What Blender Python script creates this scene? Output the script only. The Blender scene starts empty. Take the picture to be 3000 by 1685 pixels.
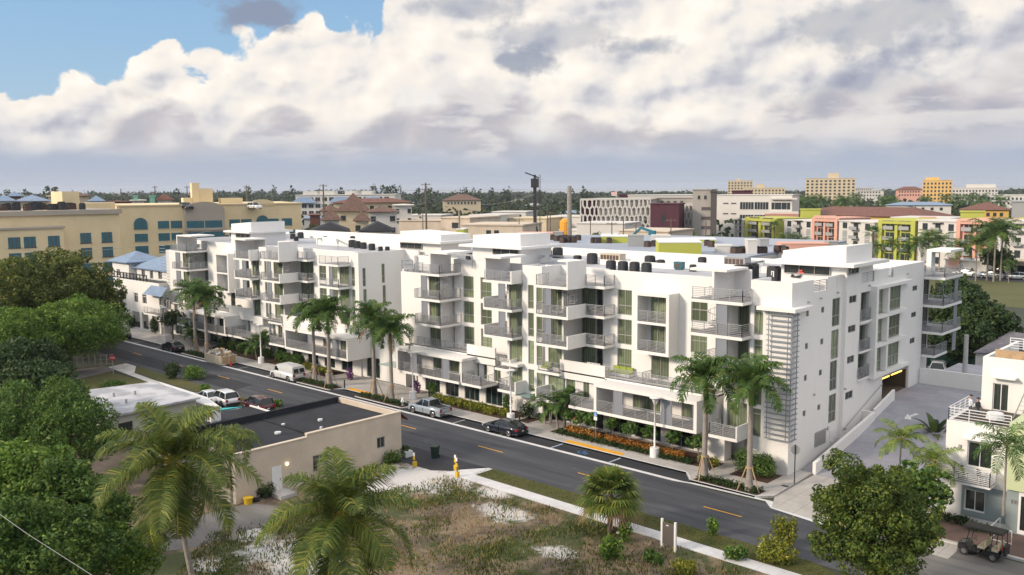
import bpy, math, random
import numpy as np
from mathutils import Vector, Matrix
R_ = math.radians
rnd = random.Random(7)
scn = bpy.context.scene
col = scn.collection

# ------------------------------------------------------------------ camera
CAM_H = 24.3
FPX = 2638.0
def cam_axes(yaw, pitch, roll):
    cy, sy, cp, sp = math.cos(yaw), math.sin(yaw), math.cos(pitch), math.sin(pitch)
    f = np.array([sy*cp, cy*cp, -sp]); r = np.array([cy, -sy, 0.0]); d = np.cross(f, r)
    cr, sr = math.cos(roll), math.sin(roll)
    return np.array([cr*r+sr*d, -sr*r+cr*d, f])
CM = cam_axes(R_(-43.258), R_(6.353), R_(0.4796))
cam = bpy.data.cameras.new('camera'); camo = bpy.data.objects.new('camera', cam); col.objects.link(camo)
r_, d_, f_ = [Vector(v) for v in CM]
mw = Matrix.Identity(4)
for i in range(3):
    mw[i][0] = r_[i]; mw[i][1] = -d_[i]; mw[i][2] = -f_[i]
mw[0][3], mw[1][3], mw[2][3] = 0, 0, CAM_H
camo.matrix_world = mw
cam.sensor_width = 36; cam.lens = 36*FPX/3000; cam.clip_start = 0.5; cam.clip_end = 30000
scn.camera = camo

def ray(px, py): return CM.T @ np.array([(px-1500)/FPX, (py-842.5)/FPX, 1.0])
def G(px, py, z=0.0):                      # survey helper: where the sight line meets height z
    d = ray(px, py); t = (z-CAM_H)/d[2]; return (d[0]*t, d[1]*t)
def WY(px, py, Y):                         # ... meets the vertical plane y = Y -> (x, z)
    d = ray(px, py); t = Y/d[1]; return (d[0]*t, CAM_H+d[2]*t)
def WX(px, py, X):
    d = ray(px, py); t = X/d[0]; return (d[1]*t, CAM_H+d[2]*t)

# ------------------------------------------------------------------ sun, sky
SUN_EL, SUN_AZ = 24.0, 206.0               # azimuth clockwise from +Y
sd = Vector((math.sin(R_(SUN_AZ))*math.cos(R_(SUN_EL)), math.cos(R_(SUN_AZ))*math.cos(R_(SUN_EL)), math.sin(R_(SUN_EL))))
sl = bpy.data.lights.new('sun', 'SUN'); sl.energy = 2.3; sl.angle = R_(9); sl.color = (1.0, 0.84, 0.66)
so = bpy.data.objects.new('sun', sl); col.objects.link(so); so.rotation_euler = sd.to_track_quat('Z', 'Y').to_euler()
scn.view_settings.view_transform = 'Standard'; scn.view_settings.look = 'None'
scn.view_settings.exposure = 0.58; scn.view_settings.gamma = 1.0

class NT:                                  # tiny node-graph helper
    def __init__(s, tree): s.t = tree; s.n = tree.nodes; s.l = tree.links
    def node(s, typ, **kw):
        n = s.n.new(typ)
        for k, v in kw.items():
            if hasattr(n, k): setattr(n, k, v)
        return n
    def put(s, sock, v):
        if v is None: return
        if hasattr(v, 'links') or isinstance(v, bpy.types.NodeSocket): s.l.new(v, sock)
        else: sock.default_value = v
    def m(s, op, a, b=None, c=None, clamp=False):
        n = s.n.new('ShaderNodeMath'); n.operation = op; n.use_clamp = clamp
        s.put(n.inputs[0], a); s.put(n.inputs[1], b); s.put(n.inputs[2], c); return n.outputs[0]
    def ramp(s, fac, stops, interp='LINEAR'):
        n = s.n.new('ShaderNodeValToRGB'); n.color_ramp.interpolation = interp
        e = n.color_ramp.elements
        while len(e) > 1: e.remove(e[-1])
        e[0].position = stops[0][0]; e[0].color = tuple(stops[0][1])+(1,)
        for p, c in stops[1:]:
            q = e.new(p); q.color = tuple(c)+(1,)
        s.put(n.inputs[0], fac); return n.outputs[0]
    def mix(s, f, a, b):
        n = s.n.new('ShaderNodeMix'); n.data_type = 'RGBA'
        s.put(n.inputs[0], f)
        for i, v in ((6, a), (7, b)):
            if isinstance(v, tuple) and len(v) == 3: v = v+(1,)
            s.put(n.inputs[i], v)
        return n.outputs[2]
    def noise(s, vec, scale, detail=3, rough=.5, dist=0, w=None, dim='3D'):
        n = s.n.new('ShaderNodeTexNoise'); n.noise_dimensions = dim
        if vec is not None: s.l.new(vec, n.inputs['Vector'])
        n.inputs['Scale'].default_value = scale; n.inputs['Detail'].default_value = detail
        n.inputs['Roughness'].default_value = rough; n.inputs['Distortion'].default_value = dist
        return n.outputs['Fac']
    def comb(s, x, y, z=0.0):
        n = s.n.new('ShaderNodeCombineXYZ'); s.put(n.inputs[0], x); s.put(n.inputs[1], y); s.put(n.inputs[2], z); return n.outputs[0]
    def sstep(s, x, a, b):
        n = s.n.new('ShaderNodeMapRange'); n.interpolation_type = 'SMOOTHSTEP'; n.clamp = True
        s.put(n.inputs[0], x); s.put(n.inputs[1], a); s.put(n.inputs[2], b); n.inputs[3].default_value = 0; n.inputs[4].default_value = 1
        return n.outputs[0]

w = bpy.data.worlds.new('World'); scn.world = w; w.use_nodes = True
T = NT(w.node_tree); BG = w.node_tree.nodes['Background']; BG.inputs['Strength'].default_value = 0.1
sky = T.node('ShaderNodeTexSky', sky_type='NISHITA'); sky.sun_disc = False
sky.sun_elevation = R_(SUN_EL); sky.sun_rotation = R_(SUN_AZ); sky.air_density = 1.0; sky.dust_density = 2.0
tcw = T.node('ShaderNodeTexCoord').outputs['Generated']
nz = T.node('ShaderNodeVectorMath', operation='NORMALIZE'); T.l.new(tcw, nz.inputs[0])
FW = Vector((-math.sin(R_(43.258)), math.cos(R_(43.258)), 0)); RT = Vector((FW.y, -FW.x, 0))
def dotv(v):
    n = T.node('ShaderNodeVectorMath', operation='DOT_PRODUCT'); T.l.new(nz.outputs[0], n.inputs[0]); n.inputs[1].default_value = v; return n.outputs['Value']
U = T.m('ARCTAN2', dotv(RT), dotv(FW)); V = T.m('ARCSINE', dotv(Vector((0,0,1))))
UV = T.comb(U, T.m('MULTIPLY', V, 1.35), 0.0)
def uvp(x, y):                                       # bearing and elevation surveyed for each cloud edge
    d = Vector(ray(x*1.1646, y*1.1646)).normalized(); return math.atan2(d.dot(RT), d.dot(FW)), math.asin(d.z)
def ridge(points):
    st = []
    for x, y in points:
        u, v = uvp(x, y); st.append(((u+.66)/1.32, (max(0, min(1, v*2.5)),)*3))
    st.sort(); fac = T.m('MULTIPLY_ADD', U, 1/1.32, .5, clamp=True)
    sp = T.node('ShaderNodeSeparateColor'); T.l.new(T.ramp(fac, st), sp.inputs[0]); return T.m('MULTIPLY', sp.outputs[0], .4)
BN = None
def puff(scale, off, amp, detail=5):
    mp = T.node('ShaderNodeVectorMath', operation='ADD'); T.l.new(UV, mp.inputs[0]); mp.inputs[1].default_value = off
    a = T.noise(mp.outputs[0], scale, detail+2, .6, .3, dim='2D')
    vo = T.node('ShaderNodeTexVoronoi'); vo.feature = 'SMOOTH_F1'; vo.voronoi_dimensions = '2D'; T.l.new(mp.outputs[0], vo.inputs['Vector']); vo.inputs['Scale'].default_value = scale*2.6
    vo.inputs['Smoothness'].default_value = .6
    return T.m('MULTIPLY', T.m('SUBTRACT', T.m('ADD', T.m('SUBTRACT', a, .5), .28), T.m('MULTIPLY', vo.outputs['Distance'], .55)), amp)
def relief(scale, off, step, detail=5):              # bump-lit cloud surface: noise difference towards the sun side
    o = []
    for s in (0, 1):
        mp = T.node('ShaderNodeVectorMath', operation='ADD'); T.l.new(UV, mp.inputs[0])
        mp.inputs[1].default_value = (off[0]-step*s*.8, off[1]+step*s, off[2])
        a = T.noise(mp.outputs[0], scale, detail, .55, .3, dim='2D')
        vo = T.node('ShaderNodeTexVoronoi'); vo.feature = 'SMOOTH_F1'; vo.voronoi_dimensions = '2D'; T.l.new(mp.outputs[0], vo.inputs['Vector']); vo.inputs['Scale'].default_value = scale*2.2; vo.inputs['Smoothness'].default_value = .7
        o.append(T.m('SUBTRACT', a, T.m('MULTIPLY', vo.outputs['Distance'], .5)))
    return T.m('SUBTRACT', o[0], o[1])
K = 10.0
def c10(*c): return tuple(x*K*.66 for x in c)
# open sky
blue = T.ramp(T.m('MULTIPLY', V, 3.0, clamp=True), [(0, c10(.50,.66,.82)), (.45, c10(.32,.55,.82)), (1, c10(.20,.43,.78))])
base = T.mix(.75, sky.outputs[0], blue)
cov = T.sstep(T.m('ADD', V, T.m('MULTIPLY', T.m('SUBTRACT', T.noise(UV, 2.2, 4, .6, 0, dim='2D'), .5), .5)), .30, .50)
base = T.mix(cov, base, c10(1.25,1.22,1.2))  # bright cloud cover overhead, out of view, added to raise the ambient light
sky_out = base
# high dark patch
# ridge A: tall bright cumulus
tA = ridge([(-400,330),(0,262),(35,252),(130,252),(215,205),(300,145),(350,128),(430,122),(500,140),(560,128),(640,92),(700,80),(760,45),(800,45),(850,92),(900,80),(950,72),(975,20),(1000,-150),(1300,-420),(2000,-500),(2576,-500),(2900,-300)])
eA = T.m('SUBTRACT', T.m('ADD', tA, puff(9, (3.1,.2,.7), .085)), V)
mA = T.sstep(eA, -.0015, .006)
rA = T.m('ADD', relief(8, (3.1,.2,.7), .022), T.m('MULTIPLY', relief(24, (1.1,2.2,.7), .008), .30))
lA = T.m('ADD', T.m('MULTIPLY', rA, 1.25), .66)
big = T.noise(UV, 3.2, 3, .55, 0, dim='2D')
lA = T.m('ADD', lA, T.m('MULTIPLY', T.m('SUBTRACT', big, .5), .35), clamp=True)
uf = T.m('MULTIPLY_ADD', U, 1/1.32, .5, clamp=True)
vgrad = T.m('SUBTRACT', tA, V)
lA = T.m('SUBTRACT', lA, T.m('MULTIPLY', T.sstep(uf, .62, .95), .20), clamp=True)
colA = T.ramp(lA, [(0, c10(.42,.43,.52)), (.25, c10(.58,.58,.64)), (.45, c10(.78,.76,.76)), (.62, c10(.93,.88,.83)), (.82, c10(1.01,.94,.85)), (1, c10(1.07,1.01,.92))])
out = T.mix(mA, sky_out, colA)
# small dark clouds floating in front at the top
BLN = T.noise(UV, 16, 5, .6, 0, dim='2D')
def blob(x, y, rx, ry, thr=.5, k=1.0):
    u0, v0 = uvp(x, y); a = T.m('DIVIDE', T.m('SUBTRACT', U, u0), rx*1.1646/2750); b = T.m('DIVIDE', T.m('SUBTRACT', V, v0), ry*1.1646/2750)
    r = T.m('SQRT', T.m('ADD', T.m('MULTIPLY', a, a), T.m('MULTIPLY', b, b)))
    n = BLN
    return T.m('MULTIPLY', T.sstep(T.m('ADD', r, T.m('MULTIPLY', T.m('SUBTRACT', n, .5), 2.2)), 1.15, .45), k)
for (x, y, rx, ry, k) in ((650,22,115,55,.95),(1300,155,95,38,.8),(1400,90,150,45,.45),(1620,118,110,30,.7),(1210,15,150,40,.55),(1180,90,60,25,.4),(2240,60,230,75,.55),(2120,230,200,60,.35)):
    out = T.mix(blob(x, y, rx, ry, k=k), out, c10(.28,.33,.44))
# ridge B: grey middle deck
tB = ridge([(-400,300),(0,325),(150,335),(330,300),(380,272),(460,290),(560,325),(640,290),(700,255),(780,245),(840,285),(960,305),(1010,235),(1130,215),(1260,245),(1350,310),(1500,330),(1700,300),(1900,300),(2020,275),(2150,250),(2300,190),(2420,150),(2576,110),(2900,60)])
dB = T.m('SUBTRACT', T.m('ADD', tB, puff(7, (1.3,5.2,.1), .075)), V)
mB = T.sstep(dB, -.004, .016)
rB = relief(7, (1.3,5.2,.1), .025)
lB = T.m('ADD', T.m('MULTIPLY', rB, 1.5), T.m('SUBTRACT', .68, T.m('MULTIPLY', T.sstep(dB, 0, .05), .22)), clamp=True)
lB = T.m('ADD', lB, T.m('MULTIPLY', T.m('SUBTRACT', big, .5), .35), clamp=True)
colB = T.ramp(lB, [(0, c10(.40,.41,.49)), (.35, c10(.46,.46,.53)), (.6, c10(.57,.54,.58)), (.85, c10(.78,.75,.74)), (1, c10(.9,.87,.85))])
st2 = T.node('ShaderNodeVectorMath', operation='MULTIPLY'); T.l.new(UV, st2.inputs[0]); st2.inputs[1].default_value = (3.0, 8.0, 1)
cr = T.noise(st2.outputs[0], 2.3, 5, .58, 0, dim='2D')
colB = T.mix(T.m('MULTIPLY', T.sstep(cr, .48, .62), .75), colB, c10(.84,.80,.78))
out = T.mix(T.m('MULTIPLY', mB, .88), out, colB)
# low haze band
lowc = T.ramp(T.m('MULTIPLY', V, 8.0, clamp=True), [(0, c10(.50,.55,.64)), (.25, c10(.44,.50,.62)), (.5, c10(.49,.53,.62)), (1, c10(.60,.60,.66))])
st = T.node('ShaderNodeVectorMath', operation='MULTIPLY'); T.l.new(UV, st.inputs[0]); st.inputs[1].default_value = (2.4, 11.0, 1)
ln = T.noise(st.outputs[0], 2.0, 4, .55, 0, dim='2D')
lowc = T.mix(T.m('MULTIPLY', T.sstep(ln, .47, .62), T.m('MULTIPLY', T.sstep(V, .02, .055), .55)), lowc, c10(.78,.75,.75))
mC = T.sstep(T.m('ADD', V, T.m('MULTIPLY', T.m('SUBTRACT', T.noise(UV, 8, 3, .55, 0, dim='2D'), .5), .05)), .066, .020)
out = T.mix(mC, out, lowc)
T.l.new(out, BG.inputs['Color'])

w.cycles.sampling_method = 'MANUAL'; w.cycles.sample_map_resolution = 256
scn.cycles.max_bounces = 6; scn.cycles.diffuse_bounces = 4; scn.cycles.glossy_bounces = 2; scn.cycles.transmission_bounces = 2; scn.cycles.transparent_max_bounces = 6
scn.cycles.caustics_reflective = False; scn.cycles.caustics_refractive = False


# ------------------------------------------------------------------ materials
MATS = {}
def mat(name, color, rough=.8, metal=0.0, var=0.0, vscale=1.0, col2=None, c2f=.5, bump=0.0, bscale=8.0, spec=.5, emis=None, alpha=None, kind=None, coat=0):
    if name in MATS: return MATS[name]
    m = bpy.data.materials.new(name); m.use_nodes = True; t = NT(m.node_tree)
    p = m.node_tree.nodes['Principled BSDF']
    p.inputs['Roughness'].default_value = rough; p.inputs['Metallic'].default_value = metal
    p.inputs['Specular IOR Level'].default_value = spec
    p.inputs['Coat Weight'].default_value = coat
    c = tuple(color)+(1,)
    if var or col2:
        tc = t.node('ShaderNodeTexCoord').outputs['Object']
        n1 = t.noise(tc, vscale, 5, .6)
        b = tuple(col2) if col2 else tuple(max(0, x*(1-var)) for x in color)
        a = tuple(color) if col2 else tuple(min(1, x*(1+var*.6)) for x in color)
        f = t.sstep(n1, .5-c2f*.5, .5+c2f*.5)
        t.l.new(t.mix(f, a, b), p.inputs['Base Color'])
    else: p.inputs['Base Color'].default_value = c
    if bump:
        tc = t.node('ShaderNodeTexCoord').outputs['Object']
        n = t.noise(tc, bscale, 4, .6); bn = t.node('ShaderNodeBump'); bn.inputs['Strength'].default_value = bump; bn.inputs['Distance'].default_value = .05
        t.l.new(n, bn.inputs['Height']); t.l.new(bn.outputs[0], p.inputs['Normal'])
    if emis:
        p.inputs['Emission Color'].default_value = tuple(emis[:3])+(1,); p.inputs['Emission Strength'].default_value = emis[3]
    MATS[name] = m; return m

def glass_mat(name, a, b, curtain=True, rough=.06):
    m = bpy.data.materials.new(name); m.use_nodes = True; t = NT(m.node_tree); p = m.node_tree.nodes['Principled BSDF']
    tc = t.node('ShaderNodeTexCoord').outputs['Object']; oi = t.node('ShaderNodeObjectInfo').outputs['Random']
    sx = t.node('ShaderNodeSeparateXYZ'); t.l.new(tc, sx.inputs[0])
    h = t.m('ADD', sx.outputs[0], sx.outputs[1])
    fold = t.m('MULTIPLY_ADD', t.m('SINE', t.m('MULTIPLY', h, 22.0)), .5, .5)
    big = t.noise(tc, .9, 3, .5)
    c = t.mix(t.m('MULTIPLY', fold, .55), a, b)
    rv = t.m('FRACT', t.m('MULTIPLY', oi, 37.7)); vm = t.node('ShaderNodeVectorMath', operation='SCALE'); t.l.new(c, vm.inputs[0]); t.l.new(t.m('MULTIPLY_ADD', rv, .95, .5), vm.inputs[3]); c = vm.outputs[0]
    dark = tuple(x*.2 for x in a)
    f = t.sstep(t.m('ADD', big, t.m('MULTIPLY', oi, .25)), .52, .60)
    c = t.mix(f, c, t.mix(.35, c, dark))
    t.l.new(c, p.inputs['Base Color']); p.inputs['Roughness'].default_value = rough; p.inputs['Specular IOR Level'].default_value = .6
    MATS[name] = m; return m

def leaf_mat(name, a, b, c, trans=.25, nscale=.5):
    m = bpy.data.materials.new(name); m.use_nodes = True; t = NT(m.node_tree); nt = m.node_tree
    p = nt.nodes['Principled BSDF']; out = nt.nodes['Material Output']
    geo = t.node('ShaderNodeNewGeometry'); tc = t.node('ShaderNodeTexCoord').outputs['Object']
    ri = geo.outputs['Random Per Island']
    n = t.noise(tc, nscale, 2, .5)
    c1 = t.mix(t.sstep(n, .38, .62), a, b)
    c2 = t.mix(t.sstep(ri, .72, 1.0), c1, c)
    br = t.m('MULTIPLY_ADD', ri, .7, 1.05)
    mx = t.node('ShaderNodeVectorMath', operation='SCALE'); t.l.new(c2, mx.inputs[0]); t.l.new(br, mx.inputs[3])
    t.l.new(mx.outputs[0], p.inputs['Base Color']); p.inputs['Roughness'].default_value = .55; p.inputs['Specular IOR Level'].default_value = .25
    tr = t.node('ShaderNodeBsdfTranslucent'); t.l.new(mx.outputs[0], tr.inputs['Color'])
    ms = t.node('ShaderNodeMixShader'); ms.inputs[0].default_value = trans
    t.l.new(p.outputs[0], ms.inputs[1]); t.l.new(tr.outputs[0], ms.inputs[2]); t.l.new(ms.outputs[0], out.inputs[0])
    MATS[name] = m; return m

# ------------------------------------------------------------------ objects
def tag(o, label=None, cat=None, group=None, kind=None):
    if label: o['label'] = label
    if cat: o['category'] = cat
    if group: o['group'] = group
    if kind: o['kind'] = kind
    return o
def empty(name, loc=(0,0,0), rz=0.0, label=None, cat=None, group=None):
    o = bpy.data.objects.new(name, None); col.objects.link(o); o.location = loc; o.rotation_euler.z = rz
    return tag(o, label, cat, group)
def world_loc(o):
    v = Vector((0,0,0))
    while o: v += o.location; o = o.parent
    return v
def link(name, me, parent=None, loc=(0,0,0)):
    o = bpy.data.objects.new(name, me); col.objects.link(o); o.location = loc
    if parent: o.parent = parent
    return o
def kids(o): return [c for c in bpy.data.objects if c.parent == o]
def copy_tree(o, loc=None, rz=None, parent=None, scale=None):
    c = o.copy(); col.objects.link(c)
    if parent is not None: c.parent = parent
    for ch in CH.get(o.name, []): copy_tree(ch, parent=c)
    if loc is not None: c.location = loc
    if rz is not None: c.rotation_euler.z = rz
    if scale is not None: c.scale = (scale,)*3
    return c
CH = {}
def index_children():
    CH.clear()
    for o in bpy.data.objects:
        if o.parent: CH.setdefault(o.parent.name, []).append(o)

class MB:
    def __init__(s): s.v = []; s.f = []; s.m = []; s.k = 0
    def mi(s, k): s.k = k; return s
    def poly(s, pts, k=None):
        n = len(s.v); s.v += [tuple(p) for p in pts]; s.f.append(tuple(range(n, n+len(pts)))); s.m.append(s.k if k is None else k); return s
    def box(s, x0, x1, y0, y1, z0, z1, k=None, top=None):
        if x0 > x1: x0, x1 = x1, x0
        if y0 > y1: y0, y1 = y1, y0
        if z0 > z1: z0, z1 = z1, z0
        n = len(s.v); k = s.k if k is None else k
        s.v += [(x0,y0,z0),(x1,y0,z0),(x1,y1,z0),(x0,y1,z0),(x0,y0,z1),(x1,y0,z1),(x1,y1,z1),(x0,y1,z1)]
        for i, q in enumerate(((0,3,2,1),(4,5,6,7),(0,1,5,4),(1,2,6,5),(2,3,7,6),(3,0,4,7))):
            s.f.append(tuple(n+j for j in q)); s.m.append(top if (i == 1 and top is not None) else k)
        return s
    def prism(s, pts, z0, z1, k=None, top=None):      # ccw plan polygon
        n = len(s.v); c = len(pts); k = s.k if k is None else k
        s.v += [(p[0], p[1], z0) for p in pts]+[(p[0], p[1], z1 if not hasattr(z1, '__len__') else z1[i]) for i, p in enumerate(pts)]
        s.f.append(tuple(n+i for i in reversed(range(c)))); s.m.append(k)
        s.f.append(tuple(n+c+i for i in range(c))); s.m.append(k if top is None else top)
        for i in range(c):
            j = (i+1) % c; s.f.append((n+i, n+j, n+c+j, n+c+i)); s.m.append(k)
        return s
    def bar(s, a, b, w, h=None, k=None, up=(0,0,1)):
        a = Vector(a); b = Vector(b); h = h or w; d = (b-a)
        if d.length < 1e-6: return s
        d.normalize(); u = Vector(up)
        if abs(d.dot(u)) > .95: u = Vector((1,0,0))
        x = d.cross(u).normalized(); y = x.cross(d).normalized(); n = len(s.v); k = s.k if k is None else k
        for p in (a, b):
            for sx, sy in ((-1,-1),(1,-1),(1,1),(-1,1)): s.v.append(tuple(p+x*sx*w/2+y*sy*h/2))
        for q in ((0,1,2,3),(7,6,5,4),(0,4,5,1),(1,5,6,2),(2,6,7,3),(3,7,4,0)): s.f.append(tuple(n+j for j in q)); s.m.append(k)
        return s
    def tube(s, pts, rad, seg=8, k=None, cap=True):
        k = s.k if k is None else k; n0 = len(s.v); pts = [Vector(p) for p in pts]
        if not hasattr(rad, '__len__'): rad = [rad]*len(pts)
        for i, p in enumerate(pts):
            d = (pts[min(i+1, len(pts)-1)]-pts[max(i-1, 0)]).normalized()
            u = Vector((1,0,0)) if abs(d.x) < .9 else Vector((0,1,0)); x = d.cross(u).normalized(); y = d.cross(x).normalized()
            for j in range(seg):
                a = 2*math.pi*j/seg; s.v.append(tuple(p+x*math.cos(a)*rad[i]+y*math.sin(a)*rad[i]))
        for i in range(len(pts)-1):
            for j in range(seg):
                a = n0+i*seg+j; b = n0+i*seg+(j+1) % seg; s.f.append((a, b, b+seg, a+seg)); s.m.append(k)
        if cap:
            s.f.append(tuple(n0+j for j in range(seg))); s.m.append(k)
            s.f.append(tuple(n0+(len(pts)-1)*seg+j for j in reversed(range(seg)))); s.m.append(k)
        return s
    def cyl(s, c, r, z0, z1, seg=16, r2=None, k=None): return s.tube([(c[0],c[1],z0),(c[0],c[1],z1)], [r, r if r2 is None else r2], seg, k)
    def build(s, name, mats, parent=None, local=False, smooth=False, fix=False):
        me = bpy.data.meshes.new(name)
        off = Vector((0,0,0)) if (local or parent is None) else world_loc(parent)
        me.from_pydata([(v[0]-off.x, v[1]-off.y, v[2]-off.z) for v in s.v], [], s.f)
        if not isinstance(mats, (list, tuple)): mats = [mats]
        for m in mats: me.materials.append(MATS[m] if isinstance(m, str) else m)
        if len(mats) > 1: me.polygons.foreach_set('material_index', s.m)
        if smooth: me.polygons.foreach_set('use_smooth', [True]*len(me.polygons))
        me.update()
        if fix:
            import bmesh
            bm = bmesh.new(); bm.from_mesh(me); bmesh.ops.recalc_face_normals(bm, faces=bm.faces); bm.to_mesh(me); bm.free()
        return link(name, me, parent)

def np_quads(name, V, F, mats, parent=None, mi=None):    # V (n,3) F (m,4)
    me = bpy.data.meshes.new(name); n = len(V); m = len(F)
    me.vertices.add(n); me.vertices.foreach_set('co', np.asarray(V, dtype=np.float32).ravel())
    me.loops.add(m*4); me.loops.foreach_set('vertex_index', np.asarray(F, dtype=np.int32).ravel())
    me.polygons.add(m); me.polygons.foreach_set('loop_start', np.arange(0, m*4, 4, dtype=np.int32))
    for x in (mats if isinstance(mats, (list, tuple)) else [mats]): me.materials.append(MATS[x])
    if mi is not None: me.polygons.foreach_set('material_index', np.asarray(mi, dtype=np.int32))
    me.update(calc_edges=True); me.validate()
    return link(name, me, parent)

# walls with real openings -------------------------------------------------
def wall(mb, axis, plane, u0, u1, z0, z1, holes=(), th=.25, k=None, sign=1):
    # axis 'y': wall in the plane y=plane (facing -y), running in x ; axis 'x': plane x=plane facing +x, running in y
    if u0 > u1: u0, u1 = u1, u0
    hs = [(max(u0, min(a, b)), min(u1, max(a, b)), max(z0, min(c, d)), min(z1, max(c, d))) for a, b, c, d in holes]
    hs = [h for h in hs if h[1] > h[0] and h[3] > h[2]]
    us = sorted(set([u0, u1]+[h[0] for h in hs]+[h[1] for h in hs]))
    for a, b in zip(us[:-1], us[1:]):
        if b-a < 1e-5: continue
        mid = (a+b)/2; bl = sorted((h[2], h[3]) for h in hs if h[0] <= mid <= h[1]); z = z0; runs = []
        for c, d in bl:
            if c > z: runs.append((z, c))
            z = max(z, d)
        if z < z1: runs.append((z, z1))
        for c, d in runs:
            if axis == 'y': mb.box(a, b, plane, plane+th, c, d, k)
            else: mb.box(plane-th*sign, plane, a, b, c, d, k)
def window(parent, axis, plane, u0, u1, z0, z1, nv=1, tr=(), g='glass_green', fr='frame_grey', rec=.14, fw=.07, name='window', sign=1):
    if u0 > u1: u0, u1 = u1, u0
    if z0 > z1: z0, z1 = z1, z0
    p = MB(); f = MB()
    def B(mb, a, b, c, d, e, h):                      # a,b along u ; c,d depth behind plane ; e,h z
        if axis == 'y': mb.box(a, b, plane+c, plane+d, e, h)
        else: mb.box(plane-c*sign, plane-d*sign, a, b, e, h)
    B(p, u0+.01, u1-.01, rec+.02, rec+.06, z0+.01, z1-.01)
    o = p.build(name, g, parent)
    B(f, u0, u0+fw, rec-.04, rec+.018, z0, z1); B(f, u1-fw, u1, rec-.04, rec+.018, z0, z1)
    B(f, u0+fw, u1-fw, rec-.04, rec+.018, z1-fw, z1); B(f, u0+fw, u1-fw, rec-.04, rec+.018, z0, z0+fw)
    for i in range(nv):
        c = u0+(u1-u0)*(i+1)/(nv+1); B(f, c-fw*.4, c+fw*.4, rec-.03, rec+.017, z0+fw, z1-fw)
    for t in tr:
        c = z0+(z1-z0)*t; B(f, u0+fw, u1-fw, rec-.035, rec+.016, c-fw*.5, c+fw*.5)
    f.build('window_frame', fr, o)
    return o
def rail_mb(mb, pts, z, h=1.05, n=7, k=None, sp=1.25, pr=.05, rr=.022):
    for a, b in zip(pts[:-1], pts[1:]):
        L = math.hypot(b[0]-a[0], b[1]-a[1]); m = max(1, round(L/sp))
        for i in range(m+1):
            t = i/m; x = a[0]+(b[0]-a[0])*t; y = a[1]+(b[1]-a[1])*t
            mb.box(x-pr/2, x+pr/2, y-pr/2, y+pr/2, z, z+h, k)
        for i in range(n):
            zz = z+h*(.1+.88*i/(n-1)); w = pr*1.1 if i == n-1 else rr*2
            mb.bar((a[0], a[1], zz), (b[0], b[1], zz), w, w if i == n-1 else rr*1.8, k)
def balcony(parent, x0, x1, y0, y1, zu, rails=(), solids=(), th=.28, name='balcony', h=1.05, m=('stucco', 'deck')):
    b = MB(); b.box(x0, x1, y0, y1, zu, zu+th, 0, top=1)
    for (ax, ay, bx, by) in solids:                   # solid parapets
        if abs(ax-bx) < .01: b.box(ax-.075, ax+.075, ay, by, zu+th+.001, zu+th+h)
        else: b.box(ax, bx, ay-.075, ay+.075, zu+th+.001, zu+th+h)
    o = b.build(name, list(m), parent)
    for r in rails:
        q = MB(); rail_mb(q, r, zu+th, h); q.build('railing', 'rail', o)
    return o

mat('stucco', (.79,.775,.75), .85, bump=.15, bscale=30)
def weather(m, base):                       # faint rain streaks and tonal drift that belong to the render
    t = NT(m.node_tree); p = m.node_tree.nodes['Principled BSDF']; tc = t.node('ShaderNodeTexCoord').outputs['Object']
    s = t.node('ShaderNodeVectorMath', operation='MULTIPLY'); t.l.new(tc, s.inputs[0]); s.inputs[1].default_value = (2.2, 2.2, .16)
    f = t.m('MULTIPLY', t.sstep(t.noise(s.outputs[0], 1.6, 5, .65), .50, .78), .30)
    g = t.m('MULTIPLY', t.sstep(t.noise(tc, .22, 4, .6), .40, .65), .22)
    c = t.mix(f, base, tuple(x*.72 for x in base)); c = t.mix(g, c, (base[0]*.90, base[1]*.90, base[2]*.92)); t.l.new(c, p.inputs['Base Color'])
weather(MATS['stucco'], (.79,.775,.75))
mat('roof_white', (.62,.64,.68), .8, var=.12, vscale=.4)
mat('deck', (.27,.26,.27), .7, var=.2, vscale=3)
mat('rail', (.36,.37,.39), .45, metal=.4)
mat('screen', (.27,.29,.33), .5, metal=.2)
mat('frame_grey', (.37,.365,.36), .5, metal=.3)
mat('concrete', (.50,.485,.47), .9, var=.22, vscale=.6, bump=.2, bscale=10)
mat('concrete_new', (.66,.66,.68), .85, var=.10, vscale=.8)
mat('black', (.02,.021,.024), .5)
mat('rubber', (.02,.02,.02), .8)
mat('ac_dark', (.045,.05,.058), .45, metal=.2)
mat('ac_brown', (.09,.06,.05), .6)
mat('ac_grey', (.33,.34,.34), .6)
mat('chrome', (.6,.6,.62), .2, metal=1)
mat('white_paint', (.78,.78,.78), .5, var=.05, vscale=1)
mat('yellow_paint', (.80,.40,.03), .7, var=.15, vscale=3)
mat('blue_paint', (.05,.2,.45), .7)
mat('white_line', (.7,.7,.7), .7, var=.25, vscale=3)
mat('bark', (.16,.13,.10), .95, var=.4, vscale=3, bump=.4, bscale=8)
mat('bark_pale', (.30,.27,.23), .95, var=.3, vscale=3, bump=.4, bscale=8)
mat('mulch', (.07,.035,.022), .95, var=.5, vscale=5)
mat('tan', (.60,.51,.41), .9, var=.12, vscale=.5, bump=.3, bscale=20)
mat('cream', (.75,.61,.38), .9, var=.08, vscale=.2)
mat('beige_grey', (.42,.37,.31), .9, var=.08, vscale=.2)
mat('teal_glass', (.03,.13,.17), .35, var=.2, vscale=1)
mat('red_roof', (.17,.075,.055), .85, var=.35, vscale=1.2)
mat('brown_roof', (.15,.09,.07), .85, var=.3, vscale=1.2)
mat('blue_roof', (.20,.28,.40), .45, metal=.2, var=.15, vscale=.8)
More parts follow.
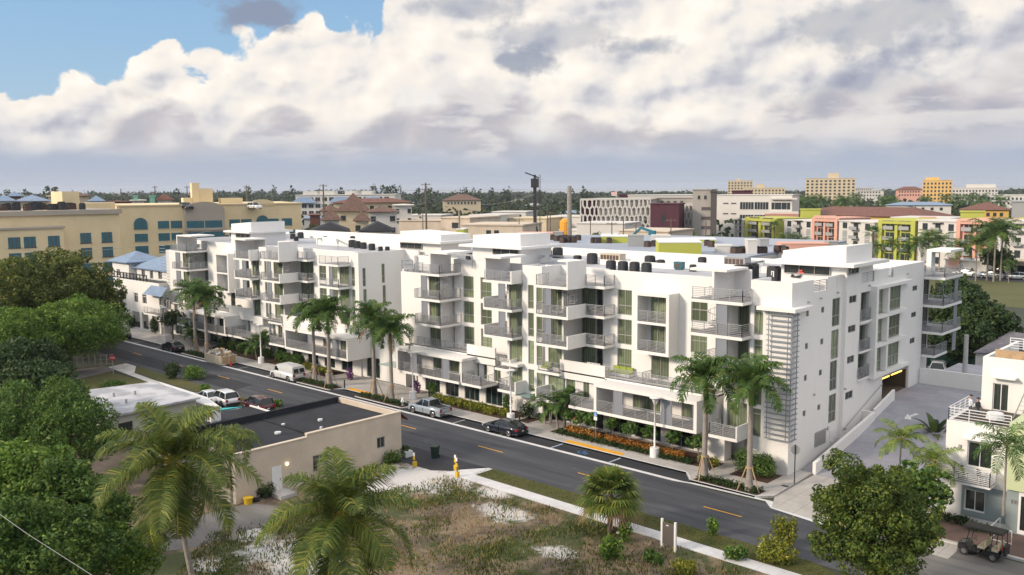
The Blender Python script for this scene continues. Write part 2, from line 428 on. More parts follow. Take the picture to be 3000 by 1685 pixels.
mat('dark_roof', (.02,.022,.03), .95, var=.5, vscale=.35)
mat('plank', (.48,.33,.19), .8, var=.25, vscale=2)
glass_mat('glass_green', (.24,.29,.18), (.11,.135,.08))
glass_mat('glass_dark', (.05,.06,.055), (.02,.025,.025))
leaf_mat('leaf_olive', (.080,.104,.018), (.045,.068,.014), (.14,.13,.025))
leaf_mat('leaf_round', (.062,.098,.016), (.038,.066,.013), (.12,.13,.02), nscale=.9)
leaf_mat('leaf_green', (.045,.10,.02), (.065,.115,.022), (.12,.16,.03))
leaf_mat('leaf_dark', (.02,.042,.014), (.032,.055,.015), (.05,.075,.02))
leaf_mat('leaf_lime', (.09,.16,.02), (.06,.12,.02), (.17,.22,.04))
leaf_mat('leaf_yellow', (.16,.17,.02), (.10,.13,.02), (.25,.22,.03), nscale=2)
leaf_mat('leaf_croton', (.24,.09,.02), (.42,.20,.04), (.42,.30,.05), nscale=2)
leaf_mat('leaf_flower', (.18,.06,.20), (.10,.05,.12), (.25,.12,.28), nscale=3)
leaf_mat('leaf_far', (.022,.038,.018), (.035,.05,.02), (.045,.055,.025), nscale=.08)
leaf_mat('palm_green', (.035,.085,.022), (.055,.11,.022), (.11,.13,.03), nscale=.6)
leaf_mat('palm_olive', (.10,.135,.025), (.06,.095,.022), (.17,.165,.035), nscale=.6)
leaf_mat('palm_light', (.11,.17,.03), (.08,.13,.03), (.17,.19,.04), nscale=.8)
mat('rachis', (.46,.40,.06), .6)
mat('rachis_green', (.12,.17,.05), .6)
mat('crownshaft', (.14,.24,.03), .5, var=.2, vscale=2)
mat('palm_trunk', (.30,.265,.235), .9, var=.22, vscale=2.5, bump=.3, bscale=6)
mat('dead_frond', (.20,.13,.07), .9, var=.3, vscale=3)
# asphalt with wear
def asphalt(name, a, b, sc=.25):
    m = bpy.data.materials.new(name); m.use_nodes = True; t = NT(m.node_tree); p = m.node_tree.nodes['Principled BSDF']
    tc = t.node('ShaderNodeTexCoord').outputs['Object']
    st = t.node('ShaderNodeVectorMath', operation='MULTIPLY'); t.l.new(tc, st.inputs[0]); st.inputs[1].default_value = (.18, 1.0, 1)
    n = t.noise(st.outputs[0], sc*2.2, 5, .6, .5); n2 = t.noise(tc, 14, 3, .6); n3 = t.noise(tc, .55, 5, .7, .8)
    c = t.mix(t.sstep(n, .35, .7), a, b)
    sy = t.node('ShaderNodeSeparateXYZ'); t.l.new(tc, sy.inputs[0]); tk = None
    for y_ in (55.4, 56.9, 59.4, 60.9):
        q = t.sstep(t.m('ABSOLUTE', t.m('SUBTRACT', sy.outputs[1], y_)), .42, .08); tk = q if tk is None else t.m('MAXIMUM', tk, q)
    c = t.mix(t.m('MULTIPLY', t.m('MULTIPLY', tk, n), .55), c, tuple(x*.55 for x in a))
    c = t.mix(t.m('MULTIPLY', t.sstep(n2, .5, .8), .35), c, tuple(x*1.7 for x in b))
    c = t.mix(t.m('MULTIPLY', t.sstep(n3, .60, .72), .30), c, tuple(x*1.9 for x in b))
    t.l.new(c, p.inputs['Base Color']); p.inputs['Roughness'].default_value = .85; p.inputs['Specular IOR Level'].default_value = .3
    bn = t.node('ShaderNodeBump'); bn.inputs['Strength'].default_value = .3; bn.inputs['Distance'].default_value = .02
    t.l.new(t.noise(tc, 40, 2, .6), bn.inputs['Height']); t.l.new(bn.outputs[0], p.inputs['Normal'])
    MATS[name] = m
asphalt('asphalt', (.052,.056,.068), (.085,.088,.10))
asphalt('asphalt_new', (.028,.030,.037), (.042,.044,.051))
asphalt('asphalt_old', (.14,.135,.13), (.20,.19,.185))
# paved slabs with joints
def slabs(name, a, j, sx, sy, b=None):
    m = bpy.data.materials.new(name); m.use_nodes = True; t = NT(m.node_tree); p = m.node_tree.nodes['Principled BSDF']
    tc = t.node('ShaderNodeTexCoord').outputs['Object']; s = t.node('ShaderNodeSeparateXYZ'); t.l.new(tc, s.inputs[0])
    def line(o, w): return t.m('LESS_THAN', t.m('ABSOLUTE', t.m('SUBTRACT', t.m('FRACT', t.m('DIVIDE', o, w)), .5)), .018/w)
    jn = t.m('MAXIMUM', line(s.outputs[0], sx), line(s.outputs[1], sy))
    c = t.mix(t.sstep(t.noise(tc, .45, 5, .65, .4), .35, .68), a, b or tuple(x*.78 for x in a))
    c = t.mix(t.m('MULTIPLY', t.noise(tc, 9, 3, .6), .25), c, tuple(x*.6 for x in a))
    c = t.mix(t.m('MULTIPLY', jn, .8), c, j)
    t.l.new(c, p.inputs['Base Color']); p.inputs['Roughness'].default_value = .9; MATS[name] = m
slabs('sidewalk', (.50,.475,.455), (.20,.18,.17), 1.5, 2.0)
slabs('sidewalk_new', (.66,.66,.68), (.42,.42,.42), 1.6, 9.0)
slabs('brickwalk', (.20,.13,.115), (.10,.07,.06), .22, .11)
slabs('ramp_concrete', (.36,.36,.41), (.27,.27,.31), 40, 40)
# vacant-lot soil: sand, dead grass, green grass, all patches that lie there
def lotmat():
    m = bpy.data.materials.new('lot'); m.use_nodes = True; t = NT(m.node_tree); p = m.node_tree.nodes['Principled BSDF']
    tc = t.node('ShaderNodeTexCoord').outputs['Object']
    n1 = t.noise(tc, .22, 6, .65, .6); n2 = t.noise(tc, .16, 5, .6, .4); n3 = t.noise(tc, 6, 4, .7); n4 = t.noise(tc, 1.1, 5, .7, .5)
    c = t.mix(t.sstep(n1, .40, .56), (.115,.085,.065), (.27,.205,.13))
    c = t.mix(t.sstep(n2, .49, .58), c, (.06,.08,.022))
    c = t.mix(t.m('MULTIPLY', t.sstep(n4, .5, .7), .5), c, (.06,.045,.035))
    sx = t.node('ShaderNodeSeparateXYZ'); t.l.new(tc, sx.inputs[0])
    sand = None
    for (x, y, r) in LOT_SAND:
        dx = t.m('SUBTRACT', sx.outputs[0], x); dy = t.m('SUBTRACT', sx.outputs[1], y)
        d = t.m('DIVIDE', t.m('SQRT', t.m('ADD', t.m('MULTIPLY', dx, dx), t.m('MULTIPLY', t.m('MULTIPLY', dy, dy), 2.2))), r)
        sand = d if sand is None else t.m('MINIMUM', sand, d)
    sm = t.sstep(t.m('ADD', sand, t.m('MULTIPLY', t.m('SUBTRACT', t.noise(tc, 1.0, 6, .75, .6), .5), 2.6)), 1.5, .75)
    c = t.mix(t.m('MULTIPLY', sm, .9), c, (.72,.70,.70))
    c = t.mix(t.m('MULTIPLY', n3, .35), c, (.03,.025,.018))
    t.l.new(c, p.inputs['Base Color']); p.inputs['Roughness'].default_value = .95
    bn = t.node('ShaderNodeBump'); bn.inputs['Strength'].default_value = .8; bn.inputs['Distance'].default_value = .12
    t.l.new(t.noise(tc, 3.0, 5, .7), bn.inputs['Height']); t.l.new(bn.outputs[0], p.inputs['Normal']); MATS['lot'] = m
def _s(x, y): return G(x*1.1646, y*1.1646)
LOT_SAND = [(*_s(1265,1290), 1.9), (*_s(1060,1205), 3.6), (*_s(960,1235), 2.2), (*_s(1400,1390), 1.2), (*_s(740,1400), 3.4), (*_s(620,1345), 1.4), (*_s(1150,1215), 1.5), (*_s(800,1445),2.2), (*_s(1240,1240),1.3), (*_s(520,1420),1.2)]
lotmat()
def turf(name, a, b, c, sc=.5):
    m = bpy.data.materials.new(name); m.use_nodes = True; t = NT(m.node_tree); p = m.node_tree.nodes['Principled BSDF']
    tc = t.node('ShaderNodeTexCoord').outputs['Object']
    q = t.mix(t.sstep(t.noise(tc, sc, 5, .65, .4), .38, .62), a, b)
    q = t.mix(t.m('MULTIPLY', t.sstep(t.noise(tc, sc*4, 5, .7), .5, .75), .7), q, c)
    q = t.mix(t.m('MULTIPLY', t.noise(tc, 12, 3, .7), .4), q, tuple(x*.4 for x in a))
    t.l.new(q, p.inputs['Base Color']); p.inputs['Roughness'].default_value = .95; MATS[name] = m
turf('turf', (.065,.075,.016), (.09,.085,.022), (.16,.115,.045))
turf('field', (.085,.095,.022), (.11,.11,.035), (.14,.12,.05), .05)
turf('town', (.05,.06,.035), (.04,.05,.03), (.13,.125,.11), .02)
turf('dirt', (.075,.055,.042), (.12,.095,.075), (.05,.05,.03), .4)

def sheet(name, pts, z, m, kind='structure', th=0.0):
    b = MB()
    if th: b.prism(pts, z-th, z)
    else: b.poly([(x, y, z) for x, y in pts])
    return tag(b.build(name, m, fix=True), kind=kind)
def strip(name, x0, x1, y0, y1, z, m, th=0.0): return sheet(name, [(x0,y0),(x1,y0),(x1,y1),(x0,y1)], z, m, th=th)
sheet('ground', [(-9000,-300),(2500,-300),(2500,7500),(-9000,7500)], -.03, 'town')
mat('sea', (.20,.24,.29), .25)
# the sea lies beyond the far shore line (seen from 24 m up its edge is about nine kilometres away)
def at_az(px, dist):
    d = ray(px, 549-(px-1500)*.0084); h = math.hypot(d[0], d[1]); return (d[0]/h*dist, d[1]/h*dist)
sheet('sea', [at_az(700, 2600), at_az(1500, 2300), at_az(3300, 1500), at_az(3300, 9500), at_az(2200, 9300), at_az(1200, 9300), at_az(700, 9400)], .02, 'sea')
XL, XR = -260, 60
strip('street', XL, XR, 53.9, 61.95, .0, 'asphalt')
sheet('street_patch', [(-230,55.0),(-98.4,55.0),(-99.6,58.25),(-230,58.25)], .004, 'asphalt_new')
strip('parking_lane', -172, -38.9, 62.25, 64.1, .004, 'asphalt_new')
sheet('gutter_strip', [(-230,61.8),(-40,61.8),(-38.6,62.1),(-32,62.4),(-31,61.3),(-24,60.2),(-24,60.5),(-30.4,61.9),(-31.6,62.75),(-38.4,62.45),(-39.2,62.25),(-230,62.25)], .010, 'concrete_new')
# pavement in front of the apartments: one raised slab whose kerb steps round the planted bump-outs
def pave(name, pts, z, m): return sheet(name, pts, z, m, th=.5)
bump = [(-127.5,-118.6),(-97.2,-88.6),(-85.2,-75.0)]
pts = [(-230, 70.0), (-230, 64.1)]
for a, b in bump: pts += [(a, 64.1), (a+1.0, 62.4), (b-1.0, 62.4), (b, 64.1)]
pts += [(-40.2,64.1),(-38.9,62.6),(-33.0,62.6),(-31.9,63.7),(-32.2,71.0),(-33.3,71.0),(-33.3,70.0)]
pave('pavement', pts, .14, 'sidewalk')
# kerb lines
k = MB()
def kerb(p, q, w=.15, z0=-.02, z1=.155):
    a = Vector((p[0], p[1], 0)); b = Vector((q[0], q[1], 0)); n = Vector((-(b-a).y, (b-a).x, 0)).normalized()*w
    k.prism([(a.x,a.y),(b.x,b.y),(b.x+n.x,b.y+n.y),(a.x+n.x,a.y+n.y)], z0, z1)
for p, q in zip(pts[1:-4], pts[2:-3]): kerb(p, q)
tag(k.build('kerb', 'concrete_new', fix=True), kind='structure')
# driveway apron and ramp beside the right wing
sheet('driveway', [(-31.9,63.7),(-31.0,61.5),(-18,60.3),(-18,62),(-20,71.2),(-32.05,71.2)], .02, 'sidewalk')
b = MB(); rampz = [(71.2,.03),(80,1.5),(88.0,3.22),(112,3.3)]
for (ya, za), (yb, zb) in zip(rampz[:-1], rampz[1:]):
    b.poly([(-33.25,ya,za),(-21.8,ya,za),(-21.8,yb,zb),(-33.25,yb,zb)]); b.poly([(-21.8,ya,za),(-21.8,ya,-.1),(-21.8,yb,-.1),(-21.8,yb,zb)])
tag(b.build('ramp', 'ramp_concrete', fix=True), kind='structure')
# direction arrow painted on the ramp
x0, y0 = -29.7, 85.4
def rz(y): return 1.5+(y-80)*1.72/8+.012
b = MB(); ar = [(0,0),(.75,.0),(.45,.35),(.95,.95),(.55,1.0),(.2,.5),(-.1,.75)]
b.poly([(x0+u*.9, y0+v*1.5-.6, rz(y0+v*1.5-.6)) for u, v in ar]); tag(b.build('ramp_arrow', 'white_line'), kind='structure')
# near side of the street
sheet('verge', [(-53.7,51.9),(-53.9,53.95),(-24.2,53.95),(-22,53.0),(-22,51.7)], .06, 'turf', th=.2)
sheet('footpath', [(-55.6,50.6),(-55.2,51.9),(-53.7,53.9),(-53.2,53.9),(-53.2,51.8),(-20,51.55),(-20,50.3),(-53,50.5)], .075, 'sidewalk_new', th=.2)
sheet('vacant_lot', [(-62,8),(-10,8),(-19,30),(-19,50.35),(-53,50.45),(-56,51.6),(-61.7,50.0),(-61.9,34.5),(-78,30),(-90,8)], .03, 'lot')
sheet('gravel_drive', [G(*p) for p in ((385,1560),(400,1625),(560,1608),(700,1562),(818,1530),(813,1485),(740,1476),(640,1498),(520,1528))], .05, 'asphalt_old')
sheet('shop_yard', [(-61.9,50.0),(-57.0,50.2),(-54.6,52.0),(-54.2,53.92),(-63.5,53.92),(-63.5,50.0)], .036, 'asphalt_new')
sheet('side_path', [(-125.6,53.8),(-124.9,50.9),(-112.2,50.25),(-96,49.9),(-96,51.2),(-112,51.3),(-118,51.6),(-122.4,53.8)], .05, 'concrete')
sheet('left_verge', [(-122.4,53.92),(-118,51.7),(-96,51.3),(-84,51.3),(-84,53.92)], .045, 'turf')
sheet('left_lawn', [(-121.6,49.6),(-118.6,43.5),(-97.5,36.5),(-96,49.8),(-112,50.2)], .04, 'turf')
sheet('left_lane', [(-126,51.0),(-121.8,50.6),(-118.9,43),(-110,22),(-130,22)], .03, 'asphalt_old')
sheet('garden_dirt', [(-112,20),(-62,20),(-62,34.4),(-100,36),(-118,42)], .02, 'dirt')
sheet('forecourt', [(-96,44.2),(-62.5,44.2),(-62.5,53.9),(-96,53.9)], .025, 'asphalt')
# right foreground lane with the golf cart
sheet('cross_lane', [(-20,20),(0,20),(-4,62.8),(-19.8,62.8),(-22.3,57.5),(-19.5,50)], .012, 'asphalt_old')
sheet('brick_path', [(-20.6,63.4),(-2,63.4),(-2,67.6),(-20.6,67.6)], .12, 'brickwalk', th=.3)
strip('path_kerb', -20.4, -2, 63.1, 63.4, .14, 'concrete', th=.3)
sheet('garden_bed', [(-21.6,67.7),(-14.5,67.6),(-14.5,70),(-21.6,72)], .16, 'mulch')
# lane marks
b = MB()
def dash(x0, x1, y=58.2, w=.12): b.box(x0, x1, y-w/2, y+w/2, .008, .012)
for a, c in ((-34.9,-31.7),(-47.2,-44.0),(-59.3,-56.1),(-71.4,-68.3),(-83.6,-80.5),(-95.9,-92.7),(-108.1,-105.1),(-120.5,-117.6),(-133.2,-130.3),(-146,-143)): dash(a, c)
tag(b.build('lane_marks', 'yellow_paint'), kind='structure')
b = MB()
for x in (-47.0,-53.8): b.box(x-.05, x+.05, 62.3, 64.0, .008, .012, 0); b.box(x+.06, x+.13, 62.3, 64.0, .008, .012, 1)
for x in (-60.5,-67.2,-103,-110.2,-135,-142): b.box(x-.05, x+.05, 62.3, 64.0, .008, .012, 0)
# wheelchair stencil in the blue bay
cx, cy = -50.6, 63.1
for i in range(9):
    a0, a1 = R_(150+i*26), R_(150+(i+1)*26)
    b.poly([(cx+math.cos(a)*r, cy+math.sin(a)*r*.75, .012) for a, r in ((a0,.55),(a1,.55),(a1,.44),(a0,.44))], 1)
b.box(cx-.1, cx+.0, cy, cy+.62, .008, .013, 1); b.box(cx-.1, cx+.55, cy-.02, cy+.08, .009, .014, 1); b.box(cx+.45, cx+.55, cy-.4, cy-.03, .009, .014, 1)
tag(b.build('bay_marks', ['white_line','blue_paint']), kind='structure')
# detectable warning strips of the kerb ramps
for i, (xa, xb) in enumerate(((-53.9,-47.2),(-88.2,-81.9))):
    b = MB(); b.box(xa, xb, 64.25, 65.05, .141, .148); tag(b.build('warning_strip', 'yellow_paint'), kind='structure')
# rail cutting field, road and lots far behind on the right
sheet('grass_field', [(-78,195),(-20,195),(-20,247),(-78.5,245)], .02, 'field')
sheet('far_road', [(-200,262),(-80,247.5),(-20,247.5),(-20,268),(-70,266),(-200,285)], .01, 'asphalt')
sheet('yard', [(-32,99),(10,99),(10,150),(-36,160),(-60,150),(-60,116),(-32,116)], .0, 'dirt')

# ============================================================ the white apartment buildings
UZ = [14.3, 11.35, 8.4, 5.5, 2.72]        # slab undersides, top to bottom
ROWS = [(11.72,14.2),(8.78,11.28),(5.86,8.34)]
mat('interior', (.10,.10,.09), .9)
def X(px, Y, py=900): return WY(px, py, Y)[0]
ZF = 2.7827
def c3(x): return 1130+x/ZF
def c4(x): return 1500+x/ZF
def c2(x): return 480+x/ZF
def cC(x): return 1500+x/5.42
def cF(x): return 1150+x/5.42
def cG(x): return 780+x/5.42
def cE(x): return 480+x/5.42
def screen(parent, x0, x1, y, z0, z1):
    b = MB(); b.box(x0, x1, y, y+.03, z0, z1)
    n = int((z1-z0)/.16)
    for i in range(n): z = z0+.05+i*.16; b.box(x0+.03, x1-.03, y-.05, y-.002, z, z+.07)
    b.box(x0-.03, x0+.03, y-.055, y+.04, z0, z1); b.box(x1-.03, x1+.03, y-.055, y+.04, z0, z1)
    return b.build('privacy_screen', 'screen', parent)
def spiral(parent, cx, cy, z0, z1, r=.95, a0=0, turn=1.25):
    b = MB(); n = 15; b.cyl((cx, cy), .05, z0, z1+1.0, 8); prev = None
    for i in range(n):
        a = a0+turn*2*math.pi*i/n; a2 = a+.40; z = z0+(z1-z0)*(i+1)/n
        p = [(cx,cy,z),(cx+math.cos(a)*r,cy+math.sin(a)*r,z),(cx+math.cos(a2)*r,cy+math.sin(a2)*r,z)]
        b.poly(p); b.poly([(q[0],q[1],q[2]-.05) for q in reversed(p)]); b.poly([p[1],(p[1][0],p[1][1],z-.05),(p[2][0],p[2][1],z-.05),p[2]])
        b.poly([p[0],(cx,cy,z-.05),(p[1][0],p[1][1],z-.05),p[1]])
        q = (cx+math.cos(a)*r, cy+math.sin(a)*r, z); b.bar(q, (q[0],q[1],z+.95), .025)
        t = (q[0],q[1],z+.95)
        if prev: b.bar(prev, t, .04); 
        prev = t
    return b.build('spiral_staircase', 'rail', parent)


# ---------------------------------------------------------------- right building
YW, YT = 71.5, 68.9
A1 = empty('apartment_building', (-57, 80, 0), label='long white modern apartment block nearest the camera, with the louvred corner and ramp wing', cat='apartment building', group='white apartment blocks on the street')
W_ = MB()
XE = -33.4                                  # east wall plane
xl = X(cF(285), 71.2)                       # left end of the block
# tower at the corner (front at YT)
xt = -37.1
tw = [(X(cC(0)+ (810)/5.42+560, YT), X(cC(0)+(960)/5.42+560, YT))]
twx = (X(2060+815/5.42, YT), X(2060+958/5.42, YT))
rowsT = [(11.75,14.2),(8.72,11.35),(5.7,8.4),(2.95,5.4)]
wall(W_, 'y', YT, xt, XE, 0, 16.35, [(twx[0], twx[1], a, b) for a, b in rowsT])
for i, (a, b) in enumerate(rowsT): window(A1, 'y', YT, twx[0], twx[1], a, b, 0 if i else 1, (.8,), rec=.12)
W_.box(xt, xt+.2, YT+.25, YW+.6, 0, 16.35)
# main upper wall at YW from the corner stack to the left stack
cols = []
def colw(pa, pb, Y, nv, tr, rows=ROWS, g='glass_green'):
    xa, xb = X(pa, Y), X(pb, Y)
    for a, b in rows: cols.append((Y, xa, xb, a, b, nv, tr, g))
colw(cC(1675), cC(1903), YW, 1, (.37,))                      # F2
colw(cF(1125), cF(1292), YW, 1, (.37,))
colw(cF(1400), cF(1575), YW, 1, (.37,))
colw(cC(255), cC(345), 69.0, 0, (.32,), ROWS+[(2.9,5.3)])
colw(cC(387), cC(475), 69.0, 0, (.32,), ROWS+[(2.9,5.3)])
# door sets behind the balconies (x0px, x1px, Y, rows, nv)
YD = 72.3
colw(cC(625), cC(803), 69.3, 1, (), [(11.64,14.1),(8.7,11.2)])
colw(cC(575), cC(803), 69.3, 1, (), [(5.8,8.25),(3.02,5.4)])
colw(cC(1105), cC(1330), YD, 1, (), [(11.64,14.15),(8.7,11.25),(5.8,8.3)])
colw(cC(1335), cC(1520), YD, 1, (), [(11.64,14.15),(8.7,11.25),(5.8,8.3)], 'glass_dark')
colw(cF(585), cF(765), 69.8, 1, (), [(11.64,14.1),(8.7,11.25),(5.8,8.3)])
colw(cF(968), cF(1055), YD, 0, (), [(11.64,14.15),(8.7,11.25),(5.8,8.3)])
colw(cF(1850), cF(2055), 69.3, 1, (), [(11.64,14.1),(8.7,11.2),(5.8,8.25),(3.02,5.4)])
# corner stack doors and window behind the spiral stair
colw(2060+405/5.42, 2060+733/5.42, 69.9, 1, (), [(11.64,14.1),(8.7,11.25),(5.8,8.25),(3.02,5.4)])
colw(1980+245/5.42, 1980+505/5.42, YW, 1, (.5,), [(11.8,14.1),(8.9,11.2),(6.0,8.2)])
# below the box frame
colw(c4(1140), c4(1285), YW, 1, (), [(5.86,8.3)])
def holes(Y, extra=()): return [(a, b, c, d) for (y, a, b, c, d, *_r) in cols if abs(y-Y) < .02]+list(extra)
xa3 = X(cC(1525), YD)                        # right side of stack 3 recess
xA3 = X(cC(803), 69.3)+.12                   # beige return wall
xk3l = X(cC(375), 69.0)
x2r = X(cF(2070), 69.0); x2d = X(cF(1840), 69.3)
x1r = X(cF(1062), YD); xA1 = X(cF(768), 69.8)+.12
xcs = X(2060+385/5.42, 69.9)
# YW walls
wall(W_, 'y', YW, xa3, xt, 5.6, 16.05, holes(YW))
wall(W_, 'y', YD, xA3, xa3, 5.6, 16.05, holes(YD))
W_.box(xa3-.2, xa3, YW+.25, YD, 5.6, 16.05)
W_.box(xA3-.22, xA3, 69.3, YD, 5.6, 14.3); 
wall(W_, 'y', 69.3, X(cC(476), 69.3), xA3-.22, 2.8, 14.3, holes(69.3))
wall(W_, 'y', 69.0, x2r, X(cC(476), 69.0), 0, 16.2, holes(69.0))
W_.box(x2r, x2r+.2, 69.25, YW, 0, 16.2); W_.box(X(cC(476), 69.0)-.2, X(cC(476), 69.0), 69.25, YD, 14.3, 16.2)
wall(W_, 'y', 69.3, x2d, x2r, 2.8, 14.3, [h for h in holes(69.3) if h[0] < x2r])
W_.box(x2d-.2, x2d, 69.3, YW, 2.8, 14.3)
wall(W_, 'y', YW, x1r, x2d, 5.6, 16.05, holes(YW))
wall(W_, 'y', YD, xA1, x1r, 5.6, 16.05, holes(YD))
W_.box(x1r-.2, x1r, YW+.25, YD, 5.6, 16.05)
W_.box(xA1-.22, xA1, 69.8, YD, 5.6, 14.3)
wall(W_, 'y', 69.8, xl, xA1-.22, 5.6, 14.3, holes(69.8))
W_.box(xl, xl+.2, 70.05, 100, 0, 14.6); W_.box(xl, xl+.2, 71.8, 100, 14.6, 16.1); wall(W_, 'y', 72.3, xl, x1r, 14.3, 16.1)
wall(W_, 'y', 72.0, X(cC(476), 69.0), xA3, 14.3, 16.1)
wall(W_, 'y', 69.9, xcs, xt, 2.8, 14.3, [h for h in holes(69.9)])
W_.box(xcs-.2, xcs, 69.9, YW, 2.8, 14.3)
for (Y, xa, xb, a, b, nv, tr, g) in cols: window(A1, 'y', Y, xa, xb, a, b, nv, tr, g=g, rec=.14)
W_.box(-41.0, xt, YW-.02+.02, YW+.2, 0, 5.6)
# east wing
EW = [(71.55,72.1,13.25,13.78),(74.5,75.1,13.25,13.78),(71.55,72.1,10.45,10.99),(74.5,75.1,10.45,10.99),(71.5,72.05,7.72,8.25),(74.4,75.0,7.72,8.25),(71.45,72.0,4.65,5.17),(74.3,74.9,4.65,5.17),
      (76.75,78.35,11.75,14.28),(76.7,78.28,8.8,11.44),(76.65,78.15,5.95,8.65),(76.6,78.15,3.02,5.6)]
wall(W_, 'x', XE, YT+.25, 78.85, 0, 15.2, EW)
wall(W_, 'x', XE, YT+.25, 78.85, 15.2, 16.3, [(72.85,75.65,15.2,16.4),(77.45,77.6,15.2,16.1)])
for h in EW[:8]: window(A1, 'x', XE, *h, nv=0, rec=.08, g='glass_green', fw=.06)
for h in EW[8:]: window(A1, 'x', XE, *h, nv=1, tr=(.37,), rec=.1)
q = MB(); rail_mb(q, [(XE-.1,72.9),(XE-.1,75.6)], 15.2, .95, 7); q.build('parapet_railing', 'rail', A1)
X2 = -33.05
P2 = [(79.5,81.1,13.6,14.28),(79.45,81.1,10.9,11.55),(79.45,81.0,8.05,8.73),(79.3,80.95,4.72,5.45),(95.25,96.65,13.3,13.85),(95.2,96.6,10.55,11.1),(95.1,96.5,7.8,8.4)]
BC = [(82.1,84.9,11.7,14.35),(82.0,84.9,9.0-.1,11.3),(81.9,84.8,6.3,8.7)]
GO = (88.0,95.1,0,5.66)
BAYH = (85.6,92.0,6.2,14.5)
wall(W_, 'x', X2, 78.85, 98.5, 0, 15.2, P2+BC+[GO, BAYH])
wall(W_, 'x', X2, 78.85, 98.5, 15.2, 16.2, [(82.1,85.1,15.2,16.4),(88.6,89.9,15.2,16.2)])
W_.box(X2-.6, X2-.25, 78.85, 79.0, 0, 16.3)
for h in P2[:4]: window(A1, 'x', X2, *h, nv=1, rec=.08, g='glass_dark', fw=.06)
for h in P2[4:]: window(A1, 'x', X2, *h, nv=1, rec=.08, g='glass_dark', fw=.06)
for h in BC: window(A1, 'x', X2, *h, nv=1, rec=.9)
for h in BC:
    b = MB(); b.box(X2-1.0, X2+.18, h[0]-.1, 85.2, h[2]-.22, h[2]-.001, 0, top=1); b.box(X2-.9, X2-.26, 84.9, 85.1, h[2], h[3]); b.box(X2-.9, X2-.26, h[0]-.1, h[0]-.001, h[2], h[3])
    o = b.build('balcony', ['stucco','deck'], A1); q = MB(); rail_mb(q, [(X2+.1,h[0]-.05),(X2+.1,85.15)], h[2], 1.05, 8, sp=.95); q.build('railing', 'rail', o)
q = MB(); rail_mb(q, [(X2-.1,82.15),(X2-.1,85.05)], 15.2, .95, 7); q.build('parapet_railing', 'rail', A1)
q = MB(); rail_mb(q, [(X2-.1,88.65),(X2-.1,89.85)], 15.2, .95, 7); q.build('parapet_railing', 'rail', A1)
# projecting bay frame on the east wall
XB = -32.45
b = MB()
b.box(X2-.2, XB, 84.35, 84.85, 5.95, 14.75); b.box(X2-.2, XB, 92.3, 93.6, 14.45, 14.75); b.box(X2-.2, XB, 84.85, 93.6, 5.95, 6.25); b.box(X2-.2, XB, 84.85, 92.3, 14.45, 14.75)
b.box(X2-.2, XB-.05, 84.85, 92.6, 8.85, 9.15); b.box(X2-.2, XB-.05, 84.85, 92.6, 11.6, 11.9)
b.box(X2-.5, X2-.25, 84.5, 93, 6.0, 14.6)
bay = b.build('bay_frame', 'stucco', A1)
for z0, z1 in ((6.3,8.8),(9.2,11.55),(11.95,14.4)):
    window(A1, 'x', X2-.05, 85.5, 87.4, z0, z1, nv=1, tr=(.4,), rec=.02); window(A1, 'x', X2-.05, 89.2, 92.0, z0, z1, nv=2, tr=(.4,), rec=.02)
    b = MB(); b.box(X2-.05, X2+.02, 87.9, 89.15, z0, z1)
    for i in range(int((z1-z0)/.2)): b.box(X2+.022, X2+.07, 87.95, 89.1, z0+.06+i*.2, z0+.14+i*.2)
    b.build('privacy_screen', 'screen', A1)
    W_.box(X2-.1, XB-.1, 87.45, 87.85, z0, z1)
# garage mouth
b = MB(); b.box(X2-12, X2-.3, 87.8, 95.4, 3.15, 3.24); b.box(X2-12, X2-11.8, 87.8, 95.4, 3.2, 5.7); b.box(X2-12, X2-.3, 87.6, 87.9, 3.2, 5.7); b.box(X2-12, X2-.3, 95.2, 95.4, 3.2, 5.7); b.box(X2-12, X2-.3, 87.6, 95.4, 5.72, 5.8)
g = b.build('garage', mat('garage_dark', (.11,.09,.075), .9), A1)
mat('tube_light', (1,.6,.1), .5, emis=(1,.55,.08,2.6))
for y0, y1 in ((89.0,91.2),(91.9,94.6)):
    b = MB(); b.box(X2-.62, X2-.5, y0, y1, 4.98, 5.08); b.build('tube_lamp', 'tube_light', g)
b = MB(); b.box(X2-.35, X2-.28, 88.0, 95.1, 5.25, 5.66); b.box(X2-.3, X2-.2, 87.9, 88.05, 3.2, 5.7); b.box(X2-.3, X2-.2, 95.05, 95.2, 3.2, 5.7); b.build('door_track', 'frame_grey', g)
# end balconies of the east wing
for i, (zu, ya, yb, xx) in enumerate(((14.3,98.5,104.5,-31.0),(11.35,98.5,104.5,-31.0),(8.5,98.5,104.5,-31.0),(6.0,98.5,102.6,-31.7))):
    balcony(A1, X2-2.2, xx, 98.6, yb, zu, [[(X2+.0,98.7),(xx-.08,98.7),(xx-.08,yb-.08)]])
for z0, z1 in ((11.7,14.2),(8.8,11.3),(6.3,8.4)):
    b = MB(); b.box(X2-2.1, X2-.9, 98.65, 103, z0, z1); b.build('end_wall', 'stucco', A1)
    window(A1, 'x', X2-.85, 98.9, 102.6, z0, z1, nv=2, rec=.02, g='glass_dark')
    b = MB(); b.box(X2+1.6, X2+1.66, 103.2, 104.3, z0-.1, z1+.1); b.build('privacy_screen', 'screen', A1)
spiral(A1, X2+1.0, 101.6, 11.65, 14.58, .8)
b = MB(); b.box(X2-.4, X2+.1, 100.2, 101.4, 14.6, 17.1); b.box(X2-.4, XB+1.4, 100.2, 104.6, 17.1, 17.35); b.build('roof_canopy', 'stucco', A1)
W_.box(X2-16, X2-.3, 98.25, 98.5, 0, 16.2)
W_.box(X2-12, X2-.9, 98.5, 103, 0, 5.9)
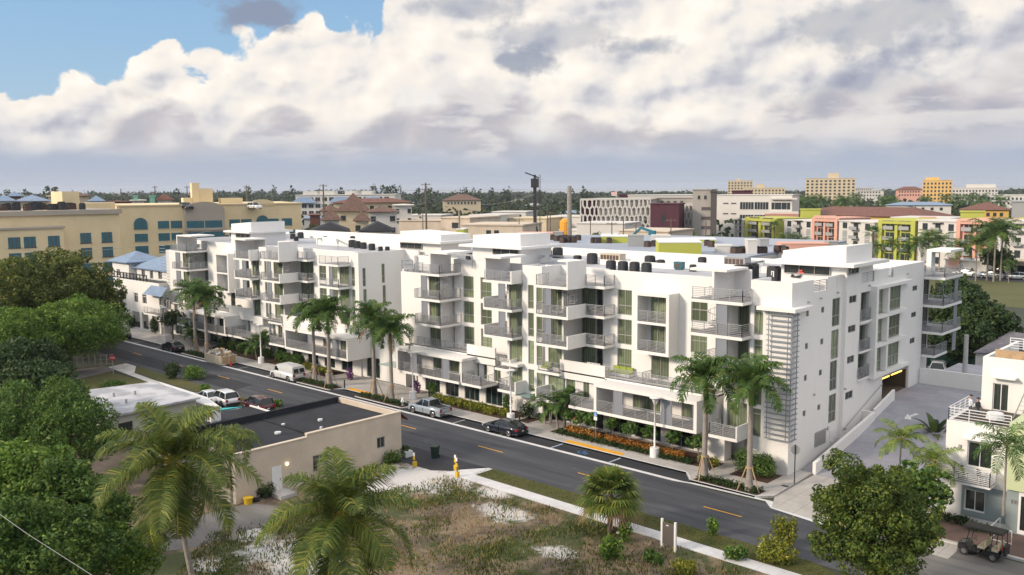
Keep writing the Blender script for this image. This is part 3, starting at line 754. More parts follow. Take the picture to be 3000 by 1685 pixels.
# corner louvre sunshade, ledge
b = MB(); lx = -33.18; ly = 68.6
for i in range(25):
    z = 3.1+i*(13.9-3.1)/24.6
    b.box(-35.4, lx+.12, ly-.14, ly+.02, z, z+.065); b.box(lx-.06, lx+.12, ly+.02, 69.75, z, z+.065)
for (x, y) in ((-35.25,ly),(lx-.35,ly),(lx,ly),(lx,69.6)): b.box(x-.03, x+.03, y-.03, y+.03, 3.1, 13.95)
b.build('louvre_screen', 'screen', A1)
b = MB(); b.box(-36.1, XE+.75, 68.0, 71.6, 14.0, 14.3); b.build('corner_ledge', 'stucco', A1)
# vent, door, lamps and speaker cups on the east wall
b = MB(); b.box(XE, XE+.05, 73.9, 76.1, 1.45, 2.75)
for i in range(9): b.box(XE+.051, XE+.09, 73.95, 76.05, 1.5+i*.138, 1.56+i*.138)
b.build('vent_grille', 'frame_grey', A1)
b = MB(); b.box(XE+.005, XE+.045, 76.9, 77.95, .3, 2.35); dr = b.build('service_door', 'white_paint', A1)
b = MB(); b.box(XE+.046, XE+.1, 77.0, 77.15, 1.2, 1.3); b.build('handle', 'chrome', dr)
for (y, z) in ((70.1,2.35),(76.5,2.65)):
    b = MB(); b.tube([(XE,y,z),(XE+.12,y,z)], .16, 14, 0); b.tube([(XE+.121,y,z),(XE+.15,y,z)], .12, 14, 1); b.build('wall_lamp', ['rail','white_paint'], A1, fix=True)
for (y, z) in ((71.8,14.5),(74.2,14.6),(77.6,14.8),(83.8,14.9),(93.5,15.3),(73.4,6.3),(79.0,5.9)):
    b = MB(); b.tube([(XE-.02 if y < 78.8 else X2-.02,y,z),(XE+.2 if y < 78.8 else X2+.2,y,z-.03)], .09, 8); b.build('wall_fitting', 'concrete', A1, fix=True)

# ---- balconies of the right building
yf = 67.25
xr = X(2175.6, yf, 896); xL = X(1500+1462/ZF, yf, 890)
for i, zu in enumerate(UZ[:3]):
    balcony(A1, xL, xr, yf, YW-.01 if True else 0, zu, [[(xL+.06,yf+.08),(xr-.06,yf+.08),(xr-.06,YT-.1)]], name='balcony')
    if i: screen(A1, X(2060+218/5.42, yf+.2), X(2060+385/5.42, yf+.2), yf+.17, zu+.28, UZ[i-1])
q = MB(); rail_mb(q, [(xL+.3,YW-.6),(xL+.3,yf+.4)], 8.7, 1.05, 8); q.build('inner_railing', 'rail', A1)
W_.box(X(2060+388/5.42, 68.3), X(2060+388/5.42, 68.3)+.16, 68.2, 69.9, 5.8, 14.3)
spiral(A1, xL+1.5, 69.4, 11.65, 14.58, .95, a0=2.2)
b = MB(); px_ = X(2060+190/5.42, 68.2); px2 = X(2060+485/5.42, 68.2)
b.box(px_, px_+.22, 67.6, 71.3, 14.6, 17.0); b.box(px_-2.2, px_+1.4, 67.6, 71.3, 17.0, 17.2)
b.box(px_+.22, px2, 71.1, 71.3, 14.6, 17.0)
b.build('roof_canopy', 'stucco', A1)
# corner second-floor balcony over the entry
balcony(A1, -39.75, -37.0, 66.85, 69.9, 2.72, [[(-39.7,68.8),(-39.7,66.95),(-37.1,66.95)]], [(-37.08,66.86,-37.08,68.88)])
# box frame
xf0, xf1 = X(c4(1000), 69.8), X(c4(1280), 69.8)
b = MB(); yo = 69.8; zt, zb = 14.35, 8.5
b.box(xf0, xf0+.32, yo, YW, zb, zt); b.box(xf1-.32, xf1, yo, YW, zb, zt); b.box(xf0+.32, xf1-.32, yo, YW, zt-.32, zt); b.box(xf0+.32, xf1-.32, yo, YW, zb, zb+.3, 0, top=1); b.box(xf0+.32, xf1-.32, yo, YW, 11.35, 11.6, 0, top=1)
fr = b.build('balcony_frame', ['stucco','deck'], A1)
for z in (8.8, 11.6):
    q = MB(); rail_mb(q, [(xf0+.36,yo+.1),(xf1-.36,yo+.1)], z, 1.05, 8); q.build('railing', 'rail', fr)
    window(A1, 'y', YW-.1, X(c4(1140), YW), X(c4(1258), YW), z+.02, z+2.35, 1, (), rec=-.02)
# stack 3
yA, yB = 67.05, 69.8
xa0, xa1, xb1 = X(cC(375), yA), X(cC(885), yA), X(cC(1465), yB)
for i, zu in enumerate(UZ[:3]):
    b = MB(); b.prism([(xa0,yA),(xa1,yA),(xa1,yB),(xb1,yB),(xb1,YD),(xa0,YD)], zu, zu+.28, 0, 1)
    sol = 1.05 if i else 2.5
    b.box(xa1-.16, xa1, yA, yB+.16, zu+.281, zu+.28+sol)
    if i == 0: b.box(xa1-2.3, xa1-.161, yA+1.2, yB+.16, zu+.28+sol-.2, zu+.28+sol)
    o = b.build('balcony', ['stucco','deck'], A1)
    for r in ([(xa0+.06,69.0),(xa0+.06,yA+.08),(xa1-.2,yA+.08)], [(xa1+.06,yB+.08),(xb1-.06,yB+.08),(xb1-.06,YW-.05)]):
        q = MB(); rail_mb(q, r, zu+.28, 1.05, 8); q.build('railing', 'rail', o)
    if i: screen(A1, X(cC(528), yA+.2), X(cC(622), yA+.2), yA+.18, zu+.28, UZ[i-1])
spiral(A1, xa1-1.3, 69.0-.4, 11.65, 14.58, .95, a0=3.6)
balcony(A1, X(c4(200), 68.6), X(c4(385), 68.6), 68.55, 69.3, 5.2, [[(X(c4(210), 68.6),68.62),(X(c4(385), 68.6)-.06,68.62),(X(c4(385), 68.6)-.06,69.25)]])
balcony(A1, X(c4(190), 67.1), X(c4(345), 67.1)+.3, 67.0, 69.3, 2.72, [[(X(c4(210), 67.1),67.08),(X(c4(345), 67.1)+.2,67.08),(X(c4(345), 67.1)+.2,69.2)]], [(X(c4(195), 67.1),67.0,X(c4(195), 67.1),69.2)])
# stack 2
y2 = 67.4; x20, x21 = X(cF(1435), y2), X(cF(1892), y2)
for i, zu in enumerate(UZ[:3]):
    b = MB(); b.prism([(x20,y2),(x21,y2),(x21,69.3),(x21-.01,YW),(x20,YW)], zu, zu+.28, 0, 1)
    if i: b.box(x20, x20+.16, y2, YW-.1, zu+.281, zu+1.3)
    else: b.box(x21-.16, x21, y2, 69.0, zu+.281, zu+1.35); b.box(x20, x20+.2, y2+.3, YW, zu+.281, zu+2.55); b.box(x20, x20+2.6, y2+.1, YW, zu+2.56, zu+2.78)
    o = b.build('balcony', ['stucco','deck'], A1)
    q = MB(); rail_mb(q, [(x20+.25,y2+.08),(x21-(.06 if i else .2),y2+.08)]+([(x21-.06,68.95)] if i else []), zu+.28, 1.05, 8); q.build('railing', 'rail', o)
    if i: screen(A1, X(cF(1692), y2+.2), X(cF(1787), y2+.2), y2+.18, zu+.28, UZ[i-1])
spiral(A1, x20+1.6, 69.9, 11.65, 14.58, .9, a0=1.0)
b = MB(); b.box(X(cF(2060), 68.8)-2.3, X(cF(2060), 68.8)-.0, 68.0, 69.25, 5.5, 5.78)
b.build('ledge', 'stucco', A1)
balcony(A1, X(c3(915), 68.9), X(c3(1035), 68.9)+.15, 68.3, 70.5, 4.75, [[(X(c3(915), 68.9)+.1,69.6),(X(c3(915), 68.9)+.1,68.38),(X(c3(1035), 68.9)-.1,68.38)]], [(X(c3(1035), 68.9)+.07,68.3,X(c3(1035), 68.9)+.07,70)])
balcony(A1, X(c3(905), 67.4), X(c3(1035), 67.4)+.3, 67.4, 69.5, 2.72, [[(X(c3(905), 67.4)+.1,69.2),(X(c3(905), 67.4)+.1,67.5),(X(c3(1035), 67.4)+.1,67.5)]], [(X(c3(1035), 67.4)+.25,67.4,X(c3(1035), 67.4)+.25,69.2)])
# stack 1
y1 = 68.1; x10, x11 = X(cF(345), y1), X(cF(748), y1)
for i, zu in enumerate(UZ[:3]):
    b = MB(); b.prism([(x10,y1),(x11,y1),(x11,YD),(x10,YD)], zu, zu+.28, 0, 1)
    if i == 0: b.box(x10+2.5, x10+2.75, y1+.2, YW, zu+.281, zu+2.55); b.box(x10+2.5, x10+5.6, y1+.2, YD, zu+2.56, zu+2.78)
    o = b.build('balcony', ['stucco','deck'], A1)
    q = MB(); rail_mb(q, [(x10+.06,y1+1.4),(x10+.06,y1+.08),(x11-.06,y1+.08),(x11-.06,YW-.05)], zu+.28, 1.05, 8); q.build('railing', 'rail', o)
    if i: screen(A1, X(cF(470), y1+.2), X(cF(552), y1+.2), y1+.18, zu+.28, UZ[i-1])
spiral(A1, x11-1.2, 69.6, 11.65, 14.58, .95, a0=3.0)
# louvres on the left end
b = MB()
for i in range(22): z = 4.5+i*.52; b.box(xl-.9, xl+1.3, 70.6, 70.75, z, z+.08); b.box(xl-.9, xl-.75, 70.76, 72.5, z, z+.08)
for x in (xl-.8, xl+1.2): b.box(x-.03, x+.03, 70.62, 70.72, 4.5, 15.6)
b.build('louvre_screen', 'screen', A1)

# ---- podium: second-floor loggias, terraces, ground floor
# right podium
px0, px1 = X(1650+95/5.42, 66.95, 1195), X(1650+2110/5.42, 66.8, 1270)
pc0 = X(1650+495/5.42, 66.95, 1150)
b = MB(); b.box(px0, px1, 66.85, 70.0, 2.72, 3.0, 0, top=1); b.box(pc0, pc0+.3, 66.86, 70, 3.001, 5.3); b.box(px1-.32, px1, 66.86, 70, 3.001, 5.3); b.box(pc0, px1, 66.83, 69.35, 5.3, 5.6)
lg = b.build('loggia', ['stucco','deck'], A1)
s1 = (X(1650+820/5.42, 67.1), X(1650+962/5.42, 67.1)); s2 = (X(1650+1592/5.42, 67.1), X(1650+1752/5.42, 67.1))
for r in ([(px0+.07,69.0),(px0+.07,66.95),(pc0-.05,66.95)], [(pc0+.35,66.95),(s1[0]-.05,66.95)], [(s1[1]+.05,66.95),(s2[0]-.05,66.95)], [(s2[1]+.05,66.95),(px1-.38,66.95)]):
    q = MB(); rail_mb(q, r, 3.0, 1.05, 8); q.build('railing', 'rail', lg)
for s in (s1, s2): screen(A1, s[0], s[1], 66.98, 3.0, 5.3)
hw = [(X(1650+715/5.42, 69.6), X(1650+830/5.42, 69.6), 3.05, 5.25), (X(1650+1115/5.42, 69.6), X(1650+1560/5.42, 69.6), 3.05, 5.25), (X(1650+1900/5.42, 69.6), X(1650+2065/5.42, 69.6), 3.05, 5.25),
      (X(1650+45/5.42, 69.6), X(1650+190/5.42, 69.6), 3.05, 5.35), (X(1650+320/5.42, 69.6), X(1650+415/5.42, 69.6), 3.05, 5.3)]
wall(W_, 'y', 69.6, xA3-.3, px1+.4, 2.9, 5.8, hw)
for i, h in enumerate(hw): window(A1, 'y', 69.6, *h, nv=[0,3,1,1,1][i], tr=((.8,) if i == 3 else ()), rec=.1)
W_.box(px1+.2, px1+.4, 69.85, YW, 0, 5.8)
# terrace floor and parapet above
tz = 5.6
tl = X(1500+400/ZF, 69.3, 1060); tm = X(1500+762/ZF, 69.2, 1080)
b = MB(); b.box(tl, px1+.4, 69.1, YD, tz, tz+.14, 0, top=1); b.box(tl, tm, 69.1, 69.3, 4.95, 6.85); b.box(tl, tl+.16, 69.301, YD, tz+.14, 6.8)
te = b.build('terrace', ['stucco','deck'], A1)
q = MB(); rail_mb(q, [(tm+.05,69.2),(px1+.3,69.2)], tz+.15, 1.05, 8); rail_mb(q, [(tm+4.2,70.9),(tm+4.2,69.4)], tz+.15, 1.05, 8); q.build('railing', 'rail', te)
# ground floor under the right podium
gx0 = X(1650-20/5.42, 69.3, 1250)
gh = []; x = gx0+2.6
mat('shop_glass', (.015,.03,.03), .08)
for wv in (2.2, 2.0, 3.0, 2.6):
    gh.append((x, x+wv, .2, 2.5)); x += wv+.9
wall(W_, 'y', 70.0, gx0, -41.2, 0, 2.72, gh)
for h in gh: window(A1, 'y', 70.0, *h, nv=1, rec=.1, g='shop_glass')
W_.box(-41.2, -39.4, 69.0, 70.2, 0, 2.72); W_.box(-39.4, -37.1, 71.2, 71.4, 0, 2.72)
b = MB(); b.box(-38.6, -37.6, 71.1, 71.18, .14, 2.4); b.build('entry_door', 'frame_grey', A1)
# left podium
qx0, qx1 = X(c3(92), 67.1, 1085), X(c3(600), 67.1, 1120)
qx2, qx3 = X(c3(622), 67.1, 1120), X(c3(780), 67.1, 1140)
b = MB(); b.box(qx0, qx1, 67.0, 70.2, 2.72, 3.0, 0, top=1); b.box(qx0, qx0+.3, 67.01, 70, 3.001, 5.3); b.box(qx1-.1, qx1+.2, 67.3, 70.2, 2.72, 5.3); b.box(qx0, qx1+.6, 66.98, 69.35, 5.3, 5.6)
lg = b.build('loggia', ['stucco','deck'], A1)
s1 = (X(c3(205), 67.3), X(c3(255), 67.3)); s2 = (X(c3(462), 67.3), X(c3(518), 67.3))
for r in ([(qx0+.35,67.1),(s1[0]-.05,67.1)], [(s1[1]+.05,67.1),(s2[0]-.05,67.1)], [(s2[1]+.05,67.1),(qx1-.15,67.1)]):
    q = MB(); rail_mb(q, r, 3.0, 1.05, 8); q.build('railing', 'rail', lg)
for s in (s1, s2): screen(A1, s[0], s[1], 67.13, 3.0, 5.3)
balcony(A1, qx2, qx3, 67.0, 69.6, 2.72, [[(qx2+.07,68.9),(qx2+.07,67.1),(qx3-.07,67.1),(qx3-.07,69.4)]])
hw = [(X(c3(178), 69.7), X(c3(205), 69.7), 3.05, 5.25), (X(c3(380), 69.7), X(c3(462), 69.7), 3.05, 5.25), (X(c3(515), 69.7), X(c3(590), 69.7), 3.05, 5.25),
      (X(c3(708), 69.7), X(c3(755), 69.7), 3.05, 5.4), (X(c3(792), 69.7), X(c3(820), 69.7), 3.05, 5.4), (X(c3(876), 69.7), X(c3(932), 69.7), 3.05, 5.4)]
wall(W_, 'y', 69.7, qx0, x2r, 2.9, 5.8, hw)
for i, h in enumerate(hw): window(A1, 'y', 69.7, *h, nv=[0,1,1,0,0,1][i], tr=((.8,) if i > 2 else ()), rec=.1)
W_.box(qx0, qx0+.2, 69.9, 100, 0, 5.7)
t0 = X(c3(210), 69.3, 1000); t1 = X(c3(667), 69.3, 1030); t2 = X(c3(912), 69.6, 1040)
b = MB(); b.box(qx0, t2, 69.2, YD, tz, tz+.14, 0, top=1); b.box(t1, t2, 69.2, 69.4, 4.9, 6.85)
te = b.build('terrace', ['stucco','deck'], A1)
q = MB(); rail_mb(q, [(t0,69.3),(t1-.1,69.3)], tz+.15, 1.05, 8); q.build('railing', 'rail', te)
gh = []; x = qx0+1.6
for wv in (2.6, 2.2, 2.4, 2.6): gh.append((x, x+wv, .2, 2.5)); x += wv+1.0
wall(W_, 'y', 70.1, qx0+.2, x2r, 0, 2.72, gh)
for h in gh: window(A1, 'y', 70.1, *h, nv=2, rec=.1, g='shop_glass')
# middle entry between the stacks
b = MB(); b.box(x2r-.2, X(cC(345), 69)+.6, 67.6, 69.0, 2.62, 2.68); b.build('glass_canopy', mat('canopy_glass', (.25,.36,.34), .1), A1)
# body, roof deck, parapets
W_.box(X2-.3, X2-.25, 79, 98.2, 0, 16.0) if False else None
wall(W_, 'y', 71.3, -60.2, -57.0, 0, 5.6)
ro = MB(); RZ = 15.2
ro.prism([(xt+.2, YT+.3),(XE-.3, YT+.3),(XE-.3, 98.2),(-48,98.2),(-48,100),(xl+.25,100),(xl+.25,72.6),(xt+.2,72.6)], RZ-.2, RZ)
ro.build('roof_deck', mat('roof_grey', (.42,.43,.46), .8, var=.2, vscale=.35), A1, fix=True)
W_.box(xt-.3, XE-.001, 69.151, 69.55, 15.3, 16.3) if False else None
W_.box(xl, -48, 99.8, 100, 0, 15.5)
for (a, b_, c_, d_) in (): pass
W_.build('wall', 'stucco', A1)
# roof houses (lift and stair rooms) with wide ledges and strip windows
def house(A, x0, x1, y0, y1, zt, zl, win=None, over=1.0, slope=0.0, nm='lift_room'):
    b = MB()
    b.prism([(x0,y0),(x1,y0),(x1,y1),(x0,y1)], RZ, zl)
    b.prism([(x0-over,y0-over),(x1+over,y0-over),(x1+over,y1+over),(x0-over,y1+over)], zl+.002, zl+.3)
    b.prism([(x0+.1,y0+.05),(x1-.1,y0+.05),(x1-.1,y1-.1),(x0+.1,y1-.1)], zl+.302, [zt, zt+slope, zt+slope, zt])
    o = b.build(nm, 'stucco', A, fix=True)
    if win: window(A, 'y', y0-.1, win[0], win[1], win[2], win[3], nv=win[4], rec=-.02, g='glass_dark', fw=.06)
    return o

# ---- left building
A2 = empty('apartment_building', (-117, 80, 0), label='white modern apartment block beyond the planted gap, with two slim windows in its end wall', cat='apartment building', group='white apartment blocks on the street')
W2 = MB(); YM, YT2, YD2 = 72.2, 70.4, 72.8
XE2 = X(cG(1465), YT2, 790)
xl2 = X(cE(150), 72.0, 720)
cols = []
R3 = [(11.72,14.2),(8.78,11.28),(5.86,8.34)]
colw(cG(1362), cG(1420), YT2, 0, (.33,), R3+[(2.9,5.4)])
colw(cG(1180), cG(1325), 70.9, 1, (), R3)
colw(cG(1072), cG(1152), YM, 0, (.4,), R3[:2]); colw(cG(857), cG(968), YM, 1, (.4,), R3)
colw(cG(560), cG(768), YD2, 2, (), R3, 'glass_green')
colw(cG(140), cG(275), 70.3, 1, (), R3); colw(cG(-5), cG(30), 69.9, 0, (.3,), R3)
colw(cE(1430), cE(1537), 70.1, 1, (), R3); colw(cE(1325), cE(1378), YM, 0, (), R3[:2], 'glass_dark')
colw(cE(672), cE(768), YD2, 1, (), R3); colw(cE(340), cE(432), 70.6, 1, (), R3); colw(cE(262), cE(300), 70.6, 0, (), R3[:2], 'glass_dark')
colw(cE(865), cE(942), YM, 0, (.5,), R3[2:], 'glass_dark'); colw(cE(1070), cE(1140), YM, 0, (), R3[2:], 'glass_dark')
xj1 = X(cG(1345), YT2, 790); xd1 = X(cG(1160), 70.9)
xj3 = X(cG(830), YD2); xA3b = X(cG(283), 70.3)+.1
xj4 = X(cE(1560), 70.1); xj5 = X(cE(785), YD2); xA5 = X(cE(436), 70.6)+.1
wall(W2, 'y', YT2, xj1, XE2, 0, 16.1, holes(YT2)); W2.box(xj1, xj1+.2, YT2+.25, YM, 0, 16.1)
wall(W2, 'y', 70.9, xd1, xj1, 2.8, 14.3, [h for h in holes(70.9) if h[0] < xj1]); W2.box(xd1-.2, xd1, 70.9, YM, 2.8, 14.3)
wall(W2, 'y', YM, xj3, xj1, 5.6, 16.0, [h for h in holes(YM) if h[0] > xj3])
wall(W2, 'y', YD2, xA3b, xj3, 5.6, 16.0, holes(YD2)); W2.box(xj3-.2, xj3, YM+.25, YD2, 5.6, 16.0)
W2.box(xA3b-.22, xA3b, 70.3, YD2, 5.6, 14.3); wall(W2, 'y', 70.3, X(cG(32), 70.3), xA3b-.22, 5.6, 14.3, holes(70.3))
wall(W2, 'y', 69.9, xj4-.0, X(cG(32), 69.9), 0, 16.0, holes(69.9)); W2.box(X(cG(32), 69.9)-.2, X(cG(32), 69.9), 70.15, YD2, 14.3, 16.0)
W2.box(xj4, xj4+.2, 70.15, YM, 0, 16.0)
x4d = X(cE(1425), 70.1); wall(W2, 'y', 70.1, x4d, xj4, 2.8, 14.3, [h for h in holes(70.1) if h[0] < xj4]); W2.box(x4d-.2, x4d, 70.1, YM, 2.8, 14.3)
wall(W2, 'y', YM, xj5, x4d, 5.6, 16.0, [h for h in holes(YM) if h[0] > xj5 and h[1] < x4d+1])
wall(W2, 'y', YD2, xA5, xj5, 5.6, 16.0, holes(YD2)); W2.box(xj5-.2, xj5, YM+.25, YD2, 5.6, 16.0)
W2.box(xA5-.22, xA5, 70.6, YD2, 5.6, 14.3); wall(W2, 'y', 70.6, xl2, xA5-.22, 5.6, 14.3, holes(70.6))
wall(W2, 'y', 73.0, xl2, xA5, 14.3, 16.0); W2.box(xl2, xl2+.2, 70.85, 100, 0, 14.3); W2.box(xl2, xl2+.2, 73.25, 100, 14.3, 16.0)
for (Y, xa, xb, a, b, nv, tr, g) in cols: window(A2, 'y', Y, xa, xb, a, b, nv, tr, g=g, rec=.14)
wall(W2, 'y', 72.0, X(cG(-20), 70), X(cG(282), 70.3), 14.3, 16.0)
# east end wall with slim windows
def EWw(a, b, c, d): return (WX(cG(a), 780, XE2)[0], WX(cG(b), 780, XE2)[0], c, d)
yE = WX(1187, 760, XE2)[0]
hE = [EWw(1525,1575,11.7,14.1),EWw(1530,1585,8.75,11.35),EWw(1540,1592,5.9,8.45),EWw(1830,1880,11.9,14.45),EWw(1840,1890,8.9,11.6),EWw(1848,1897,6.1,8.6)]
wall(W2, 'x', XE2, YT2+.25, yE, 0, 16.1, hE)
for h in hE: window(A2, 'x', XE2, *h, nv=0, tr=(.35,), rec=.1)
wall(W2, 'y', yE, XE2-.25, X(cF(430), yE), 0, 16.1)
ro = MB(); ro.prism([(xj3+.3, YM+.3),(XE2-.3, YM+.3),(XE2-.3, yE+.1),(XE2+6,yE+.1),(XE2+6,100),(xl2+.3,100),(xl2+.3,73.3),(xj3+.3,73.3)], RZ-.2, RZ); ro.build('roof_deck', 'roof_grey', A2, fix=True)
# balconies: east stack
def stack(A, x0, x1, yf, xr_rail, yb, zus, rails, scr=None, poly=None, solid=()):
    for i, zu in enumerate(zus):
        b = MB(); b.prism(poly or [(x0,yf),(x1,yf),(x1,yb),(x0,yb)], zu, zu+.28, 0, 1)
        for (a0, a1, b0, b1, hh, only) in solid:
            if only is None or i in only: b.box(a0, a1, b0, b1, zu+.281, zu+.28+hh)
        o = b.build('balcony', ['stucco','deck'], A)
        for r in rails:
            q = MB(); rail_mb(q, r, zu+.28, 1.05, 8); q.build('railing', 'rail', o)
        if scr and i: screen(A, scr[0], scr[1], yf+.18, zu+.28, UZ[i-1])
U2 = UZ[:3]
y = 68.55; a, b_ = X(cG(852), y), X(cG(1155), y)
stack(A2, a, b_, y, 0, YM, U2, [[(a+.06,y+.08),(b_-.06,y+.08),(b_-.06,YT2-.1)]], (X(cG(1022), y+.2), X(cG(1072), y+.2)))
y = 68.0; y2_ = 70.9; a, m_, b_ = X(cG(-70), y), X(cG(230), y), X(cG(668), y2_)
stack(A2, a, b_, y, 0, YD2, U2, [[(a+.06,69.8),(a+.06,y+.08),(m_-.2,y+.08)], [(m_+.06,y2_+.08),(b_-.06,y2_+.08),(b_-.06,YM-.05)]], (X(cG(45), y+.2), X(cG(98), y+.2)),
      poly=[(a,y),(m_,y),(m_,y2_),(b_,y2_),(b_,YD2),(a,YD2)], solid=[(m_-.16,m_,y,y2_+.16,1.05,(1,2)),(m_-.16,m_,y,y2_+.16,2.5,(0,)),(m_-2.2,m_-.161,y+1.3,y2_,2.5,(0,))])
spiral(A2, m_-1.2, 69.4, 11.65, 14.58, .9, a0=3.6)
y = 68.4; a, b_ = X(cE(1140), y), X(cE(1390), y)
stack(A2, a, b_, y, 0, YM, [14.05,11.2,8.35], [[(a+.25,y+.08),(b_-.2,y+.08)]], (X(cE(1278), y+.2), X(cE(1335), y+.2)), solid=[(a,a+.16,y,YM,1.05,(1,2)),(b_-.16,b_,y,70.0,1.3,(0,)),(a,a+.2,y+.3,YM,2.6,(0,)),(a,a+3.2,y+.1,YM,2.8,(9,))])
b = MB(); b.box(a-.3, a+3.4, y, YM-.3, 16.95, 17.15); b.box(a, a+3.0, YM-.3, YM-.1, 14.4, 16.94); b.build('roof_canopy', 'stucco', A2)
for i in (1, 2):
    q = MB(); rail_mb(q, [(b_-.06,y+.08),(b_-.06,69.95)], [14.05,11.2,8.35][i]+.28, 1.05, 8); q.build('railing', 'rail', A2)
y = 70.7; a, b_ = X(cE(850), y), X(cE(1050), y)
b = MB(); b.box(a, a+.3, y, YM, 8.4, 14.5); b.box(b_-.3, b_, y, YM, 8.4, 14.5); b.box(a+.3, b_-.3, y, YM, 14.2, 14.5); b.box(a+.3, b_-.3, y, YM, 8.4, 8.7, 0, top=1); b.box(a+.3, b_-.3, y, YM, 11.25, 11.5, 0, top=1)
fr = b.build('balcony_frame', ['stucco','deck'], A2)
for z in (8.7, 11.5):
    q = MB(); rail_mb(q, [(a+.34,y+.1),(b_-.34,y+.1)], z, 1.05, 8); q.build('railing', 'rail', fr)
y = 68.6; a, b_ = X(cE(160), y), X(cE(395), y)
stack(A2, a, b_, y, 0, YD2, U2, [[(a+.06,70.3),(a+.06,y+.08),(b_-.06,y+.08),(b_-.06,YM)]], (X(cE(232), y+.2), X(cE(295), y+.2)))
spiral(A2, b_-1.6, 70.6, 11.65, 14.58, .95, a0=1.0)
b = MB(); b.box(a+1.6, a+1.85, y+.2, YM, 14.59, 16.9); b.box(a+1.6, a+6.5, y+.2, YD2, 16.9, 17.1); b.build('roof_canopy', 'stucco', A2)
b = MB()
for i in range(22): z = 4.5+i*.5; b.box(xl2-.9, xl2+.9, 70.0, 70.12, z, z+.07)
b.build('louvre_screen', 'screen', A2)
# left building podium: two loggia boxes and small balconies
def pod(A, wl, xa, xb, yfr, canopy, z=2.72):
    b = MB(); b.box(xa, xb, yfr, 70.6, z, z+.3, 0, top=1)
    if canopy: b.box(canopy[0], canopy[0]+.3, yfr+.01, 70.5, z+.301, 5.3); b.box(canopy[1]-.3, canopy[1], yfr+.01, 70.5, z+.301, 5.3); b.box(canopy[0], canopy[1], yfr-.02, 69.8, 5.3, 5.6)
    o = b.build('loggia', ['stucco','deck'], A)
    q = MB(); rail_mb(q, [(xa+.06,yfr+.1),(xb-.06,yfr+.1),(xb-.06,70.2)], z+.3, 1.05, 8); q.build('railing', 'rail', o)
pL0, pL1 = X(c2(205), 66.9, 965), X(c2(600), 66.9, 990)
pod(A2, W2, pL0, X(c2(500), 66.9), 66.9, (pL0, X(c2(490), 66.9)))
pod(A2, W2, X(c2(510), 67.1), X(c2(740), 67.1), 67.1, None)
pod(A2, W2, X(c2(100), 67.4), X(c2(195), 67.4), 67.4, None)
pR0, pR1 = X(c2(985), 66.9, 1020), X(c2(1500), 66.9, 1050)
pod(A2, W2, pR0, pR1, 66.9, (pR0, pR1))
balcony(A2, X(c2(845), 67.2), X(c2(968), 67.2), 67.2, 70, 2.72, [[(X(c2(845), 67.2)+.06,69.6),(X(c2(845), 67.2)+.06,67.28),(X(c2(968), 67.2)-.1,67.28),(X(c2(968), 67.2)-.1,69.6)]])
balcony(A2, X(c2(850), 69.3), X(c2(962), 69.3), 69.2, 70.5, 5.2, [[(X(c2(850), 69.3)+.06,70),(X(c2(850), 69.3)+.06,69.28),(X(c2(962), 69.3)-.1,69.28),(X(c2(962), 69.3)-.1,70)]])
xg = [X(c2(v), 70.2) for v in (330,380,440,490,585,610,680,700,755,800,845,865,885,905,925,960,1100,1160,1290,1350,1430,1480)]
hw = [(xg[0],xg[1],3.05,5.2),(xg[2],xg[3],3.05,5.2),(xg[4],xg[5],3.05,5.3),(xg[6],xg[7],3.05,5.3),(xg[8],xg[9],3.05,5.3),(xg[10],xg[11],3.05,5.3),(xg[12],xg[13],3.05,5.3),(xg[14],xg[15],3.05,5.3),(xg[16],xg[17],3.05,5.2),(xg[18],xg[19],3.05,5.2),(xg[20],xg[21],3.05,5.2)]
wall(W2, 'y', 70.2, xl2+.2, XE2, 2.9, 5.8, hw)
for h in hw: window(A2, 'y', 70.2, *h, nv=1, rec=.1)
for (s0, s1) in ((270,318),(405,445),(1165,1205),(1365,1410)): screen(A2, X(c2(s0), 67.1), X(c2(s1), 67.1), 67.15, 3.02, 5.3)
b = MB(); b.box(xl2, XE2, 69.5, YD2, 5.6, 5.75, 0, top=1); b.box(X(c2(540), 69.6), X(c2(735), 69.6), 69.4, 69.6, 5.0, 6.8); b.box(X(c2(730), 68.9), X(c2(805), 68.9), 68.8, 68.95, 4.9, 6.0); b.box(X(c2(960), 69.6), X(c2(1500), 69.6)+1.5, 69.4, 69.6, 4.95, 6.75)
te = b.build('terrace', ['stucco','deck'], A2)
q = MB(); rail_mb(q, [(X(c2(400), 69.6),69.5),(X(c2(540), 69.6),69.5)], 5.75, 1.05, 8); q.build('railing', 'rail', te)
gh = []; x = xl2+2
while x < XE2-4: gh.append((x, x+2.4, .2, 2.5)); x += 3.9
wall(W2, 'y', 70.7, xl2+.2, XE2-.3, 0, 2.72, gh)
for h in gh: window(A2, 'y', 70.7, *h, nv=1, rec=.1, g='shop_glass')
# entry volume in the gap with glass canopy and roof planter
xg0, xg1 = XE2+.02, qx0-.1
yg = 70.6
wall(W2, 'y', yg, xg0, xg1-2.4, 0, 5.6, [(xg0+.9, xg0+3.6, .14, 2.75)])
window(A2, 'y', yg, xg0+.9, xg0+3.6, .15, 2.75, nv=2, g='shop_glass', rec=.1)
W2.box(xg0, xg1, yg+.25, yE, 5.2, 5.45); W2.box(xg1-2.4, xg1-2.2, yg+.25, yE, 0, 5.2)
b = MB(); b.box(xg1-4.8, xg1-.4, 68.2, 70.6, 2.75, 2.81); b.build('glass_canopy', 'canopy_glass', A2)
W2.box(xl2, XE2-.3, 99.8, 100, 0, 15.4)
b = MB(); b.box(XE2+.3, XE2+5.8, 70.7, 71.1, 5.46, 6.3); b.box(XE2+.3, XE2+5.8, 72.3, 72.6, 5.46, 6.3); b.build('roof_planter', 'stucco', A2)
W2.build('wall', 'stucco', A2)
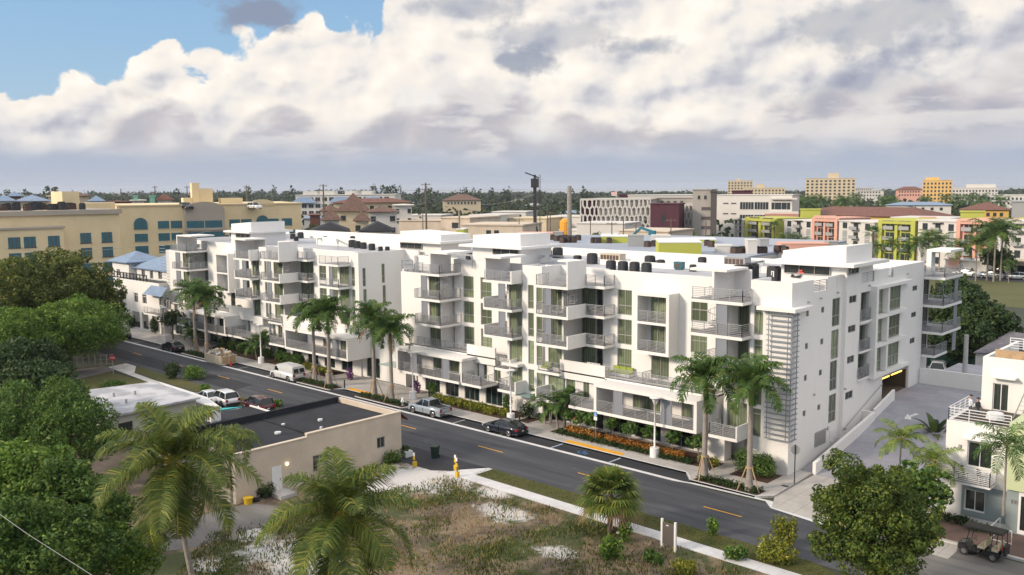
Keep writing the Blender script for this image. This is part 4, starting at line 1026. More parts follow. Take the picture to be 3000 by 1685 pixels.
# house numbers by the shop entrance
def text_obj(name, txt, size, loc, rot, m, parent=None, ext=.01, align='LEFT'):
    cu = bpy.data.curves.new(name, 'FONT'); cu.body = txt; cu.size = size; cu.extrude = ext; cu.align_x = align
    o = bpy.data.objects.new(name, cu); col.objects.link(o); o.rotation_euler = rot
    dg = bpy.context.evaluated_depsgraph_get(); me = bpy.data.meshes.new_from_object(o.evaluated_get(dg)); bpy.data.objects.remove(o)
    me.materials.clear(); me.materials.append(MATS[m]); q = link(name, me, parent)
    q.rotation_euler = rot; q.location = Vector(loc)-(world_loc(parent) if parent else Vector((0,0,0))); return q
mat('num_grey', (.35,.35,.36), .5)
b = MB()
for i in range(3): b.box(xg0-2.2+i*.24, xg0-2.06+i*.24, YT2-.03, YT2-.001, 2.2, 2.5)
b.build('address_number', 'num_grey', A2)
# ---- roof houses: position read at the wall plane, then set back
def hs(A, pl, pr, Y, depth, zt, zl, wpx=None, over=1.0, slope=0.0, py=720, inv=False):
    x0, x1 = X(pl, Y, py), X(pr, Y, py)
    w = None
    if wpx: w = (X(wpx[0], Y, py), X(wpx[1], Y, py), wpx[2], wpx[3], wpx[4])
    return house(A, x0, x1, Y, Y+depth, zt, zl, w, over, slope)
hs(A1, 2200+655/7.233, 2200+2045/7.233, 78.9, 6.0, 18.2, 17.0, (2200+725/7.233, 2200+1710/7.233, 16.1, 16.95, 2), 1.1, .6)
window(A1, 'x', X(2200+2045/7.233, 78.9)+.02, 79.3, 81, 16.3, 16.95, nv=1, rec=-.02, g='glass_dark', fw=.06)
hs(A1, cF(1268), cF(2035), 77.5, 5.5, 18.5, 17.1, (cF(1600), cF(2012), 16.3, 17.0, 2), 1.2, .3)
hs(A1, cF(118), cF(770), 79.0, 5.5, 18.5, 17.1, (cF(135), cF(475), 16.2, 16.95, 2), 1.1, -.3)
hs(A2, cE(1075), cE(1395), 78.0, 6.5, 18.6, 17.2, (cE(1160), cE(1382), 16.4, 17.05, 2), .9, .4)
# low white rooftop walls (stepped parapets) seen behind the condensers
def rwall(A, pa, ya, pb, yb, z0, z1, py=760, th=.25):
    xa, xb = X(pa, ya, py), X(pb, yb, py)
    b = MB(); b.bar((xa,ya,(z0+z1)/2),(xb,yb,(z0+z1)/2), th, z1-z0); return b.build('parapet', 'stucco', A)
rwall(A1, 1850, 86, 2340, 86, 15, 15.9); rwall(A1, 1600, 93, 2130, 93, 15, 16.2)
rwall(A1, 1760, 84, 1990, 84, 15, 15.8)
rwall(A2, 930, 86, 1190, 86, 15, 16.5); rwall(A2, 1010, 92, 1200, 92, 15, 16.4); rwall(A2, 870, 97, 1180, 97, 15, 16.6)
rwall(A2, 740, 95, 850, 95, 15, 16.3)
# red lettering sprayed on the roof house wall
b = MB(); xq = X(2200+830/7.233, 78.88); 
b.poly([(xq,78.77,15.75),(xq+.9,78.77,15.7),(xq+1.15,78.77,16.05),(xq+.75,78.77,15.95),(xq+.45,78.77,15.85),(xq+.15,78.77,16.1)]); b.build('wall_stain', 'black', A1)
mat('red_paint', (.75,.08,.06), .6)
MB().box(xq+.8, xq+1.15, 78.76, 78.77, 16.33, 16.48).build('wall_writing', 'red_paint', A1); MB().box(xq+.68, xq+1.3, 78.76, 78.77, 16.13, 16.28).build('wall_writing', 'red_paint', A1)

# ============================================================ rooftop machines
def ac_proto(name, m, w=.86, h=.95, label='', cat='air conditioner'):
    r = empty(name, (0,0,-50), label=label, cat=cat)
    b = MB(); c = .1; H = w/2
    pts = [(-H+c,-H),(H-c,-H),(H,-H+c),(H,H-c),(H-c,H),(-H+c,H),(-H,H-c),(-H,-H+c)]
    b.prism(pts, .06, h)
    for i in range(7):
        for sx, sy, ax in ((0,-1,0),(1,0,1),(0,1,0),(-1,0,1)):
            o = (i-3)*w/8
            if ax == 0: b.box(o-.012, o+.012, sy*(H+.012)-.01, sy*(H+.012)+.01, .1, h-.06)
            else: b.box(sx*(H+.012)-.01, sx*(H+.012)+.01, o-.012, o+.012, .1, h-.06)
    b.box(-H-.02, H+.02, -H-.02, H+.02, 0, .059); b.build('casing', m, r, local=True)
    b = MB(); b.prism([(p[0]*1.04, p[1]*1.04) for p in pts], h+.001, h+.07); b.prism([(p[0]*.8, p[1]*.8) for p in pts], h+.071, h+.16)
    b.build('fan_top', 'black', r, local=True)
    return r
acp = ac_proto('condenser', 'ac_dark'); acb = ac_proto('condenser', 'ac_brown', .8, .75); acb.name = 'rooftop_unit'; index_children()
used = {}
def ac(proto, px, py, z, label, group, s=1.0):
    """px,py: foot of the unit in the survey picture, z: roof height"""
    x, y = G(px, py, z)
    if proto.name not in used: used[proto.name] = 1; o = proto; o.location = (x, y, z); o.scale = (s*.88,)*3
    else: o = copy_tree(proto, (x, y, z), 0, scale=s*.88)
    o['label'] = label; o['group'] = group; return o
gA = 'rooftop air conditioners'
RW = 15.2
for i, (px, py, s) in enumerate(((1790,792,1.0),(1825,795,1.0),(1859,797,1.0),(1894,800,1.0))):
    ac(acp, px, py, RW+.02, ['leftmost','second from left','third from left','rightmost'][i]+' of the four equal black condensers in a row behind the street parapet', gA, 1.12)
for (px, py, s, l) in ((1904,780,1.25,'tall black condenser standing just behind the row of four'),(1936,785,.95,'small dark condenser to the right of the tall one behind the row'),
    (1692,772,1.0,'dark condenser behind the white stair wall, left of the beige box'),(1735,773,1.3,'tall black condenser right beside the white stair wall'),
    (1634,755,1.35,'tallest black condenser, in the middle of the roof'),(1575,770,1.1,'dark condenser left of the string of bulbs'),(1608,752,.9,'low dark condenser left of the tallest one'),
    (1512,770,1.05,'black condenser in front of the sloped roof house'),(1487,770,.9,'dark condenser half hidden by the flat white canopy'),(1389,762,1.25,'tall black condenser beside the tan parapet corner'),(1374,762,.85,'small black condenser touching the taller one'),
    (2057,778,1.0,'dark condenser behind the flat corner canopy'),(2030,795,.75,'low grey unit with pipes before the corner canopy'),
    (2166,816,1.35,'leftmost of three tall black condensers by the corner tower'),(2180,816,1.4,'middle of three tall black condensers by the corner tower'),(2201,814,1.5,'rightmost of three tall black condensers by the corner tower')):
    ac(acp, px, py, RW+.02, l, gA, s)
o = ac(acp, 2267, 821, RW+.02, 'lone black condenser with a glare painted in pale bars on its side, before the long strip window', gA, 1.4)
mat('glare_white', (.8,.8,.8), .5)
MB().box(.16,.24,-.475,-.46,.3,.75).box(.0,.16,-.475,-.46,.68,.75).box(.0,.06,-.475,-.46,.42,.679).build('painted_glare', 'glare_white', o, local=True)  # reflected glare on the casing, painted as pale bars
for (px, py, s, l) in ((663,706,1.05,'single black condenser left of the flat-topped roof house'),(780,703,1.1,'left one of two black condensers before the white screen wall'),(808,703,1.1,'right one of two black condensers before the white screen wall'),
    (858,700,1.0,'leftmost black condenser in the group behind the stair wall'),(881,698,1.15,'tall black condenser in the middle of the group behind the stair wall'),(906,696,1.15,'tall black condenser at the right of the group behind the stair wall'),(868,706,.8,'low black condenser in front of the group behind the stair wall'),
    (940,712,1.0,'black condenser next to the picture of pipes on the left block'),(953,705,.8,'small black condenser on the left block roof centre'),
    (1032,724,1.15,'front large black condenser right of the second stair wall'),(1047,727,1.1,'second large black condenser right of the second stair wall'),(1065,729,1.0,'black condenser near the roof edge of the left block'),(1090,733,1.0,'right black condenser with bright label near the roof edge'),(1036,712,1.2,'topmost black condenser of the stack by the second stair wall'),
    (1060,690,1.2,'left of three black condensers on the far raised roof'),(1077,690,1.2,'middle of three black condensers on the far raised roof'),(1094,690,1.2,'right of three black condensers on the far raised roof'),(1115,736,.7,'low black unit at the left block end'),(1135,736,.7,'second low black unit at the left block end')):
    ac(acp, px, py, RW+.02, l, gA, s)
def boxunit(px, py, z, w, d, h, m, label, name='air_handler', cat='air handler', rz=0):
    x, y = G(px, py, z); r = empty(name, (x, y, z), rz, label=label, cat=cat)
    b = MB(); b.box(-w/2, w/2, -d/2, d/2, .12, h); b.box(-w/2-.04, w/2+.04, -d/2-.04, d/2+.04, h+.001, h+.06)
    b.box(-w/2+.1, -w/2+.25, -d/2+.1, d/2-.1, 0, .119); b.box(w/2-.25, w/2-.1, -d/2+.1, d/2-.1, 0, .119); b.build('casing', m, r, local=True)
    b = MB(); n = max(2, int(w/.5))
    for i in range(n):
        xa = -w/2+.12+i*(w-.24)/n; b.box(xa, xa+(w-.24)/n-.08, -d/2-.015, -d/2, .25, h-.12)
    b.build('grille', 'ac_brown', r, local=True); return r
boxunit(1795, 768, RW, 3.0, 1.2, 1.0, 'tan', 'beige boxed unit with a row of small bulbs behind the first condensers')
boxunit(2160, 783, RW, 2.6, 1.4, 1.1, 'ac_grey', 'grey air handler behind the corner condensers')
boxunit(1158, 728, RW, 1.8, 1.1, .95, 'ac_grey', 'grey air handler at the right end of the left block')
boxunit(1990, 790, RW, 1.0, .7, .8, 'teal_glass', 'small teal cabinet among pipes on the main roof', 'control_cabinet', 'cabinet')
# duct runs
def duct(pts, z, label, m='ac_grey', r=.12):
    q = [(*G(px, py, z), z) for px, py in pts]; b = MB()
    for a, c in zip(q[:-1], q[1:]): b.bar(a, c, r*2.2, r*1.6)
    for a in q: b.box(a[0]-.04, a[0]+.04, a[1]-.04, a[1]+.04, RW, z)
    return tag(b.build('roof_duct', m), label, 'duct', 'roof ducts')
duct([(1580,755),(1600,748),(1650,752)], 16.0, 'grey duct frame beside the tallest black condenser')
duct([(2205,770),(2238,765),(2252,780)], 16.3, 'grey duct frame on legs behind the corner condensers')
duct([(1340,745),(1380,748),(1384,760)], 16.2, 'grey duct frame between the two sloped roof houses')
duct([(930,700),(985,698),(990,712)], 16.2, 'grey duct frame on the left block behind the second stair wall')
b = MB(); b.box(-1.5,1.5,-.4,.4,0,.12)
# canopy clutter

# ============================================================ plants
def leaf_quads(P, N, s, rng, aspect=.5, jitter=.6):
    n = len(P); D = N+rng.normal(0, jitter, (n,3)); D /= np.linalg.norm(D, axis=1)[:,None]+1e-9
    A = np.cross(D, rng.normal(0, 1, (n,3))); A /= np.linalg.norm(A, axis=1)[:,None]+1e-9
    B = np.cross(D, A); s = (s*rng.uniform(.6, 1.35, n))[:,None]
    V = np.empty((n,4,3)); V[:,0] = P-A*s; V[:,1] = P+B*s*aspect+D*s*.12; V[:,2] = P+A*s; V[:,3] = P-B*s*aspect+D*s*.12
    return V.reshape(-1,3), np.arange(n*4).reshape(-1,4)
def crown_pts(blobs, dens, rng, lo=.72, hi=1.06):
    Ps, Ns = [], []
    for (cx,cy,cz,rx,ry,rz) in blobs:
        n = int(dens*.85*4*math.pi*((rx*ry+rx*rz+ry*rz)/3))
        d = rng.normal(0,1,(n,3)); d /= np.linalg.norm(d,axis=1)[:,None]
        r = rng.uniform(lo, hi, n)[:,None]**.7
        P = np.array([cx,cy,cz])+d*r*np.array([rx,ry,rz]); Ps.append(P); Ns.append(d)
    return np.concatenate(Ps), np.concatenate(Ns)
def make_blobs(R, H, zc, n, rng, k=.42, flat=.75):
    out = [(0,0,zc,R*.62,R*.62,H*.62)]
    ga = math.pi*(3-math.sqrt(5))
    for i in range(n):
        z = 1-1.55*(i+.5)/n; r = math.sqrt(max(0,1-z*z)); a = ga*i+rng.uniform(-.3,.3); q = rng.uniform(.5,.9)
        b = R*k*rng.uniform(.5,1.45)
        c = (math.cos(a)*r*R*q, math.sin(a)*r*R*q, zc+z*H*q); out.append((*c, b*.8, b*.8, b*flat*.8))
        if n >= 16:                                   # smaller leaf clumps standing out of each bough
            for j in range(5):
                d = rng.normal(0,1,3); d[2] = abs(d[2])*.8; d /= np.linalg.norm(d); s = b*rng.uniform(.22,.5); out.append((c[0]+d[0]*b*.85, c[1]+d[1]*b*.85, c[2]+d[2]*b*flat*.85, s, s, s*.7))
    return out
def limbs(mb, base, top, r0, blobs, rng, n=6):
    mid = Vector((base[0]+rng.uniform(-.2,.2), base[1]+rng.uniform(-.2,.2), top*.55)); 
    mb.tube([base, (mid.x*.6+base[0]*.4, mid.y*.6+base[1]*.4, base[2]+top*.3), mid], [r0*1.25, r0, r0*.75], 9)
    for b in list(blobs)[1:n+1]:
        e = Vector(b[:3]); m2 = (mid+e)/2+Vector((0,0,.25)); mb.tube([mid, m2, e], [r0*.55, r0*.35, r0*.12], 6)
def tree(name, x, y, R, H, trunk, leaf, label, cat='tree', group=None, z=0, dens=5, size=.3, n=22, seed=1, bark='bark', k=.42, blobs=None, lean=(0,0), aspect=.5, flat=.75, lo=.72, r0=None, jitter=.6):
    rng = np.random.default_rng(seed)
    r = empty(name, (x, y, z), label=label, cat=cat, group=group)
    bl = blobs or make_blobs(R, H, trunk+H*.9, n, rng, k, flat)
    P, N = crown_pts(bl, dens, rng, lo); V, F = leaf_quads(P, N, size, rng, aspect, jitter)
    np_quads('crown', V, F, leaf, r)
    mb = MB(); limbs(mb, (0,0,-.1), trunk+H*.9, r0 or max(.08, R*.06), bl, rng); mb.build('trunk', bark, r, local=True, smooth=True)
    return r
def bush(name, x, y, rx, ry, h, leaf, label, cat='shrub', group=None, z=.14, dens=40, size=.12, seed=1, n=6, aspect=.45):
    rng = np.random.default_rng(seed); bl = []
    for i in range(n):
        bl.append((rng.uniform(-.6,.6)*rx, rng.uniform(-.5,.5)*ry, h*rng.uniform(.35,.6), rx*rng.uniform(.35,.6), ry*rng.uniform(.45,.75), h*rng.uniform(.35,.5)))
    P, N = crown_pts(bl, dens, rng, .45); P[:,2] = np.maximum(P[:,2], .03); V, F = leaf_quads(P, N, size, rng, aspect, .8)
    o = np_quads(name, V, F, leaf); o.location = (x, y, z); return tag(o, label, cat, group)
# ---- feather palms
def frond(V, F, M, rng, az, el, L, droop, leafL, nl=34, base=(0,0,0), w=.045, mi_leaf=0, mi_r=1, hang=.8, rr=.03, fold=.5):
    d = np.array([math.cos(az)*math.cos(el), math.sin(az)*math.cos(el), math.sin(el)]); side = np.array([-math.sin(az), math.cos(az), 0.0])
    pts = []; p = np.array(base, float); e = el
    n = 14
    for i in range(n+1):
        pts.append(p.copy()); t = i/n; e = el-droop*(t**1.3)
        p = p+np.array([math.cos(az)*math.cos(e), math.sin(az)*math.cos(e), math.sin(e)])*L/n
    pts = np.array(pts)
    for i in range(n):                                  # rachis ribbon (two faces crossed)
        r = rr*(1-i/n*.8)
        a, b = pts[i], pts[i+1]
        for s_, u_ in ((side, 0),(np.array([0,0,1.0]), 0)):
            k = len(V); V.extend([a-s_*r, a+s_*r, b+s_*r, b-s_*r]); F.append((k,k+1,k+2,k+3)); M.append(mi_r)
    for j in range(nl):
        t = .10+.9*(j+.5)/nl; f = t*n; i = min(int(f), n-1); q = pts[i]+(pts[i+1]-pts[i])*(f-i); tg = pts[i+1]-pts[i]; tg /= np.linalg.norm(tg)
        ll = leafL*(math.sin(math.pi*min(1, t*.86+.12))**.6)*rng.uniform(.85,1.1)
        for sgn in (-1, 1):
            up = np.cross(tg, side); up = up if up[2] > 0 else -up
            d1 = side*sgn*.85+tg*.55+up*fold*rng.uniform(-.2,.9); d1 /= np.linalg.norm(d1)
            m1 = q+d1*ll*.5; d2 = d1*1.0+np.array([0,0,-hang*rng.uniform(.7,1.5)]); d2 /= np.linalg.norm(d2); m2 = m1+d2*ll*.5
            ww = tg*w
            k = len(V); V.extend([q-ww*.6, q+ww*.6, m1+ww, m1-ww, m2+ww*.15, m2-ww*.15]); F.append((k,k+1,k+2,k+3)); M.append(mi_leaf); F.append((k+3,k+2,k+4,k+5)); M.append(mi_leaf)
def palm_crown(name, parent, top, n, L, leafL, rng, mats, droop=(1.3,2.0), els=(1.3,-.25), w=.045, nl=34, hang=.8, rr=.03, dead=0, fold=.5):
    V, F, M = [], [], []
    for i in range(n):
        t = (i+.5)/n; az = i*2.39996+rng.uniform(-.15,.15); el = els[0]+(els[1]-els[0])*t+rng.uniform(-.08,.08)
        frond(V, F, M, rng, az, el, L*rng.uniform(.88,1.08)*(.75+.25*min(1,t*3)), rng.uniform(*droop)*(.7+.3*t), leafL, nl, top, w, hang=hang, rr=rr, fold=fold)
    for i in range(dead):
        az = rng.uniform(0, 6.28); frond(V, F, M, rng, az, -.6, L*.8, .9, leafL*.7, 22, (top[0],top[1],top[2]-.2), w, mi_leaf=2, mi_r=2, hang=1.3, rr=rr)
    return np_quads(name, V, F, mats, parent, M)
def royal(seed, h=8.2):
    rng = np.random.default_rng(seed); r = empty('royal_palm', (0,0,-60))
    b = MB(); H = h
    b.tube([(0,0,0),(0,0,.5),(.0,0,1.5),(.02,0,H*.5),(.03,0,H*.78),(.03,0,H*.82)], [.40,.33,.22,.21,.17,.15], 14, 0)
    b.tube([(.03,0,H*.80),(.03,0,H*.84),(.03,0,H*.95),(.03,0,H+.1)], [.2,.21,.17,.1], 12, 1)
    b.build('trunk', ['palm_trunk','crownshaft'], r, local=True, smooth=True)
    palm_crown('crown', r, (.03,0,H), 19, 3.5, 1.1, rng, ['palm_green','rachis_green','dead_frond'], droop=(1.5,2.2), els=(1.45,-.15), w=.05, nl=44, hang=1.0, rr=.035, dead=1, fold=.9)
    b = MB()
    for a in (.6, 2.7, 4.8): b.bar((math.cos(a)*1.0, math.sin(a)*1.0, 0), (math.cos(a)*.27, math.sin(a)*.27, 1.9), .07)
    b.cyl((0,0), .30, 1.8, 1.95, 12); b.build('support_stakes', 'plank', r, local=True)
    return r
rp = royal(3); rp2 = royal(11, 8.6); index_children()
ZP = .14
rows = [(-38.2,63.7,0,1.02,'royal palm at the right end of the street row, left of the corner pair'),(-34.0,63.5,1,1.0,'rightmost street royal palm, in front of the louvred corner'),
 (-82.5,64.1,1,1.04,'left royal palm of the pair beside the fire hydrant'),(-79.1,63.9,0,1.0,'right royal palm of the pair, nearest the fire hydrant'),
 (-94.7,64.2,0,1.02,'left royal palm of the pair behind the white van'),(-91.0,63.8,1,1.04,'right royal palm of the pair behind the white van'),
 (-125.2,64.1,1,1.03,'left royal palm of the farthest pair by the dumpster'),(-121.2,63.8,0,1.05,'right royal palm of the farthest pair, nearest the dumpster')]
usedp = {0:False,1:False}
for i, (x, y, k, s, lab) in enumerate(rows):
    pr = (rp, rp2)[k]
    if not usedp[k]: usedp[k] = True; o = pr; o.location = (x,y,ZP); o.scale = (s,)*3
    else: o = copy_tree(pr, (x,y,ZP), scale=s)
    o.rotation_euler.z = i*1.3; tag(o, lab, 'palm tree', 'royal palms along the street')
# ---- coconut palms in the foreground
def coconut(x, y, h, L, seed, label, az0=0, leafL=1.25, n=24, lean=(0,0)):
    rng = np.random.default_rng(seed); r = empty('coconut_palm', (x,y,0), az0, label=label, cat='palm tree', group='coconut palms on the vacant lot')
    b = MB(); b.tube([(lean[0],lean[1],-.1),(lean[0]*.7,lean[1]*.7,h*.25),(lean[0]*.3,lean[1]*.3,h*.6),(0,0,h-.3)], [.26,.17,.14,.13], 10); b.build('trunk', 'bark_pale', r, local=True, smooth=True)
    palm_crown('crown', r, (0,0,h), n, L, leafL, rng, ['palm_olive','rachis','dead_frond'], droop=(1.35,2.0), els=(1.4,-.85), w=.032, nl=110, hang=.75, rr=.075, dead=0, fold=.75)
    b = MB()
    for i in range(10):
        a = rng.uniform(0,6.28); q = .3; c = (math.cos(a)*q, math.sin(a)*q, h-.45-rng.uniform(0,.35)); b.tube([(c[0],c[1],c[2]-.13),(c[0],c[1],c[2]-.06),(c[0],c[1],c[2]+.06),(c[0],c[1],c[2]+.13)], [.04,.12,.12,.04], 8)
    b.build('coconuts', 'rachis', r, local=True, smooth=True); return r
def at_h(px, py, dist):                                   # point on the sight line at a ground distance
    d = ray(px, py); t = dist/math.hypot(d[0], d[1]); return d[0]*t, d[1]*t, CAM_H+d[2]*t
cx_, cy_, cz_ = at_h(1003, 1515, 45.5); coconut(cx_, cy_, cz_, 4.9, 5, 'large coconut palm at the bottom centre with drooping yellow-ribbed fronds', .3, 1.35, 25, (-.6,.5))
cx_, cy_, cz_ = at_h(505, 1350, 50); coconut(cx_, cy_, cz_, 5.0, 9, 'large coconut palm in front of the flat white-roofed house at the left', 1.1, 1.35, 25, (1.2,-.6))
# fan palm
def fan_palm(x, y, h, R, seed, label, leaf='palm_olive', n=34, trunk='bark', name='cabbage_palm', group=None, seg=26, cat='palm tree', r0=.2):
    rng = np.random.default_rng(seed); r = empty(name, (x,y,0), label=label, cat=cat, group=group)
    b = MB(); b.tube([(0,0,-.1),(0,0,h*.5),(0,0,h)], [r0,r0*.85,r0*1.1], 9); b.build('trunk', trunk, r, local=True)
    V, F, M = [], [], []
    for i in range(n):
        t = (i+.5)/n; az = i*2.39996; el = 1.35-1.9*t; d = np.array([math.cos(az)*math.cos(el), math.sin(az)*math.cos(el), math.sin(el)]); side = np.array([-math.sin(az), math.cos(az), 0.0]); up = np.cross(d, side); up = up if up[2] > 0 else -up
        p0 = np.array([0,0,h-.1]); p1 = p0+d*R*.45; p1[2] -= R*.06
        k = len(V); V.extend([p0-side*.02, p0+side*.02, p1+side*.02, p1-side*.02]); F.append((k,k+1,k+2,k+3)); M.append(1)
        dead = t > .86
        for j in range(seg):
            a = -1.9+3.8*j/(seg-1); ld = d*math.cos(a)+side*math.sin(a)+up*.12*abs(math.sin(a)); ll = R*.55*(1-.25*abs(a)/1.9)*rng.uniform(.9,1.1)
            m1 = p1+ld*ll*.6; m2 = m1+(ld+np.array([0,0,-.8]))*ll*.4; ww = np.cross(ld, up)*.045*R/1.9; k = len(V)
            V.extend([p1-ww*.3, p1+ww*.3, m1+ww, m1-ww, m2+ww*.2, m2-ww*.2]); F.append((k,k+1,k+2,k+3)); F.append((k+3,k+2,k+4,k+5)); M += [2 if dead else 0]*2
    np_quads('crown', V, F, [leaf,'rachis_green','dead_frond'], r, M); return r
sx_, sy_ = G(1787, 1560, .05); cz = WY(1765, 1440, sy_)[1]
fan_palm(sx_, sy_, cz, 2.75, 4, 'shaggy cabbage palm with fan leaves standing by the near footpath', n=44)
# thin palm beside the shop with a long bare trunk
tx, ty = G(210/2.4733+600, 1100+1190/2.4733, .05); tz_ = WY(672, 1270, ty)[1]
rng = np.random.default_rng(21); r = empty('slender_palm', (tx,ty,0), label='slender coconut palm with a long thin trunk at the shop corner', cat='palm tree')
b = MB(); b.tube([(0,0,-.1),(0,0,1.6),(-.03,0,1.65),(-.1,0,tz_)], [.15,.13,.11,.09], 9); b.build('trunk', 'bark_pale', r, local=True, smooth=True)
palm_crown('crown', r, (-.1,0,tz_), 11, 2.6, .85, rng, ['palm_olive','rachis','dead_frond'], droop=(1.6,2.1), els=(.5,-.5), nl=34, hang=1.0)
# ---- small feather palms (reusable)
def small_palm(seed, h, L, mats, n=14, leafL=.6, els=(1.4,.0), nl=24, tr=.09, multi=1, name='areca_palm'):
    rng = np.random.default_rng(seed); r = empty(name, (0,0,-60)); b = MB()
    V, F, M = [], [], []
    for s in range(multi):
        a = s*6.28/max(1,multi); bx, by = (math.cos(a)*.35, math.sin(a)*.35) if multi > 1 else (0,0); hh = h*rng.uniform(.75,1.05) if multi > 1 else h; tp = (bx*1.9, by*1.9, hh)
        b.tube([(bx,by,0),(bx*1.4,by*1.4,hh*.6),tp], [tr,tr*.8,tr*.7], 7)
        for i in range(n):
            t = (i+.5)/n; frond(V, F, M, rng, i*2.39996, els[0]+(els[1]-els[0])*t, L*rng.uniform(.85,1.1), rng.uniform(1.2,1.8), leafL, nl, tp, .04, hang=.8)
    b.build('trunk', 'palm_trunk', r, local=True); np_quads('crown', V, F, mats, r, M); return r
pa = small_palm(5, 2.4, 1.9, ['palm_green','rachis_green'], 11, .55, multi=3); pb = small_palm(8, 5.0, 2.3, ['palm_light','rachis'], 15, .7, els=(1.3,-.4), name='christmas_palm'); pc = small_palm(13, 4.6, 2.4, ['palm_green','rachis_green'], 16, .75, els=(1.3,-.5), name='coconut_palm'); index_children(); PALM_B, PALM_C = pb, pc
seen = {}
def place(pr, x, y, z, s, rz, label, cat='palm tree', group=None):
    if pr.name in seen: o = copy_tree(pr, (x,y,z), rz, scale=s)
    else: seen[pr.name] = 1; o = pr; o.location = (x,y,z); o.rotation_euler.z = rz; o.scale = (s,)*3
    return tag(o, label, cat, group)
gp = 'young palms by the apartments'
for (x, y, s, lab) in ((-57.0,67.8,1.25,'clumping young palm against the wall left of the red sign'),(-59.2,68.2,1.0,'feathery young palm left of the glass entrance recess'),(-113.2,67.6,1.2,'young clumping palm right of the dumpster'),(-133,68.0,1.2,'young palm at the far end of the left apartment block'),(-131,66.8,.9,'low young palm by the far end of the left block')):
    place(pa, x, y, .14, s, x, lab, group=gp)
# planting in front of the apartments
xs = [-55.3,-54.0,-52.6,-50.3,-48.0,-46.0,-43.3,-40.9]
lbl = ['first','second','third','fourth','fifth','sixth','seventh','last']
proto_t = None
for i, x in enumerate(xs):
    tree('seagrape_tree', x, 66.9+.25*(i % 2), .82, .72, 1.15, 'leaf_green', '%s small round-crowned tree from the left, standing in the orange hedge'%lbl[i], group='small trees in the orange hedge', z=.14, dens=42, size=.13, n=8, seed=60+i, bark='bark_pale', k=.55, aspect=.75, r0=.045)
bush_i = 0
def hedge(x0, x1, y, ry, h, leaf, lab, group, step=1.1, **kw):
    n = max(1, int(abs(x1-x0)/step))
    for i in range(n):
        x = x0+(x1-x0)*(i+.5)/n
        yield i, n, x
names = ['first','second','third','fourth','fifth','sixth','seventh','eighth','ninth','tenth','eleventh','twelfth']
b = MB(); b.box(-57.2,-40.0,66.1,69.4,.10,.16); b.box(-75.5,-63.2,66.5,69.9,.10,.16); b.box(-37.2,-33.7,66.0,68.6,.10,.16); b.box(-39.9,-39.0,66.3,68.3,.1,.16)
b.box(-100,-96,66.8,70.0,.1,.16); b.box(-128,-103,66.9,70.0,.1,.16); b.box(-84.7,-75.9,62.75,64.3,.11,.165); b.box(-96.7,-89.2,62.75,64.5,.11,.165); b.box(-127,-119,62.75,64.5,.11,.165); b.box(-38.7,-32.9,62.8,64.2,.11,.165); b.box(-62.5,-61,67,69,.1,.16)
tag(b.build('planting_bed', 'mulch'), kind='structure')
for i, n, x in hedge(-56.0, -41.0, 66.6, .5, .9, 'leaf_croton', '', ''):
    if i < 12: bush('croton', x, 66.85, .75, .5, .85, 'leaf_croton', '%s orange croton from the left in the hedge under the white loggia'%names[i], group='orange croton hedge', seed=100+i, size=.13, dens=45)
for i, n, x in hedge(-75.3, -64.0, 67.2, .5, .9, '', '', '', 1.25):
    bush('yellow_shrub', x, 67.2, .85, .6, 1.0, 'leaf_yellow', '%s yellow-green shrub from the left in the hedge behind the silver pickup'%names[min(i,11)], group='yellow-green hedge behind the pickup', seed=140+i, size=.13, dens=45)
for i, n, x in hedge(-102.8, -96.3, 67.6, .5, .9, '', '', '', 1.3):
    bush('yellow_shrub', x, 67.9, .9, .6, 1.05, 'leaf_yellow', '%s yellow-green shrub from the left in the hedge behind the white van'%names[min(i,11)], group='yellow-green hedge behind the van', seed=160+i, size=.13, dens=45)
for i, n, x in hedge(-126.5, -112, 68.2, .5, .9, '', '', '', 1.5):
    bush('green_shrub', x, 68.6, 1.0, .7, 1.7, 'leaf_dark' if i % 2 else 'leaf_green', '%s green shrub from the left under the far loggia'%names[min(i,11)], group='green shrubs under the far loggia', seed=180+i, size=.15, dens=35)
for i, n, x in hedge(-110.5, -103.5, 68.2, .5, .9, '', '', '', 1.4):
    bush('green_shrub', x, 68.4, .95, .75, 1.8, 'leaf_green', '%s leafy shrub from the left between the dumpster and the van'%names[min(i,11)], group='leafy shrubs between dumpster and van', seed=200+i, size=.15, dens=35)
def low(x0, x1, y, lab, seed):
    rng = np.random.default_rng(seed); n = int(260*abs(x1-x0)); P = np.stack([rng.uniform(x0,x1,n), y+rng.normal(0,.35,n), rng.uniform(.02,.38,n)],1); P[:,1] = np.clip(P[:,1], y-.65, y+.65)
    N = np.tile([0,0,1.0],(n,1)); V, F = leaf_quads(P, N, .1, rng, .5, .8); o = np_quads('ground_cover', V, F, 'leaf_dark'); o.location = (0,0,.15); return tag(o, lab, 'ground cover', kind='stuff')
low(-84.2,-76.3,63.5,'low dark plants round the palms by the hydrant',1); low(-96.3,-89.5,63.5,'low dark plants round the palms behind the van',2); low(-126.5,-119.5,63.5,'low dark plants round the farthest pair of palms',3); low(-38.5,-33.0,63.4,'low dark plants round the rightmost palms',4); low(-56.5,-41,66.4,'dark edging plants before the orange hedge',5)
bush('green_shrub', -35.3, 67.1, 2.1, 1.2, 2.1, 'leaf_green', 'big feathery green shrub at the foot of the white corner tower', seed=31, dens=34, size=.2, n=9, aspect=.18)
bush('yellow_shrub', -39.5, 66.7, 1.0, .5, 1.1, 'leaf_yellow', 'yellow-green shrub right of the corner entry path', seed=32, dens=40)
bush('green_shrub', -62.3, 68.3, .7, .8, 2.2, 'leaf_dark', 'tall dark shrub against the wall left of the street lamp base', seed=33, dens=40)
